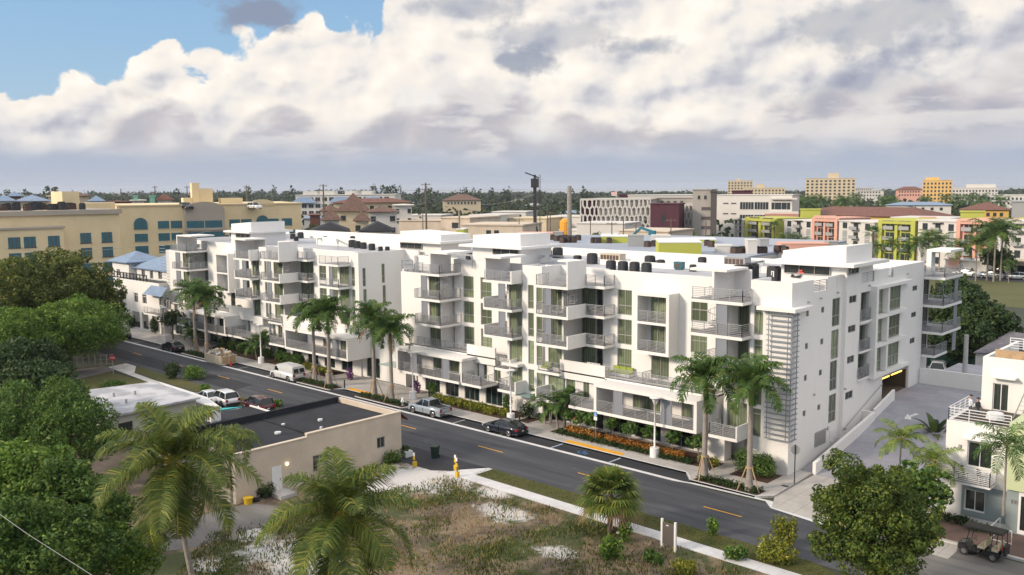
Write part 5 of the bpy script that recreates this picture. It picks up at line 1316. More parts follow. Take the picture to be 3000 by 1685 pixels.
bush('green_shrub', -65.6, 68.6, .6, .6, 2.3, 'leaf_green', 'narrow green shrub at the right end of the yellow hedge', seed=34, dens=40)
bush('green_shrub', -76.8, 68.0, .9, .7, 2.0, 'leaf_green', 'leafy shrub at the left end of the yellow hedge', seed=35, dens=40)
bush('flowering_shrub', -79.9, 68.3, .6, .5, 1.7, 'leaf_flower', 'purple flowering shrub right of the glass entrance canopy', seed=36, dens=40)
bush('flowering_shrub', -92.3, 67.9, .6, .5, 1.7, 'leaf_flower', 'purple flowering shrub beside the street number on the white wall', seed=37, dens=40)
bush('green_shrub', -60.8, 68.6, .6, .6, .9, 'leaf_dark', 'low dark shrub beside the recessed glass entrance', seed=38)
bush('planter_shrub', XE2+3.0, 71.5, 2.9, .7, 2.0, 'leaf_green', 'green hedge in the roof planter between the two white blocks', cat='hedge', z=5.6, seed=39, dens=30, size=.2, n=12)
bush('planter_shrub', X(cE(1150), 70.4), 70.6, 1.6, .5, .9, 'leaf_green', 'trailing plants on the terrace edge of the far white block', cat='hedge', z=5.9, seed=40, dens=40, size=.13)
# ---- big trees, left
def big(px, py, zc, R, H, leaf, label, seed, size=.3, dens=8, n=26, group='large trees at the left edge', **kw):
    """crown centre seen at px,py and standing zc metres up"""
    x, y = G(px, py, zc); return tree('broadleaf_tree', x, y, R, H, max(.3, zc-H*.9), leaf, label, group=group, dens=dens, size=size, n=n, seed=seed, **kw)
big(180, 905, 6.7, 9.8, 7.4, 'leaf_olive', 'largest olive-green tree at the left, its crown reaching the cream building', 1, .26, 11, 44, k=.32)
big(0, 880, 6.0, 8.5, 6.5, 'leaf_olive', 'olive-green tree cut by the left edge of the picture beside the largest one', 2, .27, 9, 34, k=.34)
big(200, 985, 5.0, 6.6, 4.2, 'leaf_lime', 'bright feathery green tree below the largest olive one', 3, .24, 12, 30, k=.36, aspect=.3)
big(315, 970, 4.4, 2.7, 3.2, 'leaf_green', 'green tree crown right of the feathery one, nearest the street', 4, .24, 12, 18, k=.4, aspect=.3)
big(30, 1010, 5.0, 6.2, 3.8, 'leaf_lime', 'light green tree at the left edge above the shadowed fence', 5, .24, 10, 26, k=.38, aspect=.35)
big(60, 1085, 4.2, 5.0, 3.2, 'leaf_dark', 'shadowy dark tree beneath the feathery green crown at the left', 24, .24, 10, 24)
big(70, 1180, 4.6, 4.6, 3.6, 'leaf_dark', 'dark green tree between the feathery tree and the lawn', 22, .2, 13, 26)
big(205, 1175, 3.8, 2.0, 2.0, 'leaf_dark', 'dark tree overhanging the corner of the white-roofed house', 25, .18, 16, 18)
big(50, 1285, 5.2, 3.8, 4.2, 'leaf_green', 'green feathery tree at the left edge, middle height', 8, .18, 17, 28, aspect=.3)
big(205, 1285, 5.6, 3.3, 4.2, 'leaf_green', 'green feathery tree left of the coconut palm', 9, .17, 19, 28, aspect=.3)
big(40, 1440, 5.0, 3.5, 3.6, 'leaf_lime', 'light green tree low at the left edge', 10, .16, 19, 26)
big(175, 1470, 4.8, 3.0, 3.2, 'leaf_green', 'leafy green tree in the bottom left corner', 11, .15, 22, 26)
big(30, 1610, 4.6, 3.1, 3.2, 'leaf_green', 'green tree at the very bottom left corner', 12, .14, 24, 26)
big(190, 1640, 4.2, 2.6, 2.6, 'leaf_green', 'low green tree at the bottom edge beneath the overhead wire', 23, .13, 26, 22)
big(365, 1645, 2.6, 2.2, 1.9, 'leaf_lime', 'rounded light green tree at the bottom edge, left of the coconut trunk', 13, .11, 40, 20)
big(320, 1520, 3.6, 1.9, 1.9, 'leaf_green', 'small green treetop above the rounded light green tree', 14, .13, 28, 16)
big(650, 1370, 1.7, 1.2, 1.4, 'leaf_dark', 'dark bushy tree at the left corner of the tan shop', 15, .13, 26, 10, group=None)
# big round tree at lower right
x, zc = WY(2560, 1540, 50.5); tree('broadleaf_tree', x, 50.5, 3.35, 4.6, zc-4.1, 'leaf_round', 'dense round olive tree at the lower right in front of the driveway', dens=66, size=.105, n=40, seed=16, k=.33, flat=.8)
x, zc = WY(2690, 1415, 62.5); tree('broadleaf_tree', x, 62.5, 1.9, 2.2, 1.2, 'leaf_green', 'green tree half hidden behind the round olive tree', dens=18, size=.18, n=18, seed=17)
gx = 'palms by the driveway'
x, z = WY(2640, 1275, 66.5); place(pb, x, 66.5, z-5.3, 1.0, .5, 'light green feathery palm rising behind the round olive tree', group=gx)
x, z = WY(2740, 1345, 65.5); place(pb, x, 65.5, z-5.2, 1.0, 2.1, 'second feathery palm with yellow ribs beside the townhouse wall', group=gx)
x, z = WY(2950, 1305, 61.6); place(pc, x, 61.6, z-4.6, 1.0, 1.0, 'palm with a thin pale trunk in front of the townhouse balcony', group=gx)
# banana plant
rng = np.random.default_rng(50); V, F, M = [], [], []
for i in range(15):
    az = i*2.4; el = 1.3-.08*i; L = 2.6; p = np.array([0,0,1.6]); sd_ = np.array([-math.sin(az), math.cos(az), 0])
    prev = None
    for j in range(8):
        t = j/7; e = el-1.4*t*t; w_ = .32*math.sin(math.pi*(.12+.86*t))
        row = (p-sd_*w_+np.array([0,0,.1*w_]), p, p+sd_*w_+np.array([0,0,.1*w_]))
        k = len(V); V.extend(row)
        if prev is not None: F += [(prev,prev+1,k+1,k),(prev+1,prev+2,k+2,k+1)]; M += [0,0]
        prev = k; p = p+np.array([math.cos(az)*math.cos(e), math.sin(az)*math.cos(e), math.sin(e)])*L/7
r = empty('banana_plant', (*G(2735,1330,.1),.1), label='dark green banana plant against the townhouse side wall', cat='plant')
np_quads('leaves', V, F, ['leaf_dark'], r); b = MB(); b.tube([(0,0,0),(0,0,1.7)], [.16,.1], 8); b.build('stem', 'rachis_green', r, local=True)
# wall climber and small plants at the townhouse
bush('climber', *G(2905, 1525, .1), .75, .35, 2.9, 'leaf_dark', 'tall clipped green climber on the townhouse wall by the window', cat='shrub', seed=51, size=.1, dens=60, n=12)
for i, (px, py, lf, lb) in enumerate(((2745,1520,'leaf_yellow','yellow-green shrub under the townhouse side tree'),(2790,1535,'leaf_dark','dark low shrub left under the townhouse window'),(2840,1545,'leaf_dark','dark low shrub beneath the townhouse window'),(2875,1560,'leaf_lime','lime shrub behind the golf cart roof'))):
    x, y = G(px, py, .1); bush('garden_shrub', x, y, .8, .45, .8, lf, lb, seed=52+i, z=.1, dens=50, size=.1)
# shrubs in the foreground lot
for i, (px, py, rx, h, lf, lb) in enumerate(((1800,1640,1.0,1.7,'leaf_lime','bright lime shrub in the foreground below the cabbage palm'),(1830,1590,.55,1.9,'leaf_lime','upright lime shrub right of the cabbage palm trunk'),(2010,1680,1.0,1.0,'leaf_yellow','yellow-green shrub at the bottom edge, right of the lime one'),(2090,1570,.45,1.5,'leaf_lime','slim lime sapling by the near footpath'),(2270,1650,1.3,1.5,'leaf_yellow','sparse yellow-green shrub at the bottom right of the lot'),(2300,1600,.8,2.1,'leaf_yellow','thin yellow sapling reaching over the near footpath'),(2150,1640,.9,1.0,'leaf_green','green shrub at the bottom between two yellow ones'),(1920,1650,.8,.9,'leaf_green','low green shrub at the bottom centre right'))):
    x, y = G(px, py, 0); bush('lot_shrub', x, y, rx, rx*.8, h, lf, lb, seed=70+i, z=0, dens=38, size=.12, n=9, group='wild shrubs on the vacant lot')
for i, (px, py, R, H, lf, lb) in enumerate(((1145,1355,1.0,.9,'leaf_green','round green bush at the end wall of the tan shop'),(1185,1335,.7,.8,'leaf_dark','dark bush beside the shop end wall by the bin'),(565,1110,1.5,1.4,'leaf_lime','light green bush between the white-roofed house and the street'),(505,1110,1.1,1.9,'leaf_dark','thin dark tree by the white-roofed house and the street'),(770,1455,1.0,.9,'leaf_dark','grey-green bush beside the white shop door'),(600,1150,.8,.8,'leaf_lime','lime bush by the parked white car'),(812,1190,.7,.6,'leaf_lime','lime weeds at the back corner of the black shop roof'),(540,1420,1.3,1.3,'leaf_dark','dark bush in front of the shop corner'),(330,1140,1.8,.8,'leaf_green','low green bush at the edge of the left lawn'))):
    x, y = G(px, py, 0); bush('wild_bush', x, y, R, R, H*1.3, lf, lb, seed=80+i, z=0, dens=26, size=.14, n=8)
# rough grass tufts on the lot (uncountable)
def tufts(name, n, poly, m, h, lab, seed, w=.03, keep=None):
    rng = np.random.default_rng(seed); xs_ = [p[0] for p in poly]; ys_ = [p[1] for p in poly]; P = []
    cl = rng.uniform([min(xs_),min(ys_)],[max(xs_),max(ys_)],(260,2))
    while len(P) < n:
        c = cl[rng.integers(len(cl))]; p = c+rng.normal(0,.8,2); ins = False
        for i in range(len(poly)):
            a, b_ = poly[i], poly[i-1]
            if (a[1] > p[1]) != (b_[1] > p[1]) and p[0] < (b_[0]-a[0])*(p[1]-a[1])/(b_[1]-a[1])+a[0]: ins = not ins
        if ins: P.append(p)
    P = np.array(P); d = rng.normal(0,1,(n,2)); d /= np.linalg.norm(d,axis=1)[:,None]; hh = h*rng.uniform(.4,1.3,n); V = np.zeros((n,4,3)); ln = rng.normal(0,.35,(n,2))*hh[:,None]
    V[:,0,:2] = P-d*w; V[:,1,:2] = P+d*w; V[:,2,:2] = P+d*w*.2+ln; V[:,2,2] = hh; V[:,3,:2] = P-d*w*.2+ln; V[:,3,2] = hh
    o = np_quads(name, V.reshape(-1,3), np.arange(n*4).reshape(-1,4), m); o.location = (0,0,.02); return tag(o, lab, 'grass', kind='stuff')
leaf_mat('straw', (.26,.185,.10), (.19,.13,.07), (.32,.24,.13), nscale=1)
lotp = [(-58,30),(-55,50),(-52.5,50.2),(-20,50.1),(-22,38),(-34,24),(-50,22)]
tufts('dry_grass', 9000, lotp, 'straw', .26, 'dry straw-coloured grass on the vacant lot', 1); tufts('weeds', 20000, lotp, 'leaf_olive', .2, 'green weeds on the vacant lot', 2, .05)
tufts('verge_grass', 12000, [(-53.6,52.0),(-53.8,53.9),(-24.2,53.9),(-22,52.9),(-22,51.8)], 'leaf_olive', .09, 'short grass of the near verge', 3, .03)

# ============================================================ foreground buildings
# tan shop with the black flat roof
S = empty('shop_building', (-62,43,0), label='tan stucco shop with a black flat roof beside the near side of the street', cat='shop')
b = MB(); x0, x1, y0, y1, H = -71.1, -61.9, 34.4, 51.0, 3.9
def shopwall(mb): 
    wall(mb, 'x', x1, y0, y1, 0, 3.55, [(37.6,38.5,.15,2.25),(41.5,42.9,.9,2.3),(48.2,49.1,1.4,2.4)])
    mb.box(x0, x1-.25, y0, y0+.25, 0, 3.55); mb.box(x0, x1-.25, y1-.25, y1, 0, 3.55); mb.box(x0, x0+.25, y0+.25, y1-.25, 0, 3.55)
shopwall(b)
b.box(x1-.25, x1, y0, 41.0, 3.551, 3.95); b.box(x1-.25, x1, 41.0, y1, 3.551, 4.2); b.box(x0, x1-.251, y0, y0+.25, 3.551, 3.8); b.box(x0, x1-.251, y1-.3, y1, 3.551, 4.2); b.box(x1-.32, x1+.07, y0-.07, 41.0, 3.951, 4.03); b.box(x1-.32, x1+.07, 41.0, y1+.07, 4.201, 4.3)
b.build('wall', 'tan', S)
b = MB(); b.poly([(x0+.2,y0+.2,3.6),(x1-.25,y0+.2,3.55),(x1-.25,y1-.3,3.75),(x0+.2,y1-.3,3.75)]); b.box(x0-.1, x0+.15, y0, y1, 3.56, 4.25); b.box(x0+.16, x1-.26, 42.2, 42.32, 3.7, 3.76)
rf = b.build('roof', 'dark_roof', S)
for (x, y, r_) in ((-65.6,40.6,.28),(-66.5,45.5,.22),(-64.2,44.0,.12),(-67.6,42.4,.16)):
    b = MB(); b.cyl((x,y), r_, 3.7, 3.86, 12); b.build('roof_vent', 'concrete_new', rf)
b = MB(); b.box(x1+.005, x1+.04, 37.6, 38.5, .2, 2.25); d = b.build('door', 'white_paint', S)
b = MB(); b.box(x1+.041, x1+.1, 38.3, 38.38, 1.1, 1.2); b.build('handle', 'chrome', d)
mat('bulb', (1,.8,.5), .5, emis=(1,.72,.35,6))
b = MB(); b.box(x1+.0, x1+.12, 38.95, 39.1, 2.15, 2.3); b.build('wall_lamp', 'bulb', S)
window(S, 'x', x1, 41.5, 42.9, .9, 2.3, nv=1, g='glass_dark', rec=.08); window(S, 'x', x1, 48.2, 49.1, 1.4, 2.4, nv=1, g='glass_dark', rec=.08)
b = MB(); b.box(x1+.01, x1+.5, 41.9, 42.6, 1.0, 1.5); b.build('window_air_conditioner', 'ac_grey', S)
b = MB(); b.box(x1+.02, x1+1.7, 37.3, 38.8, 0, .3); rail_mb(b, [(x1+.1,37.3),(x1+1.6,37.3)], .3, .9, 3, pr=.04); rail_mb(b, [(x1+.1,38.8),(x1+1.6,38.8)], .3, .9, 3, pr=.04); b.build('doorstep', 'concrete', S)
b = MB(); b.poly([(x0,y1+.05,4.1),(x1,y1+.05,4.1),(x1+.1,y1+.9,3.3),(x0,y1+.9,3.3)]); b.poly([(x0,y1+.9,3.29),(x1+.1,y1+.9,3.29),(x1,y1+.05,4.09),(x0,y1+.05,4.09)]); b.build('tiled_eave', mat('terracotta', (.30,.075,.04), .8, var=.3, vscale=4), S)
b = MB(); b.box(x1-.1, x1+.5, 51.1, 51.9, 0, .55); b.build('low_wall', 'concrete_new', S)
b = MB(); b.box(x0+1.2, x0+1.3, y0-.1, y0-.02, 1.4, 2.6); b.box(x0+1.9, x0+2.3, y0-.14, y0-.02, 1.0, 1.9); b.box(x0+3.9, x0+4.0, y0-.1, y0-.02, .2, 3.2); b.build('meter_box', 'ac_grey', S)
# lower wing with black roof between the shop and the white-roofed house
S2 = empty('shop_annex', (-76,40,0), label='low dark-roofed annex with a white fascia edge between the shop and the white-roofed house', cat='building')
b = MB(); wall(b, 'y', 35.4, -77.3, -71.4, 0, 3.1, [(-76.6,-75.4,1,2.3),(-73.9,-72.6,1,2.2)]); b.box(-77.3,-77.05,35.65,44.7,0,3.1); b.box(-77.05,-71.4,44.45,44.7,0,3.1); b.build('wall', 'tan', S2)
window(S2, 'y', 35.4, -76.6, -75.4, 1, 2.3, g='glass_dark'); window(S2, 'y', 35.4, -73.9, -72.6, 1, 2.2, g='glass_dark')
b = MB(); b.box(-77.5,-71.42,35.2,45.0,3.102,3.3); rf = b.build('roof', 'dark_roof', S2)
b = MB(); b.box(-77.6,-71.3,45.0,45.15,3.1,3.42); b.box(-71.4,-71.18,35.2,45.0,3.301,3.62); b.build('fascia', 'white_paint', rf)
boxunit(625, 1235, 3.3, 1.0, 1.0, 1.1, 'white_paint', 'white boxy cooling unit on the annex roof above the coconut palm', 'cooling_unit', 'cooling unit')
# white-roofed house
Hs = empty('flat_roof_house', (-90,40,0), label='single-storey house with a worn white flat roof behind the coconut palm', cat='house')
ra = [G(650/2.112, 1000+470/2.112, 3.2), G(1240/2.112, 1000+345/2.112, 3.2), G(945/2.112, 1000+250/2.112, 3.2), G(540/2.112, 1000+300/2.112, 3.2)]
cxh = sum(p[0] for p in ra)/4; cyh = sum(p[1] for p in ra)/4
b = MB(); b.prism(ra, 3.0, 3.2); mat('worn_white', (.50,.50,.53), .8, col2=(.30,.31,.34), c2f=.2, vscale=.35); rf = b.build('roof', 'worn_white', Hs, fix=True)
b = MB(); ins = [(cxh+(p[0]-cxh)*.93, cyh+(p[1]-cyh)*.93) for p in ra]; b.prism(ins, 0, 2.998); b.build('wall', mat('pale_green_wall', (.42,.42,.36), .9), Hs, fix=True)
for i, (t, u) in enumerate(((.3,.3),(.5,.55),(.25,.6))):
    p = (ra[0][0]*(1-t)*(1-u)+ra[1][0]*t*(1-u)+ra[2][0]*t*u+ra[3][0]*(1-t)*u, ra[0][1]*(1-t)*(1-u)+ra[1][1]*t*(1-u)+ra[2][1]*t*u+ra[3][1]*(1-t)*u)
    b = MB(); b.cyl(p, .12, 3.2, 3.6, 8); b.build('roof_vent', 'ac_grey', rf)
b = MB()
a, c = Vector((*ins[0],0)), Vector((*ins[1],0)); dr_ = (c-a).normalized(); nn = Vector((dr_.y,-dr_.x,0))
for s, e in ((1.0,2.4),(4.5,5.8)):
    p = a+dr_*s+nn*.04; q = a+dr_*e+nn*.04; b.bar((p.x,p.y,1.6), (q.x,q.y,1.6), .05, 1.2)
b.build('window', 'glass_dark', Hs)
# second smaller white roof beside it
H2 = empty('carport', (-84,46,0), label='small white-roofed carport strip between the house and the parked cars', cat='carport')
q = [G(1180/2.112,1000+370/2.112,2.6), G(1370/2.112,1000+410/2.112,2.6), G(1280/2.112,1000+345/2.112,2.6), G(985/2.112,1000+250/2.112,2.6)]
b = MB(); b.prism(q, 2.5, 2.6); b.build('roof', 'concrete_new', H2, fix=True); b = MB()
for p in q: b.box(p[0]-.05,p[0]+.05,p[1]-.05,p[1]+.05,0,2.499)
b.build('post', 'white_paint', H2)
# canopy sails
mat('sail_teal', (.05,.42,.42), .7); mat('sail_grey', (.42,.45,.5), .7)
p = [G(1180/2.112,1000+450/2.112,2.5), G(1500/2.112,1000+415/2.112,2.5), G(1310/2.112,1000+405/2.112,2.7), G(1190/2.112,1000+420/2.112,2.7)]
b = MB(); b.prism(p, 2.45, 2.5); for_sh = b.build('shade_sail', 'sail_grey', fix=True); tag(for_sh, 'grey shade awning behind the annex roof', 'awning')
p2 = [G(1300/2.112,1000+440/2.112,2.55), G(1500/2.112,1000+405/2.112,2.6), G(1370/2.112,1000+405/2.112,2.75)]
b = MB(); b.prism(p2, 2.56, 2.62); tag(b.build('shade_sail', 'sail_teal', fix=True), 'teal triangular shade sail behind the annex roof', 'awning')
# fence along the left lane
b = MB()
fx0, fy0 = G(140, 1085); fx1, fy1 = G(330, 1070)
for i in range(12):
    t = i/11; x, y = fx0+(fx1-fx0)*t, fy0+(fy1-fy0)*t; b.box(x-.05,x+.05,y-.05,y+.05,0,1.6)
for z in (.3,.9,1.5): b.bar((fx0,fy0,z),(fx1,fy1,z),.05)
tag(b.build('wire_fence', 'frame_grey'), 'low grey wire fence in the shade of the large trees', 'fence')
# ---- townhouse at the right edge
Tn = empty('townhouse', (-14,69,0), label='white, grey and lime townhouse with balconies at the right edge of the picture', cat='townhouse')
tyf = 67.9; txl = WY(2300+985/2.113, 1400, tyf)[0]; 
def tx(px, y=tyf, py=1400): return WY(2300+px/2.113, py, y)[0]
def tz_(px, py, y=tyf): return WY(2300+px/2.113, 1000+py/2.113, y)[1]
xg = tx(1385); zt2 = tz_(1100, 500)
b = MB(); 
zr1 = zt2
wd = [(tx(1120),tx(1275),tz_(1200,785),tz_(1200,630)), (tx(1115),tx(1245),tz_(1180,1055),tz_(1180,925))]
wall(b, 'y', tyf, txl, xg, 0, zr1, wd); b.box(txl, txl+.25, tyf+.25, 82, 0, zr1); b.box(txl+.25, xg, tyf+.25, 82, zr1-.35, zr1-.05)
ys3 = tyf+5.2; zr3 = WY(2300+1235/2.113, 1000+95/2.113, ys3)[1]
x3 = WY(2300+1210/2.113, 1200, ys3)[0]
z3b = zr1
wd3 = [(WY(2300+1285/2.113,1150,ys3)[0], WY(2300+1385/2.113,1150,ys3)[0], zr1-.03, WY(2300+1330/2.113,1000+262/2.113,ys3)[1])]
wall(b, 'y', ys3, x3, 6, zr1-.3, zr3, wd3); b.box(x3, x3+.25, ys3+.25, 82, zr1, zr3); b.build('wall', 'stucco', Tn)
b = MB(); b.box(txl, xg, tyf+.26, 82, zr1-.048, zr1-.02); b.build('terrace_floor', 'dirt', Tn)
window(Tn, 'y', tyf, *wd[0][:2], *wd[0][2:], nv=1, g='glass_dark', fr='white_paint'); window(Tn, 'y', tyf, *wd[1][:2], *wd[1][2:], nv=1, g='glass_dark', fr='white_paint'); window(Tn, 'y', ys3, *wd3[0][:2], *wd3[0][2:], nv=1, g='glass_dark', fr='white_paint')
b = MB(); b.box(tx(1100), xg-.01, tyf-.03, tyf-.001, tz_(1180,1090), tz_(1180,890)); 
mat('grey_green', (.26,.31,.31), .85); mat('lime_wall', (.50,.56,.34), .85); mat('grey_blue', (.42,.50,.50), .85)
o = None
b = MB(); za, zb_, wa, wb = tz_(1180,1092), tz_(1180,890), wd[1][0], wd[1][1]
b.box(tx(1098), wa-.01, tyf-.04, tyf-.002, za, zb_); b.box(wb+.01, xg-.01, tyf-.04, tyf-.002, za, zb_); b.box(wa-.01, wb+.01, tyf-.04, tyf-.002, wd[1][3]+.01 if wd[1][3] > wd[1][2] else wd[1][2], zb_); b.box(wa-.01, wb+.01, tyf-.04, tyf-.002, za, min(wd[1][2:])-.01)
b.build('window_surround', 'grey_green', Tn)
# lime and grey-blue neighbouring bay
zl = tz_(1440, 500)
b = MB(); b.box(xg+.01, 8, tyf-.6, 82, tz_(1400,905), zl); b.build('lime_wall', 'lime_wall', Tn)
b = MB(); b.box(xg+.01, 8, tyf-.3, 82, 0, tz_(1400,905)-.01); b.build('grey_wall', 'grey_green', Tn)
b = MB(); b.box(xg+.6, 8, tyf+3.0, 82, zl+.01, WY(2300+1440/2.113,1000+165/2.113,tyf+3)[1]); b.build('upper_wall', 'grey_blue', Tn)
b = MB(); b.box(tx(1455,tyf-.3), tx(1530,tyf-.3), tyf-.34, tyf-.302, .2, tz_(1470,930,tyf-.3)); d = b.build('door', 'white_paint', Tn); b = MB(); b.box(tx(1470,tyf-.3), tx(1530,tyf-.3), tyf-.36, tyf-.342, .5, tz_(1470,960,tyf-.3)); b.build('pane', 'glass_dark', d)
mat('white_metal', (.72,.73,.75), .4)
q = MB(); rail_mb(q, [(txl+.1,ys3-.2),(txl+.1,tyf+.08),(xg-.05,tyf+.08)], zr1, .95, 5, sp=1.3); q.build('terrace_railing', 'white_metal', Tn)
q = MB(); rail_mb(q, [(x3+.3,ys3+6),(x3+2.2,ys3+6)], zr3-.2, .9, 5); q.build('roof_railing', 'white_metal', Tn)
q = MB(); q.box(x3+.5, x3+4.5, ys3+1.2, ys3+1.35, zr3-.3, zr3+.45); q.build('timber_screen', 'plank', Tn)
bz = tz_(1160, 900, tyf-1.5)
bo = balcony(Tn, tx(1040,tyf-1.4), tx(1275,tyf-1.4), tyf-1.5, tyf-.001, bz, [], m=('white_paint','deck'), th=.15)
q = MB(); rail_mb(q, [(tx(1040,tyf-1.4)+.06,tyf-.1),(tx(1040,tyf-1.4)+.06,tyf-1.42),(tx(1275,tyf-1.4)-.06,tyf-1.42),(tx(1275,tyf-1.4)-.06,tyf-.1)], bz+.15, 1.05, 8, sp=1.6); q.build('railing', 'white_metal', bo)
for (a, c, z, y) in ((1105,1300,tz_(1200,600),tyf),(1265,1420,WY(2300+1330/2.113,1000+215/2.113,ys3)[1],ys3)):
    b = MB(); b.box(WY(2300+a/2.113,1300,y)[0], WY(2300+c/2.113,1300,y)[0], y-.7, y-.001, z-.08, z+.04); b.build('door_hood', 'white_paint', Tn)
b = MB(); b.box(tx(1075)-.1, tx(1092)-.1, tyf-.1, tyf, tz_(1080,655), tz_(1080,638)); b.build('wall_lamp', 'frame_grey', Tn)
mat('num_dark', (.15,.16,.16), .5)
b = MB()
for i in range(3): b.box(tx(1408,tyf-.3)+i*.2, tx(1408,tyf-.3)+.12+i*.2, tyf-.33, tyf-.301, tz_(1408,1003,tyf-.3), tz_(1408,1003,tyf-.3)+.26)
b.build('address_number', 'num_dark', Tn)
q = MB(); rail_mb(q, [(xg-.3,tyf-.4),(xg-.3,tyf-2.6),(xg+1.0,tyf-2.6)], .1, 1.0, 2, sp=2.2); q.build('entry_railing', 'white_metal', Tn)
# ladder, table, chair, person
def ladder(p, q, w, label):
    b = MB(); p = Vector(p); q = Vector(q); u = Vector((1,.25,0)).normalized()*w/2
    for s in (-1,1): b.bar(p+u*s, q+u*s, .05, .07)
    n = 14
    for i in range(1, n): c = p+(q-p)*i/n; b.bar(c-u, c+u, .035)
    return b
lb_ = ladder((x3+2.9, ys3-1.7, zr1), (x3+4.0, ys3-.1, zr3+.3), .45, ''); r = empty('ladder', (x3+2.9, ys3-1.7, zr1), label='tall aluminium ladder leaning on the townhouse from its terrace', cat='ladder'); lb_.build('rails', mat('alu', (.55,.56,.58), .35, metal=.7), r)
tbx, tby = WY(2300+1300/2.113, 1000+480/2.113, tyf+1.3)[0], tyf+1.3
r = empty('terrace_table', (tbx, tby, zr1), label='round table under a pale cloth on the townhouse terrace', cat='table')
b = MB(); b.cyl((0,0), .52, .68, .73, 18); b.tube([(0,0,.3),(0,0,.679)], [.62,.52], 18); b.build('tablecloth', 'concrete_new', r, local=True, smooth=False); b = MB(); b.cyl((0,0), .05, 0, .29, 8); b.build('leg', 'rail', r, local=True)
def chair(x, y, z, rz, m, label, group=None):
    r = empty('chair', (x,y,z), rz, label=label, cat='chair', group=group)
    b = MB(); b.box(-.24,.24,-.24,.24,.42,.47); b.build('seat', m, r, local=True); b = MB(); b.box(-.24,.24,.2,.25,.471,.95); b.build('backrest', m, r, local=True)
    for sx in (-.2,.2):
        for sy in (-.2,.2): b = MB(); b.box(sx-.02,sx+.02,sy-.02,sy+.02,0,.419); b.build('leg', m, r, local=True)
    return r
chair(tx(1100,tyf-.8), tyf-.75, bz+.15, 1.2, 'black', 'dark chair on the small white townhouse balcony'); chair(tx(1215,tyf-.8), tyf-.7, bz+.15, 2.4, 'black', 'second dark chair on the small white townhouse balcony, by the glass door')
def person(x, y, z, rz, shirt, pants, label, sit=False, cap=True):
    r = empty('person', (x,y,z), rz, label=label, cat='person')
    me = bpy.data.meshes.new('body'); bm_v = []; bm_e = []; rad = []
    def v(p, ra): bm_v.append(p); rad.append(ra); return len(bm_v)-1
    if sit: hip, kn, ft = .45, (.0,-.42,.47), (0,-.46,.06)
    else: hip = .92
    p0 = v((0,0,hip), .15)
    def ch(a, pts):
        for p, ra in pts: b_ = v(p, ra); bm_e.append((a,b_)); a = b_
        return a
    c = ch(p0, [((0,0,hip+.2),.135),((0,.0,hip+.42),.155)]); nk = ch(c, [((0,0,hip+.56),.06)]); ch(nk, [((0,-.01,hip+.66),.095),((0,-.01,hip+.78),.09)])
    for s in (-1,1):
        ch(c, [((s*.19,0,hip+.48),.07),((s*.25,-.03,hip+.22),.05),((s*.2,-.22,hip+.05),.04),((s*.17,-.3,hip+.04),.035)])
        if sit: ch(p0, [((s*.1,0,hip-.01),.1),((s*.12,-.42,hip+.02),.075),((s*.12,-.46,.1),.05),((s*.12,-.6,.04),.04)])
        else: ch(p0, [((s*.1,0,hip-.08),.1),((s*.11,-.02,.5),.07),((s*.11,.02,.1),.05),((s*.11,-.14,.04),.04)])
    me.from_pydata(bm_v, bm_e, []); me.update(); o = link('body', me, r)
    m = o.modifiers.new('s','SKIN'); me.skin_vertices[0].data[0].use_root = True
    for i, q in enumerate(rad): me.skin_vertices[0].data[i].radius = (q,q)
    o.modifiers.new('u','SUBSURF').levels = 1; o.modifiers['u'].render_levels = 2
    dg = bpy.context.evaluated_depsgraph_get(); me2 = bpy.data.meshes.new_from_object(o.evaluated_get(dg)); bpy.data.objects.remove(o)
    me2.materials.clear(); me2.materials.append(mat('skin',(.42,.24,.16),.6)); me2.materials.append(shirt); me2.materials.append(pants)
    mi = [1 if (hip+.02 < sum(me2.vertices[k].co.z for k in p.vertices)/len(p.vertices) < hip+.56 and abs(sum(me2.vertices[k].co.x for k in p.vertices)/len(p.vertices)) < .3) else (2 if sum(me2.vertices[k].co.z for k in p.vertices)/len(p.vertices) <= hip+.02 else 0) for p in me2.polygons]
    me2.polygons.foreach_set('material_index', mi); me2.polygons.foreach_set('use_smooth', [True]*len(mi)); link('body', me2, r)
    b = MB(); zz = hip+.80; b.tube([(0,-.01,zz-.02),(0,-.01,zz+.05),(0,-.01,zz+.09)], [.112,.1,.04], 12)
    if cap: b.box(-.07,.07,-.22,-.09,zz-.02,zz+.0)
    b.build('cap' if cap else 'hair', 'black', r, local=True, smooth=False); return r
ppx = WY(2300+1145/2.113, 1000+440/2.113, tyf+1.4); person(ppx[0], tyf+1.4, zr1-.02, 2.2, mat('shirt_white',(.6,.6,.62),.8), mat('trousers',(.08,.09,.12),.8), 'person in a white shirt and dark cap standing at the townhouse terrace railing')
ppx = WY(2300+1192/2.113, 1000+392/2.113, tyf+3.2); person(ppx[0], tyf+3.2, zr1-.55, 1.2, mat('shirt_dark',(.05,.05,.06),.8), MATS['trousers'], 'person in a dark cap, mostly hidden behind the terrace corner of the townhouse')
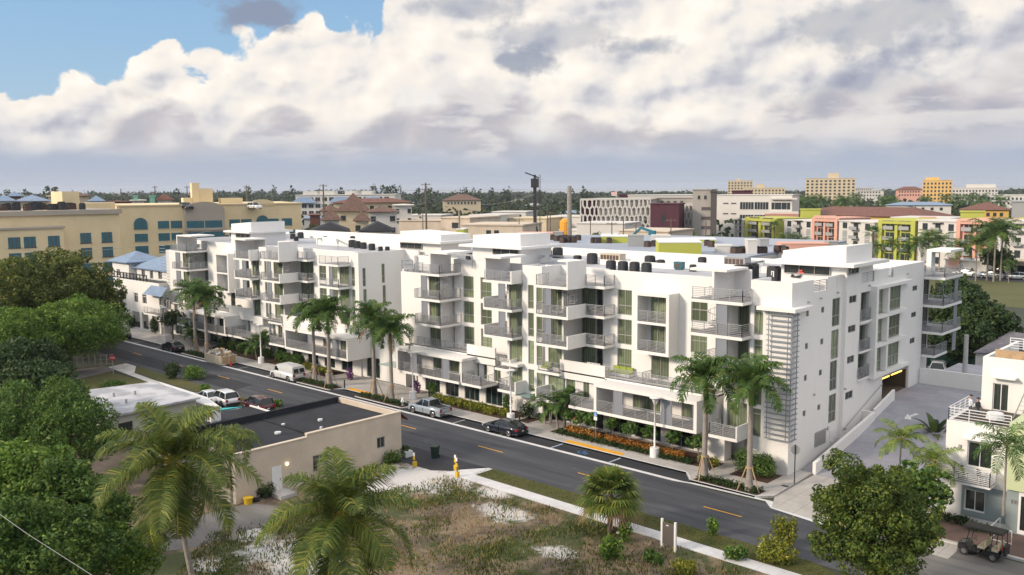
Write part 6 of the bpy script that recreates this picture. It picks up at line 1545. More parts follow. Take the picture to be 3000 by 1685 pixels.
# ramp walls
def wallseg(pts, zt, zb, w, label, m='stucco', name='ramp_wall'):
    b = MB()
    for (p, q, z0, z1) in zip(pts[:-1], pts[1:], zt[:-1], zt[1:]):
        d = Vector((q[0]-p[0], q[1]-p[1], 0)).normalized(); n = Vector((-d.y, d.x, 0))*w
        P = [(p[0],p[1]),(q[0],q[1]),(q[0]+n.x,q[1]+n.y),(p[0]+n.x,p[1]+n.y)]
        b.prism(P, zb, [z0, z1, z1, z0])
    return tag(b.build(name, m, fix=True), label, 'wall')
wallseg([(-31.9,71.0),(-31.9,83.6)], [1.05,3.05], 0, .28, 'sloping white parapet wall of the car ramp, nearest the street')
wallseg([(-32.18,83.6),(-33.1,83.6)], [3.05,3.05], 0, .25, 'short white return wall joining the ramp parapet to the building')
wallseg([(-32.0,83.9),(-32.0,88.6)], [3.2,4.3], 0, .25, 'upper white ramp wall by the garage mouth')
b = MB(); b.bar((-32.9,79,2.2),(-32.9,87.8,4.9),.05); b.tube([(-32.95,79,2.2),(-32.75,79,2.2)], .12, 8); tag(b.build('handrail','frame_grey'), 'thin grey handrail on the wall beside the ramp', 'handrail')
wallseg([(-32.9,98.0),(-24.0,98.0)], [4.9,4.9], 2.5, .3, 'long white retaining wall at the top of the ramp', name='retaining_wall')
# ============================================================ street furniture
def lamp(x, y, label, h=7.6):
    r = empty('street_lamp', (x,y,.14), label=label, cat='street lamp', group='white street lamps')
    b = MB(); b.cyl((0,0), .42, 0, .85, 20); b.build('base', 'white_paint', r, local=True, smooth=False)
    b = MB(); b.tube([(0,0,.851),(0,0,h)], [.09,.07], 12); b.build('pole', 'white_paint', r, local=True, smooth=True)
    b = MB(); b.tube([(0,0,h),(0,0,h+.12),(0,0,h+.5)], [.08,.12,.22], 12, cap=False)
    for i in range(4): a = i*1.57; b.bar((math.cos(a)*.08,math.sin(a)*.08,h-.1),(math.cos(a)*.4,math.sin(a)*.4,h+.5),.04)
    b.tube([(0,0,h+.5),(0,0,h+.56),(0,0,h+.62)], [.48,.5,.3], 20); b.build('lamp_head', 'white_paint', r, local=True); return r
_, zl1 = WY(1920, 1165, 66.0); lh = zl1-.14-.55
for (x, y, l) in ((-44.7,66.0,'nearest white street lamp, in front of the orange hedge'),(-62.8,66.4,'white street lamp beside the parked dark sedan'),(-78.2,66.3,'white street lamp beside the silver pickup'),(-94.2,66.0,'white street lamp behind the white van'),(-110.7,66.3,'white street lamp between the dumpster and the van'),(-139.5,66.2,'farthest white street lamp, before the blue-roofed house')): lamp(x, y, l, lh)
def stop_sign(x, y, rz, label, front=True, h=3.0, z=.14):
    r = empty('stop_sign', (x,y,z), rz, label=label, cat='stop sign'); b = MB(); b.tube([(0,0,0),(0,0,h+.1)], .045, 8); b.build('pole', 'black' if not front else 'frame_grey', r, local=True)
    pts = [(math.cos(R_(22.5+45*i))*.41, math.sin(R_(22.5+45*i))*.41) for i in range(8)]
    b = MB(); n = len(pts)
    for y0, y1, k in ((-.075,-.06,0),(-.06,-.045,1)):
        b.v += [(p[0],y0,h-.35+p[1]) for p in pts]+[(p[0],y1,h-.35+p[1]) for p in pts]; o = len(b.v)-16
        b.f.append(tuple(o+i for i in range(8))); b.m.append(k); b.f.append(tuple(o+8+i for i in reversed(range(8)))); b.m.append(k)
        for i in range(8): j = (i+1) % 8; b.f.append((o+j,o+i,o+8+i,o+8+j)); b.m.append(k)
    b.build('sign_panel', [mat('sign_red',(.5,.03,.03),.4),'ac_grey'], r, local=True)
    t = text_obj('lettering', 'STOP', .3, (0,0,0), (R_(90),0,0), 'white_paint', None, .004, 'CENTER'); t.parent = r; t.location = (0,-.08,h-.46); return r
stop_sign(-32.05, 67.4, R_(180+12), 'stop sign seen from its grey back beside the apartment corner', False, 3.15)
stop_sign(*G(332.4, 1097, .05), R_(38), 'red stop sign facing the side path at the left of the street', True, 2.6, .05)
# hydrant
r = empty('fire_hydrant', (*G(600+1435/2.4733, 1100+218/2.4733, .15), .15), label='white fire hydrant on the planted corner by the silver pickup', cat='hydrant')
b = MB(); b.tube([(0,0,0),(0,0,.08),(0,0,.1),(0,0,.6),(0,0,.68),(0,0,.85),(0,0,.95)], [.2,.2,.13,.13,.17,.12,.04], 12); b.tube([(-.25,0,.5),(.25,0,.5)], .07, 8); b.tube([(0,-.22,.5),(0,0,.5)], .09, 8); b.build('barrel', 'white_paint', r, local=True)
# wheelie bin
r = empty('wheelie_bin', (-59.5,52.9,.0), .5, label='dark green wheelie bin standing at the edge of the street', cat='bin')
b = MB(); n = len(b.v)
b.v += [(-.24,-.28,.05),(.24,-.28,.05),(.24,.26,.05),(-.24,.26,.05),(-.32,-.36,1.05),(.32,-.36,1.05),(.32,.36,1.05),(-.32,.36,1.05)]
for q in ((0,3,2,1),(4,5,6,7),(0,1,5,4),(1,2,6,5),(2,3,7,6),(3,0,4,7)): b.f.append(q); b.m.append(0)
mat('bin_green', (.012,.03,.022), .5); b.build('body', 'bin_green', r, local=True); b = MB(); b.box(-.35,.35,-.4,.38,1.055,1.13); b.box(-.3,.3,.38,.45,1.0,1.06); b.build('lid', 'bin_green', r, local=True)
for s in (-.29,.29): b = MB(); b.tube([(s-.03,.3,.12),(s+.03,.3,.12)], .12, 12); b.build('wheel', 'rubber', r, local=True)
# yellow bucket, tyre, marker posts
mat('bright_yellow', (.65,.42,.02), .45)
r = empty('yellow_tub', (*G(600+315/2.4733, 1100+930/2.4733, .05), .05), label='yellow plastic tub on the ground at the shop corner', cat='tub'); b = MB(); b.tube([(0,0,0),(0,0,.5)], [.3,.36], 18); b.tube([(0,0,.46),(0,0,.52)], [.4,.4], 18); b.build('body', 'bright_yellow', r, local=True)
b = MB(); cx, cy = G(600+370/2.4733, 1100+910/2.4733, .05); pts = [(cx+.26*math.cos(a), cy+.26*math.sin(a), .17) for a in np.linspace(0, 2*math.pi, 15)]; b.tube(pts, .1, 8, cap=False); tag(b.build('tyre', 'rubber', smooth=True), 'old black tyre lying beside the yellow tub', 'tyre')
for (px, py, h, l) in ((600+1830/2.4733,1100+735/2.4733,1.45,'yellow marker post with white tags, nearest the vacant lot'),(600+1820/2.4733,1100+685/2.4733,1.1,'brown and yellow marker post behind the taller tagged one'),(600+1522/2.4733,1100+660/2.4733,1.0,'short yellow-based marker post on the asphalt patch')):
    x, y = G(px, py, .04); r = empty('marker_post', (x,y,.04), label=l, cat='post', group='yellow marker posts'); b = MB(); b.box(-.14,.14,-.14,.14,0,.45); b.build('base', 'bright_yellow', r, local=True)
    b = MB(); b.tube([(0,0,.451),(0,0,h+.3)], .05, 8, 0); b.box(-.12,.12,-.1,-.06,h*.62,h*.62+.3,1); b.box(-.1,.1,-.1,-.06,h*.95,h*.95+.3,2); b.build('post', ['bark','bright_yellow','white_paint'], r, local=True)
# notice board with two white posts
r = empty('notice_board', (-32.3,49.45,0), R_(-4), label='dark notice board between two white posts by the near footpath, seen from behind', cat='sign')
for s, n_ in ((-.55,0),(.55,1)): b = MB(); b.box(s-.07,s+.07,-.07,.07,0,2.05); b.build('post', 'white_paint', r, local=True)
b = MB(); b.box(-.478,.478,-.03,.03,.35,1.85); b.build('panel', mat('board_dark',(.10,.085,.075),.7), r, local=True); b = MB(); b.box(-.2,.0,-.034,-.031,1.65,1.71); b.build('label_plate', 'white_paint', r, local=True)
# signs near the apartments
r = empty('parking_sign', (-51.6,66.3,.14), label='blue and white disabled parking sign among the small hedge trees', cat='sign'); b = MB(); b.tube([(0,0,0),(0,0,2.9)], .03, 8); b.build('pole', 'rail', r, local=True)
b = MB(); b.box(-.2,.2,-.06,-.04,2.45,2.9,0); b.box(-.2,.2,-.06,-.04,2.1,2.449,1); b.build('sign_panel', ['blue_paint','white_paint'], r, local=True)
mat('sign_blue2',(.03,.2,.6),.5)
b = MB(); cx0, cz0 = 0, 2.66
for i in range(8):
    a0, a1 = R_(120+i*32), R_(120+(i+1)*32); b.poly([(cx0+math.cos(a)*rr_, -.063, cz0-.04+math.sin(a)*rr_) for a, rr_ in ((a0,.12),(a1,.12),(a1,.085),(a0,.085))])
b.box(-.03,.01,-.064,-.061,cz0-.04,cz0+.16); b.box(-.03,.09,-.064,-.061,cz0-.06,cz0-.03); b.build('wheelchair_symbol', 'white_paint', r, local=True)
r = empty('notice_sign', (X(1650+185/5.42, 69.4, 1225), 69.55, 0), label='small red and white notice on the wall behind the young palm', cat='sign'); zz = WY(1650+185/5.42, 1080+760/5.42, 69.5)[1]
b = MB(); b.box(-.28,.28,-.03,0,zz-.45,zz+.45); b.build('panel', mat('notice_red',(.7,.12,.12),.5), r, local=True); b = MB(); b.box(-.2,.2,-.035,-.031,zz-.1,zz+.05); b.box(-.18,.18,-.035,-.031,zz+.15,zz+.25); b.build('lettering_bars', 'white_paint', r, local=True)
for (x, y, l) in ((-39.0,65.9,'black bollard light by the corner entry path'),(-61.3,66.1,'black bollard light behind the dark sedan'),(-88.6,64.3,'black bollard light right of the palms by the van'),(-76.2,67.0,'black bollard light at the hedge end by the pickup')):
    r = empty('bollard_light', (x,y,.14), label=l, cat='bollard', group='black bollard lights'); b = MB(); b.tube([(0,0,0),(0,0,.75),(0,0,.76),(0,0,1.0),(0,0,1.05)], [.09,.09,.07,.07,.1], 10); b.build('body', 'black', r, local=True)
# real-estate sign post near cabbage palm
x, y = G(1300+1265/2.4533, 1150+1010/2.4533, .07); r = empty('sign_post', (x,y,.05), label='thin black post with a small white base plate by the near footpath', cat='post'); b = MB(); b.box(-.2,.2,-.15,.15,0,.08,1); b.tube([(0,0,.081),(0,0,1.7)], .03, 6, 0); b.box(-.12,.12,-.03,.03,1.3,1.7,0); b.build('body', ['black','white_paint'], r, local=True)
# utility pole of concrete behind the ramp wall, overhead wires lower left
def pole(x, y, z0, h, r0, label, m='concrete', arms=0, rz=0, group='utility poles', lean=0):
    r = empty('utility_pole', (x,y,z0), rz, label=label, cat='utility pole', group=group)
    b = MB(); b.tube([(0,0,-.5),(lean,0,h)], [r0,r0*.7], 8); b.build('pole', m, r, local=True)
    for i in range(arms): b = MB(); b.box(-1.3,1.3,-.06,.06,h-.5-i*1.1,h-.36-i*1.1); b.bar((-.9,0,h-.36-i*1.1),(-.9,0,h-.1-i*1.1),.08); b.bar((.9,0,h-.36-i*1.1),(.9,0,h-.1-i*1.1),.08); b.build('cross_arm', m, r, local=True)
    return r
x, y = G(2825, 1124, 3.0); zt = WY(2832, 981, y)[1]; pole(x, y, 0, zt, .32, 'thick square concrete pole behind the white retaining wall')
b = MB(); p = Vector(at_h(-260, 1322, 58)); q = Vector(at_h(480, 1820, 42)); b.tube([p, (p+q)/2+Vector((0,0,-.25)), q], .014, 6); tag(b.build('overhead_wire','ac_grey'), 'pale overhead wire crossing the bottom left corner', 'wire')

# ============================================================ vehicles (x forward)
def paint(name, c, r=.25): return mat(name, c, r, metal=.2, coat=.6)
mat('car_glass', (.012,.018,.022), .05); mat('tail_red', (.35,.01,.012), .3); mat('head_glass', (.6,.62,.65), .15)
def loft(mb, secs, k, smooth=True, cap=True):
    n = len(secs[0]); o = len(mb.v)
    for s in secs: mb.v += s
    for i in range(len(secs)-1):
        for j in range(n-1): a = o+i*n+j; mb.f.append((a,a+1,a+n+1,a+n)); mb.m.append(k)
    if cap: mb.f.append(tuple(o+j for j in reversed(range(n)))); mb.m.append(k); mb.f.append(tuple(o+(len(secs)-1)*n+j for j in range(n))); mb.m.append(k)
def vehicle(name, kind, body, label=None, group=None, cat='car'):
    P = dict(
     sedan=dict(L=4.85,W=1.85,wb=2.83,wr=.335,belt=[(-2.42,.62,.80),(-2.3,.95,.86),(-1.6,1.03,.91),(-.4,.98,.925),(.9,.95,.925),(1.9,.82,.90),(2.3,.68,.82),(2.43,.5,.7)],cab=[(-1.95,1.02,1.02,.72),(-1.15,.98,1.40,.66),(-.5,.96,1.46,.64),(.25,.95,1.43,.66),(1.05,.93,.96,.74)],bed=None),
     suv=dict(L=4.75,W=1.9,wb=2.75,wr=.36,belt=[(-2.38,.7,.84),(-2.3,1.05,.9),(-1.2,1.08,.94),(.9,1.05,.94),(1.9,.98,.92),(2.3,.8,.84),(2.38,.6,.72)],cab=[(-2.28,1.05,1.07,.80),(-1.95,1.06,1.66,.72),(-.8,1.06,1.74,.70),(.35,1.05,1.68,.70),(1.1,1.04,1.08,.78)],bed=None),
     van=dict(L=5.5,W=2.02,wb=3.5,wr=.38,belt=[(-2.75,.75,.96),(-2.6,1.15,.99),(0,1.15,1.0),(1.5,1.12,1.0),(1.75,1.08,.98),(2.5,.9,.92),(2.75,.6,.82)],cab=[(-2.72,1.15,1.2,.95),(-2.6,1.15,1.95,.90),(-1.5,1.15,2.06,.88),(.6,1.14,2.05,.88),(1.15,1.12,1.92,.84),(1.85,1.08,1.12,.86)],bed=None),
     pickup=dict(L=5.35,W=1.9,wb=3.25,wr=.39,belt=[(-2.67,.7,.93),(-2.6,1.08,.94),(-.95,1.08,.95),(1.2,1.06,.95),(1.4,1.03,.94),(2.35,.95,.9),(2.62,.75,.82)],cab=[(-.95,1.08,1.1,.84),(-.75,1.08,1.68,.72),(.1,1.08,1.74,.70),(.55,1.06,1.68,.70),(1.25,1.04,1.08,.80)],bed=(-2.55,-1.05)))[kind]
    W = P['W']/2; r = empty(name, (0,0,-70), label=label, cat=cat, group=group)
    if kind == 'pickup' and label: pass
    b = MB(); secs = []
    zb = .26
    for x, z, w in P['belt']:
        w = W*w/.95 if False else W*min(1, w+.03)
        secs.append([(x,-w*.92,zb),(x,-w,zb+.14),(x,-w,z*.72),(x,-w*.96,z-.02),(x,-w*.86,z),(x,0,z+.025),(x,w*.86,z),(x,w*.96,z-.02),(x,w,z*.72),(x,w,zb+.14),(x,w*.92,zb)])
    loft(b, secs, 0); o = b.build('body', body, r, local=True, smooth=False, fix=True)
    me = o.data; me.polygons.foreach_set('use_smooth', [len(p.vertices) == 4 for p in me.polygons])
    cb = P['cab']; b = MB(); gl = MB()
    def sec(x, z0, z1, w): return [(x,-W*.93,z0-.03),(x,-W*(w+.93)/2-.02,(z0+z1)/2),(x,-W*w,z1-.05),(x,-W*w*.8,z1),(x,0,z1+.02),(x,W*w*.8,z1),(x,W*w,z1-.05),(x,W*(w+.93)/2+.02,(z0+z1)/2),(x,W*.93,z0-.03)]
    full = kind == 'van'
    S_ = [sec(*c) for c in cb]
    loft(gl, S_, 0); 
    g = gl.build('cabin', [body if full else 'car_glass'], r, local=True, fix=True)
    rb = MB(); e = .018                                   # roof skin and pillars over the glass
    for i in range(1, len(cb)-2 if not full else len(cb)-2):
        a, c = S_[i], S_[i+1]
        for j in (2,3,4,5): rb.poly([(p[0],p[1]*1.01,p[2]+e) for p in (a[j],a[j+1],c[j+1],c[j])])
    def pill(i, t=.07):
        s = S_[i]; q = S_[i+1] if i+1 < len(S_) else s
        for side in (0,-1):
            pts = [s[0],s[1],s[2]] if side == 0 else [s[8],s[7],s[6]]
            for u, v_ in zip(pts[:-1], pts[1:]): rb.bar((u[0],u[1]*1.012,u[2]), (v_[0],v_[1]*1.012,v_[2]+.02), t, .03)
    def edge(a, c, t=.06):
        for j0, j1 in ((0,2),(8,6)): rb.bar((S_[a][j0][0],S_[a][j0][1]*1.0,S_[a][j0][2]), (S_[c][j1][0],S_[c][j1][1]*1.0,S_[c][j1][2]+.02), t, .05)
    if not full: edge(0,1); edge(len(S_)-1,len(S_)-2); pill(2 if len(S_) > 4 else 1)
    if rb.v: rb.build('roof', body, r, local=True)
    if full:
        def side(x0, x1, z0, z1, y, sgn): return [(x0,y,z0),(x1,y,z0),(x1-.12,y-.07,z1),(x0,y-.07,z1)] if sgn > 0 else [(x0,-y,z0),(x0,-(y-.07),z1),(x1-.12,-(y-.07),z1),(x1,-y,z0)]
        for nm_, pl_ in (('side_window', side(.55, 1.45, 1.2, 1.72, W*.965, -1)),('side_window', side(.55, 1.45, 1.2, 1.72, W*.965, 1)),('windscreen', [(1.86,-W*.78,1.16),(1.86,W*.78,1.16),(1.22,W*.74,1.88),(1.22,-W*.74,1.88)]),
            ('rear_window', [(-2.745,-.08,1.22),(-2.745,-.78,1.22),(-2.68,-.76,1.72),(-2.68,-.08,1.72)]),('rear_window', [(-2.745,.08,1.22),(-2.745,.78,1.22),(-2.68,.76,1.72),(-2.68,.08,1.72)])):
            MB().poly(pl_).build(nm_, 'car_glass', r, local=True)
    if P['bed']:
        b = MB(); x0, x1 = P['bed']; b.box(x0, x1, -W*.78, W*.78, 1.085, 1.115); b.build('load_bed', 'black', r, local=True)
        b = MB()
        for s in (-1,1): b.box(x0-.08, x1+.05, s*W*.80-.04, s*W*.80+.04, 1.09, 1.18)
        b.box(x0-.1, x0-.02, -W*.8, W*.8, 1.09, 1.18); b.build('bed_rail', body, r, local=True)
    for sx in (-1,1):
        for sy in (-1,1):
            x = sx*P['wb']/2+(.05 if kind != 'van' else .1); b = MB(); wr = P['wr']; y0 = sy*(W-.2); y1 = sy*(W+.012)
            b.tube([(x,y0,wr),(x,y1-sy*.03,wr),(x,y1,wr)], [wr,wr,wr*.93], 20); w = b.build('wheel', 'rubber', r, local=True)
            b = MB(); b.tube([(x,y1+sy*.001,wr),(x,y1+sy*.012,wr)], [wr*.66,wr*.6], 10); b.build('rim', 'chrome', w, local=True)
            b = MB(); 
            arc = [(x+math.cos(a)*(wr+.075), y1-sy*.005, wr+math.sin(a)*(wr+.075)) for a in np.linspace(-.15, math.pi+.15, 13)]
            b.v += arc+[(x, y1-sy*.005, wr-.05)]; n_ = len(arc)
            for i in range(n_-1): b.f.append((i,i+1,n_)); b.m.append(0)
            b.build('wheel_arch', 'black', r, local=True)
    e0, e1 = P['belt'][0], P['belt'][-1]; z = e0[1]; 
    for s in (-1,1):
        b = MB(); b.box(P['belt'][0][0]-.02, P['belt'][1][0]+.14, s*W*.62, s*W*.9, .72, .72+(.16 if kind in ('sedan',) else .28)); b.build('taillight', 'tail_red', r, local=True)
        b = MB(); b.box(P['belt'][-2][0]-.12, P['belt'][-1][0]-.02, s*W*.5, s*W*.82, .52, .68); b.build('headlight', 'head_glass', r, local=True)
        b = MB(); b.box(cb[-1][0]-.25, cb[-1][0]-.08, s*(W*.93), s*(W*.93+.2), .98 if kind in('sedan',) else 1.12, 1.12 if kind in ('sedan',) else 1.3); b.build('mirror', body, r, local=True)
    b = MB(); b.box(e0[0]-.05, e0[0]+.1, -W*.88, W*.88, .30, .56); b.build('rear_bumper', 'chrome' if kind in('pickup','van') else 'black', r, local=True)
    b = MB(); b.box(e0[0]-.062, e0[0]-.052, -.16, .16, .60 if kind != 'pickup' else .45, .72 if kind != 'pickup' else .57); b.build('number_plate', 'white_paint', r, local=True)
    b = MB(); b.box(-1.2, 1.1, -W*.99-.012, W*.99+.012, .27, .34); b.box(-.02,-.005,-W-.016,W+.016,.4,.88); b.build('side_sill', 'black', r, local=True)
    return r
HD = R_(180)
def put(o, x, y, rz, z=.0): o.location = (x,y,z); o.rotation_euler.z = rz; return o
mid = lambda a, b_: ((a[0]+b_[0])/2, (a[1]+b_[1])/2)
put(vehicle('parked_car','sedan',paint('car_navy',(.012,.016,.03)),'dark blue sedan parked at the kerb below the glass entrance','cars parked along the apartments'), -60.6, 63.15, HD, .004)
put(vehicle('pickup_truck','pickup',paint('car_silver',(.32,.37,.42)),'silver double-cab pickup parked at the kerb beside the yellow hedge','cars parked along the apartments','pickup truck'), -71.9, 63.2, HD, .004)
put(vehicle('van','van',paint('car_white',(.72,.73,.74),.3),'plain white panel van parked at the kerb behind the palm pair','cars parked along the apartments','van'), -99.2, 63.1, HD, .004)
o = put(vehicle('parked_car','sedan',paint('car_black',(.012,.013,.016)),'black sedan parked before the farthest palm pair','cars parked along the apartments'), -130.6, 63.1, HD, .004)
put(vehicle('parked_car','suv',MATS['car_black'],'black car parked farthest up the street, next to a white car','cars parked along the apartments'), -148.5, 63.0, 0, .004)
put(vehicle('parked_car','sedan',MATS['car_white'],'white car just visible behind the large tree at the far end of the street','cars parked along the apartments'), -156.5, 63.0, 0, .004)
put(vehicle('parked_car','suv',paint('car_red',(.07,.006,.01)),'dark red car parked behind the black roof of the shop'), -87.2, 51.6, R_(176), .03)
x, y = G(1420/2.112, 1000+375/2.112); put(vehicle('parked_car','suv',MATS['car_white'],'white car parked left of the dark red one behind the shop'), -92.8, 50.6, R_(176), .03)
x, y = G(1290/2.112, 1000+400/2.112); put(vehicle('parked_car','sedan',MATS['car_white'],'white car mostly hidden behind the carport and young palms'), x-1.5, y+.8, R_(175), .03)
# beyond the right wing
x, y = G(2500+1290/5.42, 950+880/5.42, .0); put(vehicle('pickup_truck','pickup',MATS['car_white'],'white work truck parked behind the retaining wall','','pickup truck') , x-.6, y+2.8, R_(-75), .0)
bgc = [((2090,950),'pickup','car_white','white pickup parked on the road beyond the field','pickup truck'),((2290,965),'suv','car_silver','grey off-road car parked between the white pickup and the silver car','car'),((2345,935),'suv','car_white','white box-shaped car parked behind the grey one across the field','car'),((2510,975),'sedan','car_silver','silver sedan parked at the right edge across the field','car')]
for (p, k, m, l, c) in bgc:
    x, y = G(2100+p[0]/2.862, 480+p[1]/2.862); o = put(vehicle('parked_car' if c == 'car' else 'pickup_truck', k, m, l, 'cars parked beyond the field', c), x, y+1, R_(178), .02); o.scale = (1.35,)*3
# boat under a cover behind the truck
x, y = G(2500+1360/5.42, 950+640/5.42, .5); r = empty('boat', (x,y,0), R_(-60), label='small covered boat on a trailer behind the white work truck', cat='boat')
b = MB(); secs = []
for X_, w, h in ((-2.6,.8,.7),(-1,.95,.75),(1,.85,.8),(2.2,.45,.95),(2.9,.05,1.1)): secs.append([(X_,-w,.6+h*.6),(X_,-w*.8,.7),(X_,0,.5),(X_,w*.8,.7),(X_,w,.6+h*.6)])
loft(b, secs, 0); b.build('hull', 'white_paint', r, local=True); b = MB(); b.poly([(-2.6,-.8,1.05),(-2.6,.8,1.05),(1,.85,1.1),(2.9,0,1.3),(1,-.85,1.1)]); b.build('cover', 'ac_grey', r, local=True); b = MB(); b.box(-2,2.6,-.6,.6,.3,.45); b.build('trailer', 'frame_grey', r, local=True)
x, y = G(2500+1620/5.42, 950+720/5.42, 0); r = empty('waste_skip', (x,y,0), R_(-12), label='long dark green skip or screened bin behind the white work truck', cat='skip'); b = MB(); b.box(-3.4,3.4,-1,1,.2,1.9); 
for i in range(9): b.box(-3.3+i*.8,-3.15+i*.8,-1.06,-1.001,.25,1.85)
b.build('body', mat('skip_green',(.012,.06,.035),.6), r, local=True); b = MB(); b.box(-3.2,3.2,-.8,.8,0,.199); b.build('skid', 'frame_grey', r, local=True)
# dumpster with debris
r = empty('dumpster', (-115.7,62.9,.0), R_(180), label='cream wooden-sided dumpster heaped with building debris at the kerb', cat='dumpster')
mat('dump_cream',(.62,.55,.42),.8,var=.15,vscale=2)
b = MB(); Lh, Wh = 2.3, 1.15
b.box(-Lh,Lh,-Wh,-Wh+.08,.15,1.35); b.box(-Lh,Lh,Wh-.08,Wh,.15,1.35); b.box(-Lh,-Lh+.08,-Wh+.08,Wh-.08,.15,1.35); b.box(Lh-.08,Lh,-Wh+.08,Wh-.08,.15,1.35); b.box(-Lh+.08,Lh-.08,-Wh+.08,Wh-.08,.1,.2)
for i in range(6):
    for s in (-1,1): b.box(-Lh+.1+i*.88,-Lh+.2+i*.88,s*(Wh+.001),s*(Wh+.06),.15,1.35)
for z in (.5,.9,1.25):
    for s in (-1,1): b.box(-Lh,Lh,s*(Wh+.061),s*(Wh+.1),z,z+.06)
b.build('body', 'dump_cream', r, local=True); b = MB(); b.box(-Lh-.03,-Lh-.002,-1.0,-.05,.3,1.3); b.box(-Lh-.03,-Lh-.002,.05,1.0,.3,1.3); b.build('end_door', 'plank', r, local=True)
rr = random.Random(5)
rd = empty('debris_heap', (-115.7,62.9,1.0), label='heap of cardboard, boards and blue sheet piled on the cream dumpster', cat='debris')
for i in range(34):
    b = MB(); w, d, h = rr.uniform(.3,1.0), rr.uniform(.2,.7), rr.uniform(.05,.35); b.box(-w/2,w/2,-d/2,d/2,0,h)
    o = b.build('board', ['plank','dump_cream','plank','white_paint','sail_grey','tan'][i % 6], rd, local=True); x_, y_ = rr.uniform(-1.9,1.9), rr.uniform(-.85,.85); o.location = (x_, y_, .15+rr.uniform(0,.85)*(1-abs(x_)/2.6)); o.rotation_euler = (rr.uniform(-.6,.6), rr.uniform(-.6,.6), rr.uniform(0,3))
r = empty('traffic_cone', (-112.9,62.9,0), label='orange traffic cone at the right end of the dumpster', cat='cone'); b = MB(); b.box(-.2,.2,-.2,.2,0,.05); b.tube([(0,0,.051),(0,0,.75)], [.16,.03], 12); b.build('body', mat('cone_orange',(.6,.06,.01),.6), r, local=True)
# golf cart
gx_, gy_ = mid(G(2300+1112/2.113, 1000+1320/2.113), G(2300+1280/2.113, 1000+1365/2.113)); fr_ = Vector((*G(2300+1112/2.113, 1000+1322/2.113),0)); rr_ = Vector((*G(2300+1280/2.113, 1000+1367/2.113),0)); ang = math.atan2(fr_.y-rr_.y, fr_.x-rr_.x)
r = empty('golf_cart', (gx_, gy_+.5, .02), ang, label='black golf cart with a flat roof and cream seats parked by the townhouse', cat='golf cart')
b = MB()
secs = [[(x_,-w,.3),(x_,-w,z_),(x_,0,z_+.05),(x_,w,z_),(x_,w,.3)] for x_, w, z_ in ((1.35,.35,.5),(1.25,.5,.7),(.75,.55,.85),(.6,.55,.42),(-.2,.58,.42),(-.3,.58,.66),(-1.2,.58,.66),(-1.3,.5,.5))]
loft(b, secs, 0); b.build('body', paint('cart_black',(.01,.01,.012)), r, local=True, fix=True)
b = MB(); b.box(-1.45,1.0,-.62,.62,1.88,1.95); b.box(-1.4,.95,-.55,.55,1.951,1.98); b.build('roof', 'rubber', r, local=True)
b = MB()
for s in (-1,1): b.bar((.75,s*.52,.85),(.55,s*.55,1.88),.045); b.bar((-.75,s*.55,.66),(-.85,s*.55,1.88),.045); b.bar((-1.4,s*.5,.6),(-1.4,s*.5,1.88),.04)
b.build('roof_posts', 'black', r, local=True)
mat('seat_cream',(.55,.47,.33),.7)
for x_ in (-.15,-.95):
    b = MB(); b.box(x_-.22,x_+.22,-.5,.5,.67,.8); b.build('seat', 'seat_cream', r, local=True); b = MB(); b.box(x_-.3,x_-.2,-.5,.5,.801,1.25); b.build('backrest', 'seat_cream', r, local=True)
b = MB(); pts = [(.42+.05*math.sin(a), -.25+.16*math.cos(a), 1.02+.15*math.sin(a)) for a in np.linspace(0,2*math.pi,13)]; b.tube(pts, .015, 5, cap=False); b.bar((.7,-.25,.85),(.42,-.25,1.02),.03); b.build('steering_wheel', 'black', r, local=True)
for sx in (.85,-.9):
    for s in (-1,1):
        b = MB(); b.tube([(sx,s*.42,.28),(sx,s*.62,.28)], .28, 18); w = b.build('wheel', 'rubber', r, local=True); b = MB(); b.tube([(sx,s*.621,.28),(sx,s*.635,.28)], .17, 10); b.build('rim', 'chrome', w, local=True)
b = MB(); b.box(-1.46,-1.4,-.6,-.48,.9,1.15); b.box(-1.46,-1.4,.48,.6,.9,1.15); b.build('taillight', 'tail_red', r, local=True); b = MB(); b.box(-1.6,-1.42,-.4,.4,.5,1.1); b.build('rear_bag', 'black', r, local=True)
# outdoor furniture seen on the terraces
def sofa(x, y, z, w, rz, label):
    r = empty('outdoor_sofa', (x,y,z), rz, label=label, cat='sofa', group='green outdoor seats on the terrace'); m = mat('cushion_lime',(.30,.36,.06),.8)
    b = MB(); b.box(-w/2,w/2,-.4,.4,.05,.25); b.build('frame', 'white_paint', r, local=True); b = MB(); n = max(1, round(w/.8))
    for i in range(n): b.box(-w/2+i*w/n+.02,-w/2+(i+1)*w/n-.02,-.38,.36,.251,.43)
    b.build('seat', m, r, local=True); b = MB()
    for i in range(n): b.box(-w/2+i*w/n+.03,-w/2+(i+1)*w/n-.03,.2,.38,.431,.85)
    b.build('back_cushion', m, r, local=True)
xx = X(1500+870/ZF, 70.4, 1070); sofa(xx, 70.9, 5.76, 2.4, 0, 'long lime sofa against the wall on the street terrace'); sofa(xx-1.5, 69.9, 5.76, .9, R_(90), 'lime seat at the left end of the street terrace, beside the long sofa')
xx = X(1500+270/ZF, 68.8, 1080); sofa(xx, 69.0, 5.5, .9, 0, 'single lime seat on the small projecting balcony'); 
for i, (px) in enumerate((620, 660, 700)): chair(X(1500+px/ZF, 70.3, 1065), 70.2, 5.76, .2*i, 'white_paint', '%s small white chair behind the solid terrace parapet'%['left','middle','right'][i], 'white terrace chairs')
chair(X(cE(560), 71.4, 780), 71.4, 11.66, 0, mat('teal_plastic',(.03,.35,.30),.5), 'teal chair on the top balcony of the far white block'); chair(X(cE(530), 71.5, 720), 71.5, 14.6, .3, 'teal_plastic', 'teal chair on the roof deck of the far white block')
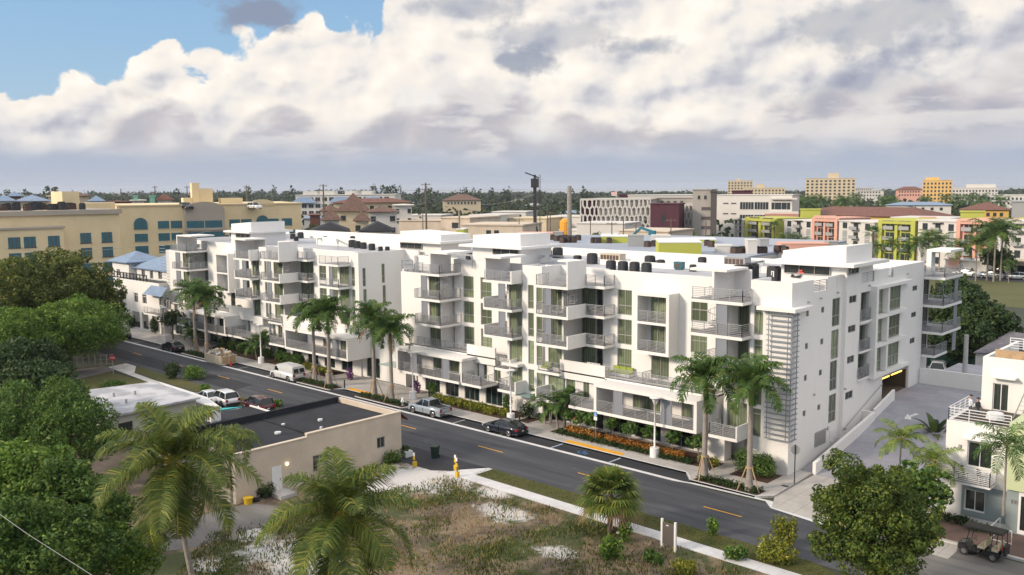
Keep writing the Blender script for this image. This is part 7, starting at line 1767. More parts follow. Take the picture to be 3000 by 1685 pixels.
# hanging bulbs by the roof canopy
b = MB()
for i in range(5): x_, z_ = WY(1602+i*10, 777+i*.6, 76.0); b.cyl((x_,76.0), .12, z_-.15, z_, 8)
tag(b.build('string_lights', mat('bulb_glow',(1,.9,.7),.5,emis=(1,.8,.5,1.2))), 'row of warm round bulbs behind the white roof canopy', 'string lights')

# ============================================================ the town behind
mat('lime', (.44,.46,.09), .85, var=.05, vscale=.1); mat('pink', (.66,.36,.28), .85, var=.05, vscale=.1); mat('off_white', (.62,.60,.57), .85, var=.06, vscale=.1)
mat('pale_cream', (.62,.52,.36), .85, var=.06, vscale=.1); mat('maroon', (.075,.02,.035), .8); mat('conc_dark', (.10,.09,.09), .85); mat('conc_mid', (.38,.355,.32), .9, var=.1, vscale=.1)
mat('yellow_wall', (.60,.38,.10), .85); mat('far_glass', (.035,.045,.05), .15); mat('blue_grey_roof', (.33,.37,.44), .8, var=.15, vscale=.05)
PROTOW = {}
def block(name, pa, da, pb, db, ptop, depth, m, label, cat='building', group=None, pyref=None, roof=None, base=0, H=None):
    A = at_az(pa, da); B = at_az(pb, db); L = math.hypot(B[0]-A[0], B[1]-A[1]); rz = math.atan2(B[1]-A[1], B[0]-A[0])
    if H is None: H = at_h((pa+pb)/2, ptop, (da+db)/2)[2]-base
    r = empty(name, (A[0],A[1],base), rz, label=label, cat=cat, group=group)
    b = MB(); b.box(0, L, 0, depth, 0, H); b.build('wall', m, r, local=True)
    b = MB(); b.box(-.3, L+.3, -.3, depth+.3, H+.002, H+.35); b.build('roof', roof or m, r, local=True)
    return r, L, H
def win_mesh(w, h, m, fr='off_white', div=1):
    k = (round(w,1), round(h,1), m, fr, div)
    if k not in PROTOW:
        b = MB(); b.box(-w/2, w/2, -.04, 0, 0, h, 0)
        for i in range(1, div+1): x = -w/2+w*i/(div+1); b.box(x-.06, x+.06, -.07, -.041, 0, h, 1)
        b.box(-w/2-.12, w/2+.12, -.12, 0, -.15, -.001, 1); o = b.build('window', [m, fr], local=True); PROTOW[k] = o.data; bpy.data.objects.remove(o)
    return PROTOW[k]
def wins(r, xs, zs, w, h, m='far_glass', fr='off_white', div=1, y=-.01, name='window', side=None, L=0):
    me = win_mesh(w, h, m, fr, div)
    for x in xs:
        for z in zs:
            o = link(name, me, r, (x, y, z))
            if side: o.location = (L+.01, x, z); o.rotation_euler.z = R_(90)
def part_box(r, name, m, *bx, rf=None):
    b = MB(); b.box(*bx); return b.build(name, m, r, local=True)
def lin(a, b_, n): return [a+(b_-a)*i/(n-1) for i in range(n)] if n > 1 else [a]
# --- cream block, left
r, L, H = block('cream_building', -60, 205, 345, 212, 622, 30, 'cream', 'large cream building at the left edge with dark gridded windows and machines on its roof', roof='beige_grey')
def lx(px, d, r_): p = at_az(px, d); v = Vector((p[0]-r_.location.x, p[1]-r_.location.y)); a = r_.rotation_euler.z; return v.x*math.cos(a)+v.y*math.sin(a)
fl = [(H-6.6-3.15*i) for i in range(4)]
wins(r, [lx(q, 210, r) for q in (60, 135, 242, 311)], fl, 2.2, 2.1, 'teal_glass', 'ac_brown', 2)
part_box(r, 'lower_wing', 'cream', lx(-60,206,r), lx(176,206,r), -3.0, -.01, 0, H-3.2); part_box(r, 'cornice', 'beige_grey', -.5, L+.5, -.5, -.31, H-.6, H+.36)
part_box(r, 'cornice', 'beige_grey', lx(-60,206,r), lx(176,206,r)+.3, -3.3, -.02, H-3.19, H-2.8)
wins(r, [lx(q, 208, r) for q in (12, 60, 135)], [z-.2 for z in fl], 2.2, 2.1, 'teal_glass', 'ac_brown', 2, y=-3.01)
part_box(r, 'stair_house', 'cream', lx(190,215,r), lx(245,215,r), 8, 16, H+.36, H+4.2)
rr = random.Random(3)
for i in range(26):
    t = rr.random(); u = rr.uniform(2, 12); q = (L*.12+L*.72*t, u); a = r.rotation_euler.z
    o = copy_tree(acb if i % 3 else acp, (r.location.x+q[0]*math.cos(a)-q[1]*math.sin(a), r.location.y+q[0]*math.sin(a)+q[1]*math.cos(a), H+.36), a, scale=1.15+.5*rr.random())
    tag(o, 'one of the many dark machines crowded on the roof of the large cream building', 'air conditioner', 'machines on the cream roof')
# --- cream block with teal windows
r, L, H = block('cream_building', 345, 262, 880, 268, 601, 34, 'cream', 'long cream building with teal windows and a grey arched centre', roof='cream')
fl = [H-6.2-3.3*i for i in range(5)]; D_ = 265
wins(r, [lx(q, D_, r) for q in (472, 510, 683, 718, 801, 842)], fl, 2.9, 2.1, 'teal_glass', 'cream', 0)
for px in (405, 866):
    x = lx(px, D_, r); wins(r, [x], fl[1:], 3.3, 2.1, 'teal_glass', 'beige_grey', 0)
def arch(r, x, z, w, m, y, z0=None, name='arched_window', rise=1.0):
    b = MB(); z0 = z if z0 is None else z0; n = 12
    pts = [(x-w/2, y, z0), (x+w/2, y, z0)]+[(x+w/2*math.cos(a), y, z+w/2*rise*math.sin(a)) for a in np.linspace(0, math.pi, n)]
    b.poly(pts); b.poly([(p[0], y+.2, p[2]) for p in reversed(pts)])
    for i in range(len(pts)): j = (i+1) % len(pts); b.poly([pts[j], pts[i], (pts[i][0],y+.2,pts[i][2]), (pts[j][0],y+.2,pts[j][2])])
    return b.build(name, m, r, local=True, fix=True)
for px in (405, 767):
    x = lx(px, D_, r); arch(r, x, fl[0]+1.4, 3.4, 'teal_glass', -.25, fl[0])
xa, xb = lx(534, D_, r), lx(652, D_, r)
part_box(r, 'centre_bay', 'beige_grey', xa, xb, -1.2, -.01, 0, H-1.2); arch(r, (xa+xb)/2, H-1.2, xb-xa, 'beige_grey', -1.2, H-1.25, 'arched_gable', .42)
part_box(r, 'string_course', 'beige_grey', xa-.3, xb+.3, -1.5, -1.21, H-6.9, H-6.3)
wins(r, [lx(q, D_, r) for q in (552, 577, 606, 631)], [fl[0]], 2.3, 2.0, 'teal_glass', 'beige_grey', 0, y=-1.22); wins(r, [lx(q, D_, r) for q in (569, 622)], fl[1:], 5.0, 2.2, 'teal_glass', 'beige_grey', 0, y=-1.22)
xa, xb = lx(728, D_, r), lx(806, D_, r); arch(r, (xa+xb)/2, H, xb-xa, 'cream', -.2, H-.4, 'arched_gable', .4); wins(r, [lx(767, D_, r)], fl[1:], 3.4, 2.2, 'teal_glass', 'beige_grey', 0)
part_box(r, 'stair_house', 'cream', lx(567,D_,r), lx(590,D_,r), 6, 10, H+.36, H+6.2); part_box(r, 'stair_house', 'cream', lx(590.5,D_,r), lx(630,D_,r), 6.2, 12, H+.36, H+4.6); part_box(r, 'stair_house', 'cream', lx(540,D_,r), lx(566,D_,r), 6, 12, H+.36, H+2)
part_box(r, 'stair_house', 'cream', lx(655,D_,r), lx(720,D_,r), 6, 12, H+.36, H+1.8); part_box(r, 'stair_house', 'cream', lx(245,D_,r), lx(335,D_,r), 3, 12, 3, H-.4+1.4)
q = MB(); rail_mb(q, [(lx(410,D_,r),.5),(lx(534,D_,r),.5)], H+.36, 1.1, 4, sp=2.5); q.build('roof_railing', 'ac_brown', r, )
for o in CH.get('x', []): pass
# --- white house with blue metal roofs
B = empty('blue_roof_house', (-155,74,0), label='white three-storey house with blue metal hipped roofs beyond the far end of the apartments', cat='house')
b = MB(); bx0, bx1, by = -164.5, -146.5, 69.0
def ub(px, py): return WY(320+px/4.52, 720+py/4.52, by)
wh = []
for (a, c, t, u) in ((325,383,620,755),(435,497,640,775),(655,708,665,800),(745,795,680,850),(675,722,935,1075)):
    p = ub(a, t); q_ = ub(c, u); wh.append((p[0], q_[0], q_[1], p[1]))
gd = [(ub(300,860)[0], ub(400,860)[0], .2, ub(300,860)[1]), (ub(430,880)[0], ub(515,880)[0], .2, ub(430,880)[1]), (ub(565,890)[0], ub(612,890)[0], .2, ub(565,900)[1])]
zt = ub(480,480)[1]
wall(b, 'y', by, bx0, bx1, 0, zt, wh+gd); b.box(bx0, bx0+.25, by+.25, 84, 0, zt); b.box(bx1-.25, bx1, by+.25, 84, 0, zt)
for g_ in gd: b.box(g_[0]-.1, g_[1]+.1, by+2.5, by+2.6, 0, g_[3]+.1)
# set-back top storey
yt_ = by+2.6; ze = WY(320+500/4.52, 720+295/4.52, yt_)[1]; zl_ = WY(320+190/4.52, 720+195/4.52, yt_)[1]
xt0, xtm = WY(320+135/4.52, 800, yt_)[0], WY(320+350/4.52, 800, yt_)[0]
tw_ = []
for (a, c, t, u) in ((425,475,310,430),(535,585,330,470),(645,700,340,450)):
    p = WY(320+a/4.52, 720+t/4.52, yt_); q_ = WY(320+c/4.52, 720+u/4.52, yt_); tw_.append((p[0], q_[0], max(q_[1],zt+.1), p[1]))
wall(b, 'y', yt_, xtm, bx1, zt, ze, tw_); p = WY(320+183/4.52, 720+300/4.52, yt_); q_ = WY(320+235/4.52, 720+415/4.52, yt_); tw2 = (p[0], q_[0], max(zt+.1,q_[1]), p[1]); wall(b, 'y', yt_-1.2, xt0, xtm, zt, zl_, [tw2]); b.box(xtm-.25, xtm, yt_-.95, yt_+6, zt, zl_); b.box(xt0, xt0+.25, yt_-.95, 80, zt, zl_); b.box(bx1-.25, bx1, yt_+.25, 82, zt, ze)
b.build('wall', 'stucco', B)
for h in wh: window(B, 'y', by, *h, nv=1, tr=(.75,), g='glass_dark', fr='white_paint')
for h in tw_: window(B, 'y', yt_, *h, nv=1, g='glass_dark', fr='white_paint')
window(B, 'y', yt_-1.2, *tw2, nv=2, g='glass_dark', fr='white_paint')
def hip(A, x0, x1, y0, y1, z, h, m, ov=.7, nm='roof', local=False):
    x0 -= ov; x1 += ov; y0 -= ov; y1 += ov; d = min(x1-x0, y1-y0)/2; b = MB()
    if x1-x0 >= y1-y0: r0, r1 = (x0+d, (y0+y1)/2, z+h), (x1-d, (y0+y1)/2, z+h); F = [((x0,y0,z),(x1,y0,z),r1,r0),((x1,y0,z),(x1,y1,z),r1),((x1,y1,z),(x0,y1,z),r0,r1),((x0,y1,z),(x0,y0,z),r0)]
    else: r0, r1 = ((x0+x1)/2, y0+d, z+h), ((x0+x1)/2, y1-d, z+h); F = [((x0,y0,z),(x1,y0,z),r0),((x1,y0,z),(x1,y1,z),r1,r0),((x1,y1,z),(x0,y1,z),r1),((x0,y1,z),(x0,y0,z),r0,r1)]
    for f in F: b.poly(f)
    b.poly([(x0,y1,z-.01),(x1,y1,z-.01),(x1,y0,z-.01),(x0,y0,z-.01)]); 
    for a, c in (((x0,y0),(x1,y0)),((x1,y0),(x1,y1))): b.bar((a[0],a[1],z-.08),(c[0],c[1],z-.08),.12,.16)
    return b.build(nm, m, A, local=local)
hip(B, xtm+.6, bx1+.3, yt_, 83, ze, 3.0, 'blue_roof'); hip(B, xt0, xtm, yt_-1.2, yt_+5, zl_, 1.7, 'blue_roof')
p = ub(545,560); q_ = ub(790,590); b = MB(); b.poly([(p[0],by-1.4,p[1]-.9),(q_[0],by-1.4,p[1]-.9),(q_[0]-.5,by-.01,p[1]+.5),(p[0]+.3,by-.01,p[1]+.5)]); b.build('awning_roof', 'blue_roof', B)
bz2 = ub(560,880)[1]; o = balcony(B, ub(550,880)[0], ub(800,900)[0], by-1.3, by-.01, bz2-.2, [[(ub(550,880)[0]+.1,by-1.2),(ub(800,900)[0]-.1,by-1.2)]])
q = MB(); rail_mb(q, [(bx0+.2,by+.15),(ub(490,540)[0],by+.15)], zt, 1.1, 6, pr=.14); q.build('railing', 'black', B)
for px in (275,300,395,515):
    x = ub(px, 700)[0]
bush('round_shrub', *G(320+285/4.52, 720+1085/4.52, .1), 1.2, 1.0, 2.4, 'leaf_dark', 'clipped round dark bush before the blue-roofed house', seed=90, dens=26, size=.14, n=8)
bush('green_shrub', *G(320+600/4.52, 720+1160/4.52, .1), 1.2, .9, 2.6, 'leaf_dark', 'upright dark bush right of the blue-roofed house columns', seed=91, dens=26, size=.14, n=8)
tree('frangipani', *G(320+850/4.52, 720+1240/4.52, .1), 2.2, 1.7, 2.0, 'leaf_dark', 'dark leafy small tree behind the farthest lamp', dens=16, size=.2, n=12, seed=92)
# --- mediterranean houses with brown roofs
def villa(pa, pb, d, ptop, depth, m, rm, label, hh=2.2, nw=3, fl=2, group=None, ov=.8, wz=None):
    r, L, H = block('villa', pa, d, pb, d, ptop, depth, m, label, 'house', group, roof=m)
    hip(r, 0, L, 0, depth, H+.36, hh, rm, ov, local=True)
    if nw: wins(r, lin(L*.15, L*.85, nw), [H-2.4-3.1*i for i in range(fl)], min(1.4, L/nw*.4), 1.5, 'far_glass', m, 0)
    return r, L, H
gm = 'brown-roofed villas behind the apartments'
villa(1079, 1160, 250, 624, 9, 'off_white', 'brown_roof', 'pale villa wing with a brown hipped roof and one window, rightmost of the group', 1.6, 2, 4, gm)
villa(990, 1078, 262, 622, 14, 'pale_cream', 'brown_roof', 'ochre villa centre with the tallest brown pyramid roof', 5.2, 1, 1, gm)
villa(940, 989, 268, 622, 10, 'off_white', 'brown_roof', 'pale villa wing with a brown roof, leftmost of the group', 1.8, 1, 2, gm)
villa(945, 990, 238, 648, 6, 'off_white', 'brown_roof', 'low villa porch with a small brown roof at the left of the group', 2.6, 2, 1, gm)
villa(1040, 1076, 236, 650, 6, 'pale_cream', 'brown_roof', 'low villa porch with a small brown roof in the middle of the group', 2.4, 1, 1, gm)
villa(915, 1010, 175, 683, 12, 'off_white', 'dark_roof', 'house with a dark hipped roof peeking over the left apartment roof', 1.5, 0, 1, gm); villa(1066, 1140, 175, 682, 12, 'off_white', 'dark_roof', 'dark grey hipped roof right of the white chimney block behind the left apartments', 1.6, 0, 1, gm)
villa(975, 1200, 330, 596, 12, 'pale_cream', 'red_roof', 'long pale house with a dark red roof behind the villas', 1.4, 7, 1, gm); villa(1155, 1205, 300, 604, 10, 'off_white', 'off_white', 'plain pale box house right of the villas', .3, 2, 2, gm)
villa(1296, 1408, 620, 588, 20, 'pale_cream', 'brown_roof', 'pale yellow house with a wide dark hipped roof among the far trees', 4.0, 9, 1); villa(1100, 1180, 520, 596, 10, 'off_white', 'red_roof', 'low red-roofed house left of the pale yellow one', 1.5, 4, 1)
# white terraced apartments
r, L, H = block('white_apartments', 865, 440, 1157, 430, 572, 18, 'off_white', 'long white stepped apartment row in front of the far tree line')
wins(r, lin(4, L-4, 13), [H-2.6, H-5.8, H-9], 2.2, 1.7, 'far_glass', 'conc_mid', 1)
for i, px in enumerate((885, 1000, 1095)):
    x = lx(px, 435, r); b = MB(); b.poly([(x-6,-2,H-3.5),(x+6,-2,H-3.5),(x+3,-.1,H-.8),(x-3,-.1,H-.8)]); b.build('slate_roof', 'blue_roof', r, local=True)
for px in (905, 950, 1035, 1065): x = lx(px, 435, r); part_box(r, 'roof_block', 'off_white', x-4, x+4, 1, 9, H+.36, H+2.0)
# low beige commercial buildings
gl_ = 'low beige shops behind the apartments'
for i, (pa, pb, d, pt, m, lb) in enumerate(((1165,1300,300,648,'tan','low beige shop block left of the leafy patch'),(1290,1375,262,640,'tan','beige block with three small windows on its upper part'),(1350,1530,235,661,'tan','wide pale pink-beige block with two dark windows'),(1375,1460,330,632,'off_white','low white shop row with a blue canopy'),(1490,1600,330,641,'pale_cream','cream low building with a row of dark windows left of the yellow silo'),(1600,1700,340,636,'off_white','pale low building behind the yellow silo'),(1180,1290,390,632,'off_white','flat-roofed building with grey machines left of the tall wooden pole'),(1440,1540,420,622,'off_white','white low building with a red sign roof near the rig'),(1815,1960,240,679,'tan','pale low roof before the maroon wall'),(1690,1830,290,656,'off_white','pale teal-trimmed shop behind the round trees'),(1640,1700,300,676,'off_white','white shed left of the round trees'),(1700,1750,262,692,'off_white','small white house with a dark door behind the rooftops'))):
    r, L, H = block('shop_block', pa, d, pb, d-6, pt, 16, m, lb, 'building', gl_)
    if i in (1,2): wins(r, [L*.45, L*.58], [H-2.8], 1.3, 1.6, 'far_glass', m, 0)
    if i in (3,4,7): wins(r, lin(3, L-3, 9), [H-2.2], 1.6, 1.1, 'far_glass', 'off_white', 0)
# --- patterned car park
r, L, H = block('car_park', 1702, 325, 1906, 322, 587, 45, 'conc_mid', 'concrete car park wrapped in a white web of irregular cells', 'car park')
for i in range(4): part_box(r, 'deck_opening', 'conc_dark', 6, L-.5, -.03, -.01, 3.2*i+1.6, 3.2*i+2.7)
part_box(r, 'maroon_end', 'maroon', 0, 6, -.2, -.04, 0, H)
def web(r, x0, x1, z0, z1, seed, nx, nz):
    rg = np.random.default_rng(seed); b = MB(); C_ = {}
    for i in range(-1, nx+1):
        for j in range(-1, nz+1): C_[i,j] = ((i+.5+(.5 if j % 2 else 0)+rg.uniform(-.22,.22))*(x1-x0)/nx+x0, (j+.5+rg.uniform(-.2,.2))*(z1-z0)/nz+z0)
    cl = lambda x, z: (min(x1,max(x0,x)), min(z1,max(z0,z)))
    for i in range(-1, nx):
        for j in range(-1, nz):
            # vertices of the cell pattern = centroids of neighbouring triangles
            if j % 2: t1 = [(i,j),(i+1,j),(i+1,j+1)]; t2 = [(i,j),(i,j+1),(i+1,j+1)]; t3 = [(i+1,j),(i+1,j+1),(i+2,j+1)]
            else: t1 = [(i,j),(i+1,j),(i,j+1)]; t2 = [(i,j),(i-1,j+1),(i,j+1)]; t3 = [(i+1,j),(i,j+1),(i+1,j+1)]
            try: P_ = [np.mean([C_[q] for q in t], axis=0) for t in (t1,t2,t3)]
            except KeyError: continue
            t4 = [(i,j),(i+1,j),(i+1,j-1)] if j % 2 else [(i,j),(i+1,j),(i,j-1)]
            for a, c in ((P_[0],P_[1]),(P_[0],P_[2]))+(((P_[0],np.mean([C_[q] for q in t4],axis=0)),) if all(q in C_ for q in t4) else ()):
                a = cl(*a); c = cl(*c); b.bar((a[0],-.7,a[1]),(c[0],-.7,c[1]),.18,.55)
    for a, c in (((x0,z0),(x1,z0)),((x0,z1),(x1,z1)),((x0,z0),(x0,z1)),((x1,z0),(x1,z1))): b.bar((a[0],-.7,a[1]),(c[0],-.7,c[1]),.3,.4)
    return b.build('cell_screen', 'off_white', r, local=True)
web(r, 0, L, 2.2, H+.5, 4, 15, 6)
r2, L2, H2 = block('maroon_wall', 1906, 318, 1990, 316, 599, 10, 'maroon', 'plain maroon block with faint dark lettering between the two patterned screens', 'building')
b = MB()
for i in range(6): b.box(L2*.33+i*L2*.033, L2*.352+i*L2*.033, -.06, -.001, H2*.5, H2*.56)
b.build('lettering', 'black', r2, local=True)
b = MB()
for i in range(8): b.box(L2*.18+i*L2*.055+(.6 if i > 3 else 0), L2*.215+i*L2*.055+(.6 if i > 3 else 0), -.06, -.001, H2*.22, H2*.27)
b.build('lettering', 'white_paint', r2, local=True)
part_box(r2, 'emblem', 'black', L2*.38, L2*.46, -.06, -.001, H2*.62, H2*.78); part_box(r2, 'emblem', 'black', L2*.44, L2*.52, -.07, -.062, H2*.68, H2*.84)
r, L, H = block('car_park_wing', 1991, 330, 2036, 329, 600, 30, 'conc_mid', 'narrow car park wing with a second patterned screen right of the maroon block', 'car park'); web(r, 0, L, 2.2, H, 5, 4, 6)
r, L, H = block('car_park_upper', 1905, 352, 2040, 350, 581, 30, 'conc_mid', 'upper concrete deck of the car park behind the maroon block', 'car park'); wins(r, lin(2, 12, 5), [H-4.2], 1.2, 3.2, 'conc_dark', 'off_white', 0)
r, L, H = block('stair_tower', 2030, 322, 2083, 321, 557, 14, 'conc_mid', 'tall concrete stair tower of the car park with open slots', 'tower'); wins(r, [L*.78], [H-7-3.3*i for i in range(5)], 3.6, 1.1, 'conc_dark', 'conc_mid', 0); wins(r, [L*.35,L*.7], [H-3.2], .9, 1.3, 'far_glass', 'conc_mid', 0)
block('dark_tower', 2083, 319, 2101, 319, 563, 12, 'conc_dark', 'dark grey narrow tower between the concrete stair tower and the white office', 'tower')
block('maroon_roof_house', 1815, 400, 1840, 400, 572, 8, 'maroon', 'small maroon roof house above the patterned car park', 'building', H=None); block('roof_level', 1840, 395, 2030, 392, 573, 14, 'off_white', 'long pale roof level behind the patterned car park', 'building')
# --- white office
r, L, H = block('office_building', 2101, 425, 2322, 415, 572, 12, 'off_white', 'white office building with dark horizontal windows right of the car park tower', 'office')
o3 = [H-6.3, H-12]
wins(r, [lx(q, 420, r) for q in (2188, 2235)], o3, 6.2, 3.2, 'far_glass', 'off_white', 4); wins(r, [lx(q, 420, r) for q in (2119, 2145)], [H-3.9, H-8.6], 2.5, .5, 'far_glass', 'off_white', 0)
wins(r, [lx(q, 420, r) for q in (2277, 2298, 2315)], o3, 2.9, 3.0, 'far_glass', 'off_white', 1)
part_box(r, 'ledge', 'off_white', lx(2265,420,r), L+2.5, -1.6, -.02, H-1.9, H-1.2); part_box(r, 'ledge', 'off_white', lx(2265,420,r), L+3.2, -2, -.02, H-7.9, H-7.1)
block('roof_screen', 2145, 450, 2205, 450, 560, 4, 'maroon', 'maroon roof screen above the white office', 'screen')
# --- colourful apartment row
gr = 'colourful four-storey apartments beyond the field'
segs = [(2152,2191,376,'off_white','white end section at the left of the colourful apartment row',645),(2191,2280,370,'lime','first lime-green section, left end of the colourful row',640),(2300,2389,350,'off_white','white section between the first lime and first pink ones',648),(2389,2462,337,'pink','first coral pink section of the colourful row',640),(2462,2566,327,'off_white','white section right of the first pink one',651),(2584,2690,306,'lime','second lime-green section, in the middle right of the colourful row',646),(2695,2815,298,'off_white','white section with small balcony hoods between lime and pink',649),(2815,2925,287,'pink','second coral pink section, near the right edge',646),(2925,3060,280,'off_white','white section cut by the right edge of the picture',650)]
for i, (pa, pb, d, m, lb, pt) in enumerate(segs):
    s = (d-segs[min(i+1,8)][2])*.9 if i < 8 else 4
    r, L, H = block('apartment_section', pa, d, pb, max(d-s, 276), pt, 14, m, lb, 'apartment building', gr)
    nfl = 4; fh = H/4.05; zs = [fh*k+.8 for k in range(nfl)]
    if m in ('lime','pink'):
        xs_ = [L*.28, L*.72]; wins(r, xs_, zs, L*.24, 2.1, 'far_glass', m, 1)
        for x in xs_:
            for z in zs[1:]:
                b = MB(); b.box(x-L*.14, x+L*.14, -1.3, -.02, z-.25, z-.1); b.box(x-L*.14, x+L*.14, -1.3, -1.22, z-.1, z+.85); b.build('balcony', 'ac_grey', r, local=True)
            part_box(r, 'hood', 'conc_mid', x-L*.17, x+L*.17, -1.2, -.02, zs[3]+2.5, zs[3]+2.62)
        part_box(r, 'pier', m, L*.46, L*.54, -1.0, -.02, 0, H-1.5); part_box(r, 'pier', m, -.2, L*.1, -1.0, -.02, 0, H); part_box(r, 'pier', m, L*.9, L+.2, -1.0, -.02, 0, H); part_box(r, 'fascia', m, L*.1+.01, L*.9-.01, -1.0, -.02, H-1.1, H)
    else:
        xs_ = [L*.18, L*.5, L*.82]; wins(r, xs_, zs, L*.13, 2.0, 'far_glass', 'off_white', 0)
        for z in zs[2:]:
            b = MB(); b.box(L*.39, L*.61, -1.3, -.02, z-.25, z-.1); b.box(L*.39, L*.61, -1.3, -1.22, z-.1, z+.85); b.build('balcony', 'ac_grey', r, local=True)
        for x in (L*.18, L*.82): part_box(r, 'spandrel', 'ac_grey', x-L*.065, x+L*.065, -.06, -.02, 1.2, H-3)
        part_box(r, 'hood', 'conc_mid', L*.36, L*.64, -1.4, -.02, zs[3]+2.3, zs[3]+2.45)
# roof boxes of the row
for (pa, pb, d, pt, m, lb) in ((2347,2406,365,615,'lime','lime roof box above the first white section'),(2818,2888,310,622,'lime','lime roof box above the second pink section'),(2700,2745,320,640,'pink','small pink roof box right of the second lime section'),(2995,3060,290,643,'lime','lime roof box at the right edge'),(2243,2340,395,629,'pink','long pink parapet behind the first lime section'),(2390,2450,345,636,'pink','pink raised parapet above the first pink section')):
    block('roof_box', pa, d, pb, d, pt, 6, m, lb, 'roof box', 'coloured roof boxes', base=9)
block('shopfront', 2780, 272, 2905, 268, 765, 6, 'off_white', 'white ground-floor shopfront with two pale posters below the colourful row', 'shop'); r, L, H = block('shopfront', 2965, 266, 3060, 262, 770, 6, 'pale_cream', 'cream shop with a dark doorway at the right edge across the field', 'shop'); wins(r, [L*.3,L*.6], [.3], 3, 3, 'far_glass', 'off_white', 1)
for px, m in ((2806,'pink'),(2850,'sail_grey')): x, y = at_az(px, 270.5); b = MB(); b.box(x-1.4,x+1.4,y-.1,y,1.6,4.4); tag(b.build('poster', m), 'pale %s poster on the white shopfront across the field'%('pink' if m == 'pink' else 'blue-grey'), 'poster')
# red-roofed long house and yellow walls
r, L, H = block('long_house', 2335, 440, 2712, 405, 634, 22, 'yellow_wall', 'long yellow house with a wide red tiled roof behind the colourful row', 'house'); hip(r, 0, L, 0, 22, H+.36, 3.6, 'red_roof', 1.2, local=True); wins(r, lin(4, L-4, 18), [H-2.6], 1.2, 1.5, 'far_glass', 'yellow_wall', 0)
for (pa,pb,d,pt,lb,m,h) in ((2820,2960,420,617,'yellow house with layered red roofs at the right behind the lime box','yellow_wall',2.5),(2860,2930,450,609,'small upper red roof above the yellow house at the right','yellow_wall',2.2),(2600,2790,520,603,'long pale house with a blue-grey roof before the palms','off_white',1.6)):
    villa(pa, pb, d, pt, 14, m, 'red_roof' if m != 'off_white' else 'blue_roof', lb, h, 6, 1)
block('curved_roof_hall', 2615, 350, 2790, 342, 640, 16, 'off_white', 'pale curved-roofed hall behind the second lime section', 'hall'); block('grey_building', 2968, 330, 3060, 330, 592, 14, 'ac_grey', 'tall grey building at the right edge', 'building')
# --- towers on the skyline
mat('tower_yellow', (.72,.47,.17), .85)
def tower(pa, pb, d, ptop, depth, m, lb, nfl, nx, fh=3.0, z0=4, box=None, bal=True, w=None):
    r, L, H = block('tower', pa, d, pb, d, ptop, depth, m, lb, 'tower', 'towers on the skyline'); w = w or L/nx*.5
    wins(r, lin(L/nx*.5, L-L/nx*.5, nx), [H-3.2-fh*i for i in range(nfl)], w, 1.6, 'far_glass', m, 0)
    if box: part_box(r, 'roof_house', m, L*box[0], L*box[1], 2, depth-2, H+.36, H+box[2])
    return r, L, H
tower(2360, 2507, 900, 523, 22, 'pale_cream', 'tall pale apartment tower with dark windows, largest on the skyline', 9, 11, 3.0, box=(.45,.66,5.2))
tower(2132, 2205, 1050, 530, 18, 'pale_cream', 'pale striped tower at the left of the skyline group', 7, 8, 3.0, box=(.35,.5,3)); tower(2180, 2300, 900, 551, 18, 'pale_cream', 'lower stepped pale building right of the striped tower', 4, 12, 3.0, box=(.3,.5,4))
tower(2703, 2790, 800, 529, 20, 'tower_yellow', 'yellow-orange tower with small dark windows', 8, 8, 3.0, box=(.1,.55,2.6), w=1.3); tower(2791, 2925, 850, 551, 20, 'off_white', 'white low tower with an arched roof line right of the yellow one', 4, 14, 3.0, box=(.3,.95,3.2)); tower(2870, 3060, 700, 572, 16, 'off_white', 'long white building in the trees at the right edge', 2, 16, 3.0)
for (pa,pb,d,pt,lb,m) in ((2625,2705,950,557,'pink house with a red roof left of the yellow tower','pink'),(2505,2590,1000,559,'long pale green low building among the skyline palms','off_white'),(2500,2560,1100,552,'low pale block just right of the tallest tower','off_white')): villa(pa, pb, d, pt, 14, m, 'red_roof' if m == 'pink' else m, lb, 3 if m == 'pink' else .3, 8, 2)
# far left roofs
for i,(pa,pb,d,pt,m,rm,lb) in enumerate(((25,60,420,577,'red_roof','blue_roof','small red-walled house at the far left'),(45,140,330,592,'pale_cream','blue_roof','cream house with a blue-grey roof at the far left'),(-20,40,330,592,'off_white','blue_roof','blue-grey roof at the left edge'),(140,180,380,577,'pale_cream','pale_cream','cream stair block at the far left'),(180,260,430,577,'pale_cream','brown_roof','long cream house with brown eaves at the far left'),(310,380,400,593,'red_roof','red_roof','low red shed roofs behind the cream buildings'),(262,300,360,592,'off_white','blue_roof','small blue roof between the cream buildings'),(385,420,330,590,'off_white','off_white','white shed right of the green gable'),(460,502,330,588,'off_white','red_roof','white kiosk with a dark red hipped roof'),(888,945,420,642,'off_white','blue_roof','pale blue metal roof right of the arched cream building'),(905,935,360,632,'red_roof','red_roof','tiny orange roof in the trees right of the arched cream building'))):
    villa(pa, pb, d, pt, 12, m, rm, lb, 2.0 if rm != m else .3, 0)
mat('mint',(.30,.62,.48),.8)
for (pa, pb, l) in ((390,402,'left mint-green wall behind the cream building'),(437,454,'right mint-green wall behind the cream building')): block('mint_wall', pa, 330, pb, 330, 576, 3, 'mint', l, 'wall')
# cars on the cream roof deck
for (px, m, l) in ((722,'car_white','white car on the roof deck of the cream building'),(520,'car_navy','dark car on the roof deck beside the grey arch')):
    x, y, z = at_h(px, 603, 262); o = put(vehicle('parked_car','suv',m,l), x, y+2.5, 0, z-1.0); o.scale = (1.1,)*3
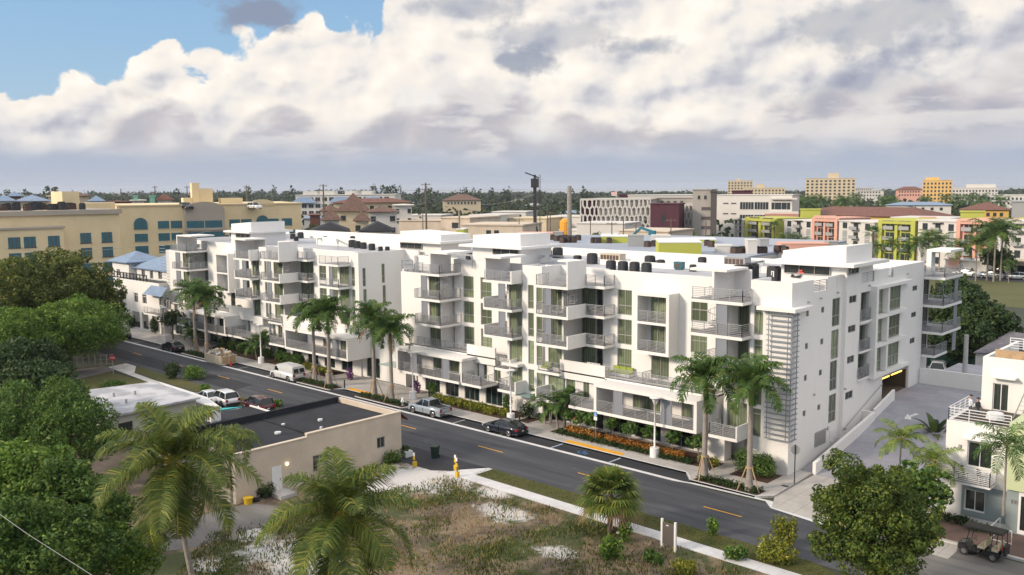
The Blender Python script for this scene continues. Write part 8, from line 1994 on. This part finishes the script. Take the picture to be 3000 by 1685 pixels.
# --- neighbour's rooftops right behind the apartments
Rr = empty('rear_building', (-60,150,0), label='low apartment building with a blue-grey flat roof and brown condensers right behind the white blocks', cat='building')
zr = 14.4
near = [G(1500,728,zr), G(1905,745,zr), G(2190,752,zr)]; far = [G(2480,706,zr), G(2000,690,zr), G(1540,686,zr)]
b = MB(); b.prism(near+far, 0, zr-.3); b.build('wall', 'off_white', Rr, fix=True); b = MB(); b.prism(near+far, zr-.298, zr); b.build('roof', 'blue_grey_roof', Rr, fix=True)
def rbx(pa, pb, pyb, pyt, m, lb, depth=5, name='roof_box', group='coloured roof boxes'):
    A = G(pa, pyb, zr); B_ = G(pb, pyb, zr); dA = math.hypot(*A); h = at_h(pa, pyt, dA)[2]-zr
    L = math.hypot(B_[0]-A[0], B_[1]-A[1]); r = empty(name, (A[0],A[1],zr), math.atan2(B_[1]-A[1], B_[0]-A[0]), label=lb, cat='roof box', group=group)
    b = MB(); b.box(0, L, 0, depth, 0, h); b.build('wall', m, r, local=True); b = MB(); b.box(-.05, L+.05, -.05, depth+.05, h+.001, h+.15); b.build('coping', 'white_paint' if m == 'lime' else m, r, local=True)
rbx(1930, 2055, 752, 712, 'lime', 'large lime-green roof box in the middle of the rear roofs', 9); rbx(1760, 1845, 712, 694, 'lime', 'long low lime wall behind the brown condensers'); rbx(1965, 2098, 712, 703, 'lime', 'long lime wall behind the large lime box'); rbx(1337, 1358, 690, 673, 'lime', 'small lime block left of the second sloped roof house'); rbx(1514, 1620, 702, 685, 'pink', 'coral pink roof wall left of the yellow silo'); rbx(2290, 2430, 731, 716, 'pink', 'coral pink roof wall behind the corner roof house')
for (pa,pb,b_,t,l) in ((1840,1886,722,692,'large grey plant unit on the rear roof'),(1909,1965,712,692,'white boxed unit right of the grey plant unit'),(1620,1648,702,682,'grey slatted box left of the yellow silo'),(2227,2253,722,703,'grey slatted box above the pink roof wall'),(2428,2455,731,710,'grey slatted box right of the pink roof wall'),(2100,2148,742,722,'white curved unit on the rear roof right of the lime box')): rbx(pa, pb, b_, t, 'ac_grey' if 'white' not in l else 'off_white', l, 3, 'plant_unit', 'rear roof plant')
rbx(2190, 2218, 745, 706, 'off_white', 'white upright of the open roof frame right of the lime box', 3, 'roof_frame'); 
rr = random.Random(9); n_ = 0
for (pa, pb, y0, n) in ((1578,1602,702,2),(1612,1700,705,7),(1733,1790,712,5),(1640,1690,712,3),(1868,1925,722,3),(2065,2090,722,2),(2145,2180,742,3),(2195,2245,742,4),(2270,2300,738,2)):
    for i in range(n):
        x, y = G(pa+(pb-pa)*(i+.5)/n, y0+rr.uniform(-2,2), zr); o = copy_tree(acb, (x,y,zr), rr.random(), scale=1.1); tag(o, 'one of the small brown condensers scattered on the rear blue-grey roof', 'air conditioner', 'brown condensers on the rear roof')
acb.location = (*G(2300,742,zr), zr); acb.scale = (1.1,)*3; tag(acb, 'one of the small brown condensers scattered on the rear blue-grey roof', 'air conditioner', 'brown condensers on the rear roof')
# grey-roofed house behind the townhouse
q = [G(2740+445/4.02,700+1310/4.02,4.0), G(2740+700/4.02,700+1320/4.02,4.0), G(3080,1010,4.5), G(2740+890/4.02,700+1130/4.02,4.5)]
r = empty('grey_roof_house', (q[0][0],q[0][1],0), label='house with a weathered grey roof behind the townhouse', cat='house'); b = MB(); b.prism([(p[0]-q[0][0],p[1]-q[0][1]) for p in q], 3.6, [3.7,3.75,5.2,5.0]); b.build('roof', mat('shingle',(.16,.15,.17),.9,var=.4,vscale=1.5), r, local=True, fix=True); c_ = (sum(p[0] for p in q)/4, sum(p[1] for p in q)/4); b = MB(); b.prism([((c_[0]+(p[0]-c_[0])*.92)-q[0][0],(c_[1]+(p[1]-c_[1])*.92)-q[0][1]) for p in q], 0, 3.59); b.build('wall', 'off_white', r, local=True, fix=True)
# --- poles, rig, silo
def vpole(px, pyb_, pyt, d, r0, lb, arms=1, m='bark', rz=.3):
    x, y = at_az(px, d); zt = at_h(px, pyt, d)[2]; return pole(x, y, 0, zt, r0, lb, m, arms, rz, 'wooden poles in the town')
vpole(1247,0,536,215,.28,'tall wooden pole with two cross arms behind the middle roof houses',2); vpole(947,0,540,240,.25,'wooden pole with cross arms right of the arched cream building',2); vpole(722,0,543,300,.22,'wooden pole behind the right end of the cream building',1); vpole(548,0,545,330,.22,'wooden pole left of the cream stair tower',1); vpole(454,0,545,330,.22,'wooden pole behind the dark red kiosk roof',1); vpole(354,0,553,330,.22,'wooden pole above the junction of the cream buildings',0); vpole(1344,0,617,190,.3,'short thick pale pole right of the roof houses',0,'bark_pale'); vpole(1668,0,545,170,.62,'very thick brown pole beside the yellow silo',0,'bark_pale')
for i, (px, t, d) in enumerate(((1604,605,230),(1612,618,240),(1730,640,230),(1793,650,200),(1827,640,200),(1864,654,190),(2070,650,190),(1967,640,210),(1237,608,260),(1520,640,230))): vpole(px, 0, t, d, .16, '%s slim street pole in the town behind the rooftops'%['first','second','third','fourth','fifth','sixth','seventh','eighth','ninth','tenth'][i], 1 if i % 2 else 0)
x, y = at_az(1567, 240); zt = at_h(1567, 512, 240)[2]; r = empty('piling_rig', (x,y,0), .5, label='dark piling rig with a tall lattice mast rising above the horizon', cat='piling rig')
b = MB(); b.box(-.38,.38,-.38,.38,2,zt-2.5)
for i in range(14): b.box(-.5,.5,-.5,.5,2+i*(zt-5)/14,2.12+i*(zt-5)/14)
b.build('mast', 'black', r, local=True); b = MB(); b.box(-.9,.9,-.8,.8,zt-3.4,zt-1.0); b.bar((1,0,zt-.8),(-2.6,0,zt+.6),.3); b.bar((0,0,zt-1),(0,0,zt),.5); b.build('head', 'black', r, local=True); b = MB(); b.box(-3,4,-1.6,1.6,1,3.4); b.box(-3.5,4.5,-2,-1.2,0,.99); b.box(-3.5,4.5,1.2,2,0,.99); b.bar((3.5,0,3),(.3,0,14),.3); b.bar((3.5,1,3),(.3,.5,11),.25); b.build('carriage', 'black', r, local=True)
b = MB(); b.bar((1.2,0,zt),(1.2,0,6),.08); b.bar((1.5,0,zt),(1.5,0,4),.08); b.build('cable', 'black', r, local=True)
x, y = at_az(1657, 176); zt = at_h(1657, 650, 176)[2]; r = empty('silo', (x,y,0), label='yellow-orange silo standing beside the very thick brown pole', cat='silo'); b = MB(); b.tube([(0,0,0),(0,0,zt),(0,0,zt+.6)], [1.15,1.15,.7], 16); b.build('body', mat('silo_orange',(.75,.32,.02),.5), r, local=True)
b = MB(); b.bar((1.2,0,0),(1.2,0,zt),.1); b.build('ladder', 'silo_orange', r, local=True)
x, y = at_az(1885, 215); r = empty('boom_lift', (x,y,6.0), .3, label='teal blue boom lift arm before the maroon block', cat='boom lift'); z5 = at_h(1885, 668, 215)[2]-6; b = MB(); b.bar((-5,0,z5-4),(-.5,0,z5),.5); b.bar((-.5,0,z5),(2.2,0,z5-.8),.55); b.box(1.5,3,-.6,.6,z5-1.8,z5-.6); b.build('boom', mat('lift_blue',(.01,.16,.25),.5), r, local=True)
x, y = at_az(1807, 380); zt = at_h(1807, 573, 380)[2]; r = empty('flagpole', (x,y,0), label='flagpole with a small red and white flag above the patterned car park', cat='flag'); b = MB(); b.tube([(0,0,0),(0,0,zt+2)], .12, 6); b.build('pole', 'off_white', r, local=True); b = MB(); 
for i in range(6): b.box(-2.8,-.1,-.03,.03,zt+.25*i,zt+.25*i+.22, i % 2)
b.build('flag', ['white_paint','sign_red'], r, local=True)
# overhead cables of the town
def cable(p0, d0, z0, p1, d1, z1, lb):
    a = Vector((*at_az(p0,d0), z0)); c = Vector((*at_az(p1,d1), z1)); b = MB(); pts = [a.lerp(c,t)+Vector((0,0,-2.2*4*t*(1-t))) for t in lin(0,1,9)]; b.tube(pts, .035, 4); tag(b.build('overhead_wire','frame_grey'), lb, 'wire', 'town overhead wires')
cable(0, 190, 13.8, 640, 205, 16.2, 'upper long wire sagging across the cream buildings'); cable(0, 190, 11.2, 650, 205, 13.9, 'lower long wire sagging across the cream buildings'); cable(640, 205, 13.5, 1247, 215, 21, 'wire running from the cream building to the tall wooden pole'); cable(1247, 215, 22, 1567, 232, 22.5, 'wire from the tall wooden pole towards the rig')
# --- trees of the town
def far_tree(seed, leaf='leaf_far'):
    rng = np.random.default_rng(seed); r = empty('town_tree', (0,0,-80)); bl = make_blobs(4.2, 3.0, 4.6, 12, rng, .42); P, N = crown_pts(bl, 2.6, rng, .6); V, F = leaf_quads(P, N, .55, rng, .6, .7); np_quads('crown', V, F, leaf, r); mb = MB(); mb.tube([(0,0,0),(0,0,4)], [.3,.2], 7); mb.build('trunk', 'bark', r, local=True); return r
leaf_mat('leaf_town', (.035,.062,.018), (.055,.075,.02), (.075,.085,.025), nscale=.3)
ft = [far_tree(1,'leaf_town'), far_tree(2,'leaf_town'), far_tree(3,'leaf_dark')]; index_children(); fu = set()
def townt(k, px, d, s, lb, base=0, py=None, z=None):
    x, y = at_az(px, d)
    if z is None and py is not None: z = at_h(px, py, d)[2]-7.5*s
    z = z or 0; z = min(z, 0) if z < 0 else z*0
    if k in fu: o = copy_tree(ft[k], (x,y,z), px*.1, scale=s)
    else: fu.add(k); o = ft[k]; o.location = (x,y,z); o.scale = (s,)*3
    return tag(o, lb, 'tree', 'town trees')
for i, (k, px, d, s, lb) in enumerate(((0,1735,255,1.5,'round green tree in front of the left half of the patterned car park'),(1,1780,250,1.4,'round green tree left of centre before the patterned car park'),(0,1835,262,1.5,'round green tree before the right half of the patterned car park'),(1,1870,258,1.3,'green tree left of the maroon block'),(0,2010,235,1.5,'green tree at the foot of the concrete stair tower'),(1,2060,225,1.6,'large green tree below the dark tower'),(0,2110,232,1.4,'green tree below the left end of the white office'),(1,2170,262,1.2,'green tree below the windows of the white office'),(2,1980,215,1.2,'dark tree before the maroon block foot'),(2,1640,262,1.4,'dark tree behind the yellow silo'),(0,1600,258,1.4,'green tree right of the rig'),(2,1520,270,1.2,'dark tree left of the rig'),(0,1190,215,1.5,'green tree cluster left of the tall wooden pole'),(1,1230,212,1.4,'green tree at the foot of the tall wooden pole'),(0,1275,225,1.3,'green tree right of the tall wooden pole'),(2,1320,300,1.4,'dark tree behind the beige shops'),(0,1370,420,1.6,'green tree below the pale yellow house'),(1,1440,440,1.6,'green tree right of the pale yellow house'),(2,900,300,1.6,'dark tree right of the arched cream building'),(0,930,330,1.5,'green tree beside the pale villas'),(2,380,235,1.2,'dark tree in the gap between the two cream buildings'),(1,362,228,1.0,'green bush-like tree in the gap between the cream buildings'),(0,2930,262,1.1,'green tree left of the cream shop at the right edge'))): townt(k, px, d, s, lb)
for i, (px, py, yy, R, H, lb, lf) in enumerate(((2835,925,150,4.6,3.8,'large dark tree behind the end balconies of the white building','leaf_dark'),(2895,955,146,3.8,3.2,'dark spreading tree right of the end balconies','leaf_dark'),(2790,905,160,4.5,4.0,'dark green tree touching the end balconies','leaf_dark'),(2815,1000,140,4.5,3.2,'lower dark tree mass above the white truck','leaf_dark'))):
    x, zc = WY(px, py, yy*.9); tree('shade_tree', x, yy*.9, R, H, max(.5, zc-H*.9), lf, lb, 'tree', 'shade trees behind the ramp', dens=6, size=.32, n=24, seed=300+i, k=.4)
x, zc = WY(2795, 850, 150); tree('shade_tree', x, 150, 2.6, 2.4, max(.5, zc-2), 'leaf_green', 'small bright green tree at the edge of the field by the end balconies', dens=9, size=.3, n=12, seed=310)
# palms along the colourful row and on the skyline
fp = fan_palm(0, 0, 8.5, 2.3, 77, 'fan palm with a round crown left of the second lime section', 'palm_green', 20, group='palms before the colourful row', seg=12); fp.location = (*at_az(2563, 262), 0); fp.scale = (1.35,)*3; index_children()
o = copy_tree(fp, (*at_az(2271, 318), 0), 1.0, scale=1.25); o['label'] = 'fan palm with a round crown right of the first lime section'; o = copy_tree(fp, (*at_az(1083, 226), 0), 1.0, scale=1.25); o['label'] = 'fan palm in front of the ochre villa'; o['group'] = 'fan palms of the town'; o = copy_tree(fp, (*at_az(2025, 260), 0), 2.0, scale=1.2); o['label'] = 'grey-green palm before the maroon block'; o['group'] = 'fan palms of the town'
for i, (px, d, s, lb) in enumerate(((2296,322,1.3,'small palm at the left of the first white section'),(2327,322,1.4,'palm below the balconies of the first white section'),(2360,318,1.2,'palm right of the balconies of the first white section'),(2455,300,1.1,'palm right of the first pink section'),(2495,292,1.1,'palm below the second white section'),(2578,268,1.5,'palm at the left edge of the second lime section'),(2622,270,1.6,'palm before the middle of the second lime section'),(2665,265,1.5,'palm at the right edge of the second lime section'),(2695,262,1.9,'tall palm right of the second lime section'),(2728,264,2.0,'tall palm left of the balcony hoods'),(2762,262,2.0,'tall palm below the balcony hoods'),(2822,252,1.8,'palm before the left edge of the second pink section'),(2872,252,1.9,'palm before the second pink section posters'),(2905,255,2.6,'tallest palm cluster before the second pink section, left stem'),(2925,252,2.7,'tallest palm cluster before the second pink section, middle stem'),(2945,256,2.5,'tallest palm cluster before the second pink section, right stem'),(2970,250,1.0,'tiny palm by the cream shop doorway'))):
    tag(copy_tree(PALM_C if i % 3 else PALM_B, (*at_az(px, d), 0), i*1.7, scale=s), lb, 'palm tree', 'palms before the colourful row')
rr = random.Random(12)
for i in range(34):
    px = rr.uniform(2320, 2720) if i < 24 else rr.uniform(1820, 2130) if i < 28 else rr.uniform(2700, 2960); d = rr.uniform(560, 760)
    tag(copy_tree(PALM_C, (*at_az(px, d), 0), rr.random()*6, scale=rr.uniform(2.4, 3.1)), 'one of the many dark palms standing out of the far tree belt near the skyline', 'palm tree', 'palms of the far tree belt')
# far wood: nobody can count it
rg = np.random.default_rng(33); Vs, Fs, k = [], [], 0
def clump(x, y, R, Hh, z0, n, s):
    d = rg.normal(0,1,(n,3)); d /= np.linalg.norm(d,axis=1)[:,None]; P = np.array([x,y,z0])+d*np.array([R,R,Hh])*rg.uniform(.6,1.05,n)[:,None]; P[:,2] = np.maximum(P[:,2], .3); return leaf_quads(P, d, s, rg, .7, .6)
for i in range(3600):
    px = rg.uniform(-150, 3150); t = rg.random(); d = 330+1950*t**1.25
    if px < 900 and d < 400: continue
    if 1680 < px < 2350 and d < 400: continue
    if px > 2150 and d < 500: continue
    if 860 < px < 1200 and 300 < d < 480: continue
    if 1150 < px < 1720 and d < 380 and rg.random() < .6: continue
    x, y = at_az(px, d); R = rg.uniform(5, 10)*(1+d/2600); Hh = rg.uniform(3.5, 7)*(1+(px < 1100)*d/2600+ .15*(d > 1500)); V, F = clump(x, y, R, Hh, Hh*.8, 34, 1.1+d/900)
    Vs.append(V); Fs.append(F+k); k += len(V)
for i in range(60):                                   # tall ragged pines breaking the skyline
    px = rg.choice([rg.uniform(640,1180), rg.uniform(0,640), rg.uniform(1180,1500), rg.uniform(1180,1780)], p=[.5,.2,.2,.1]); d = rg.uniform(900, 1500); x, y = at_az(px, d); hh = rg.uniform(18, 30)*(1 if px < 1200 else .85)
    V, F = clump(x, y, 4.5, hh*.45, hh*.6, 60, 1.8); Vs.append(V); Fs.append(F+k); k += len(V)
o = np_quads('far_wood', np.concatenate(Vs), np.concatenate(Fs), 'leaf_far'); tag(o, 'belt of trees covering the town up to the sea', 'trees', kind='stuff')
# small pale and red roofs scattered in the far wood
for i in range(40):
    px = rr.uniform(0, 3000); d = rr.uniform(520, 1700)
    if px > 2100 and d < 700: continue
    x, y = at_az(px, d); r = empty('far_house', (x,y,0), rr.random()*3, label='one of the small pale houses showing through the far trees', cat='house', group='small houses in the far trees'); w, dd, h = rr.uniform(12,26), rr.uniform(8,12), rr.uniform(5,9)
    b = MB(); b.box(0,w,0,dd,0,h); b.build('wall', rr.choice(['off_white','off_white','pale_cream']), r, local=True); hip(r, 0, w, 0, dd, h, rr.uniform(.6,2.5), rr.choice(['red_roof','off_white','ac_grey','blue_roof']), .6, local=True)

# repeats that only their place tells apart are named by their order from the left
ONES = ['','first','second','third','fourth','fifth','sixth','seventh','eighth','ninth','tenth','eleventh','twelfth','thirteenth','fourteenth','fifteenth','sixteenth','seventeenth','eighteenth','nineteenth']
def ordw(n): return ONES[n] if n < 20 else {2:'twentieth',3:'thirtieth'}[n//10] if n % 10 == 0 else {2:'twenty-',3:'thirty-'}[n//10]+ONES[n % 10]
for g_, txt in (('palms of the far tree belt','%s from the left of the dark palms standing out of the far tree belt'),('machines on the cream roof','%s from the left of the dark machines crowded on the near cream roof'),('small houses in the far trees','%s from the left of the small pale houses showing through the far trees'),('brown condensers on the rear roof','%s from the left of the small brown condensers on the rear blue-grey roof')):
    L_ = sorted([o for o in bpy.data.objects if o.get('group') == g_ and not o.parent], key=lambda o: math.atan2(o.location.x, o.location.y))
    for i, o in enumerate(L_): o['label'] = txt % ordw(i+1)
# thin sea-side haze over the whole town
hm = bpy.data.materials.new('haze'); hm.use_nodes = True; hn = hm.node_tree; hn.nodes.clear(); ho = hn.nodes.new('ShaderNodeOutputMaterial'); hv = hn.nodes.new('ShaderNodeVolumePrincipled'); hv.inputs['Color'].default_value = (.82,.88,1,1); hv.inputs['Density'].default_value = .00008; hv.inputs['Anisotropy'].default_value = .2
hn.links.new(hv.outputs[0], ho.inputs['Volume']); MATS['haze'] = hm
b = MB(); b.box(-9200, 2700, -400, 9700, -2.2, 62); tag(b.build('haze', 'haze'), 'thin pale haze lying over the town', 'haze', kind='stuff')


# small covers set into the street and pavement
for (x, y, z, r_, m, l) in ((-44.5,56.6,.004,.38,'frame_grey','round metal manhole cover in the near lane, below the cabbage palm street view'),(-74.5,59.7,.004,.38,'frame_grey','round metal manhole cover in the far lane near the silver pickup'),(-28.5,57.2,.004,.42,'asphalt_new','dark round patched cover in the street at the right')):
    o = MB().cyl((0,0), r_, 0, .012, 20).build('manhole_cover', m); o.location = (x,y,z); tag(o, l, 'manhole cover')
for (px, py, m, l) in ((2300,1424,'bin_green','small green utility lid in the pavement before the stop sign'),(2222,1428,'frame_grey','small dark utility lid left of the green one'),(1620,1250,'frame_grey','small dark utility lid right of the dark sedan')):
    x, y = G(px, py, .145); o = MB().box(-.28,.28,-.18,.18,0,.012).build('manhole_cover', m); o.location = (x,y,.142); tag(o, l, 'manhole cover')
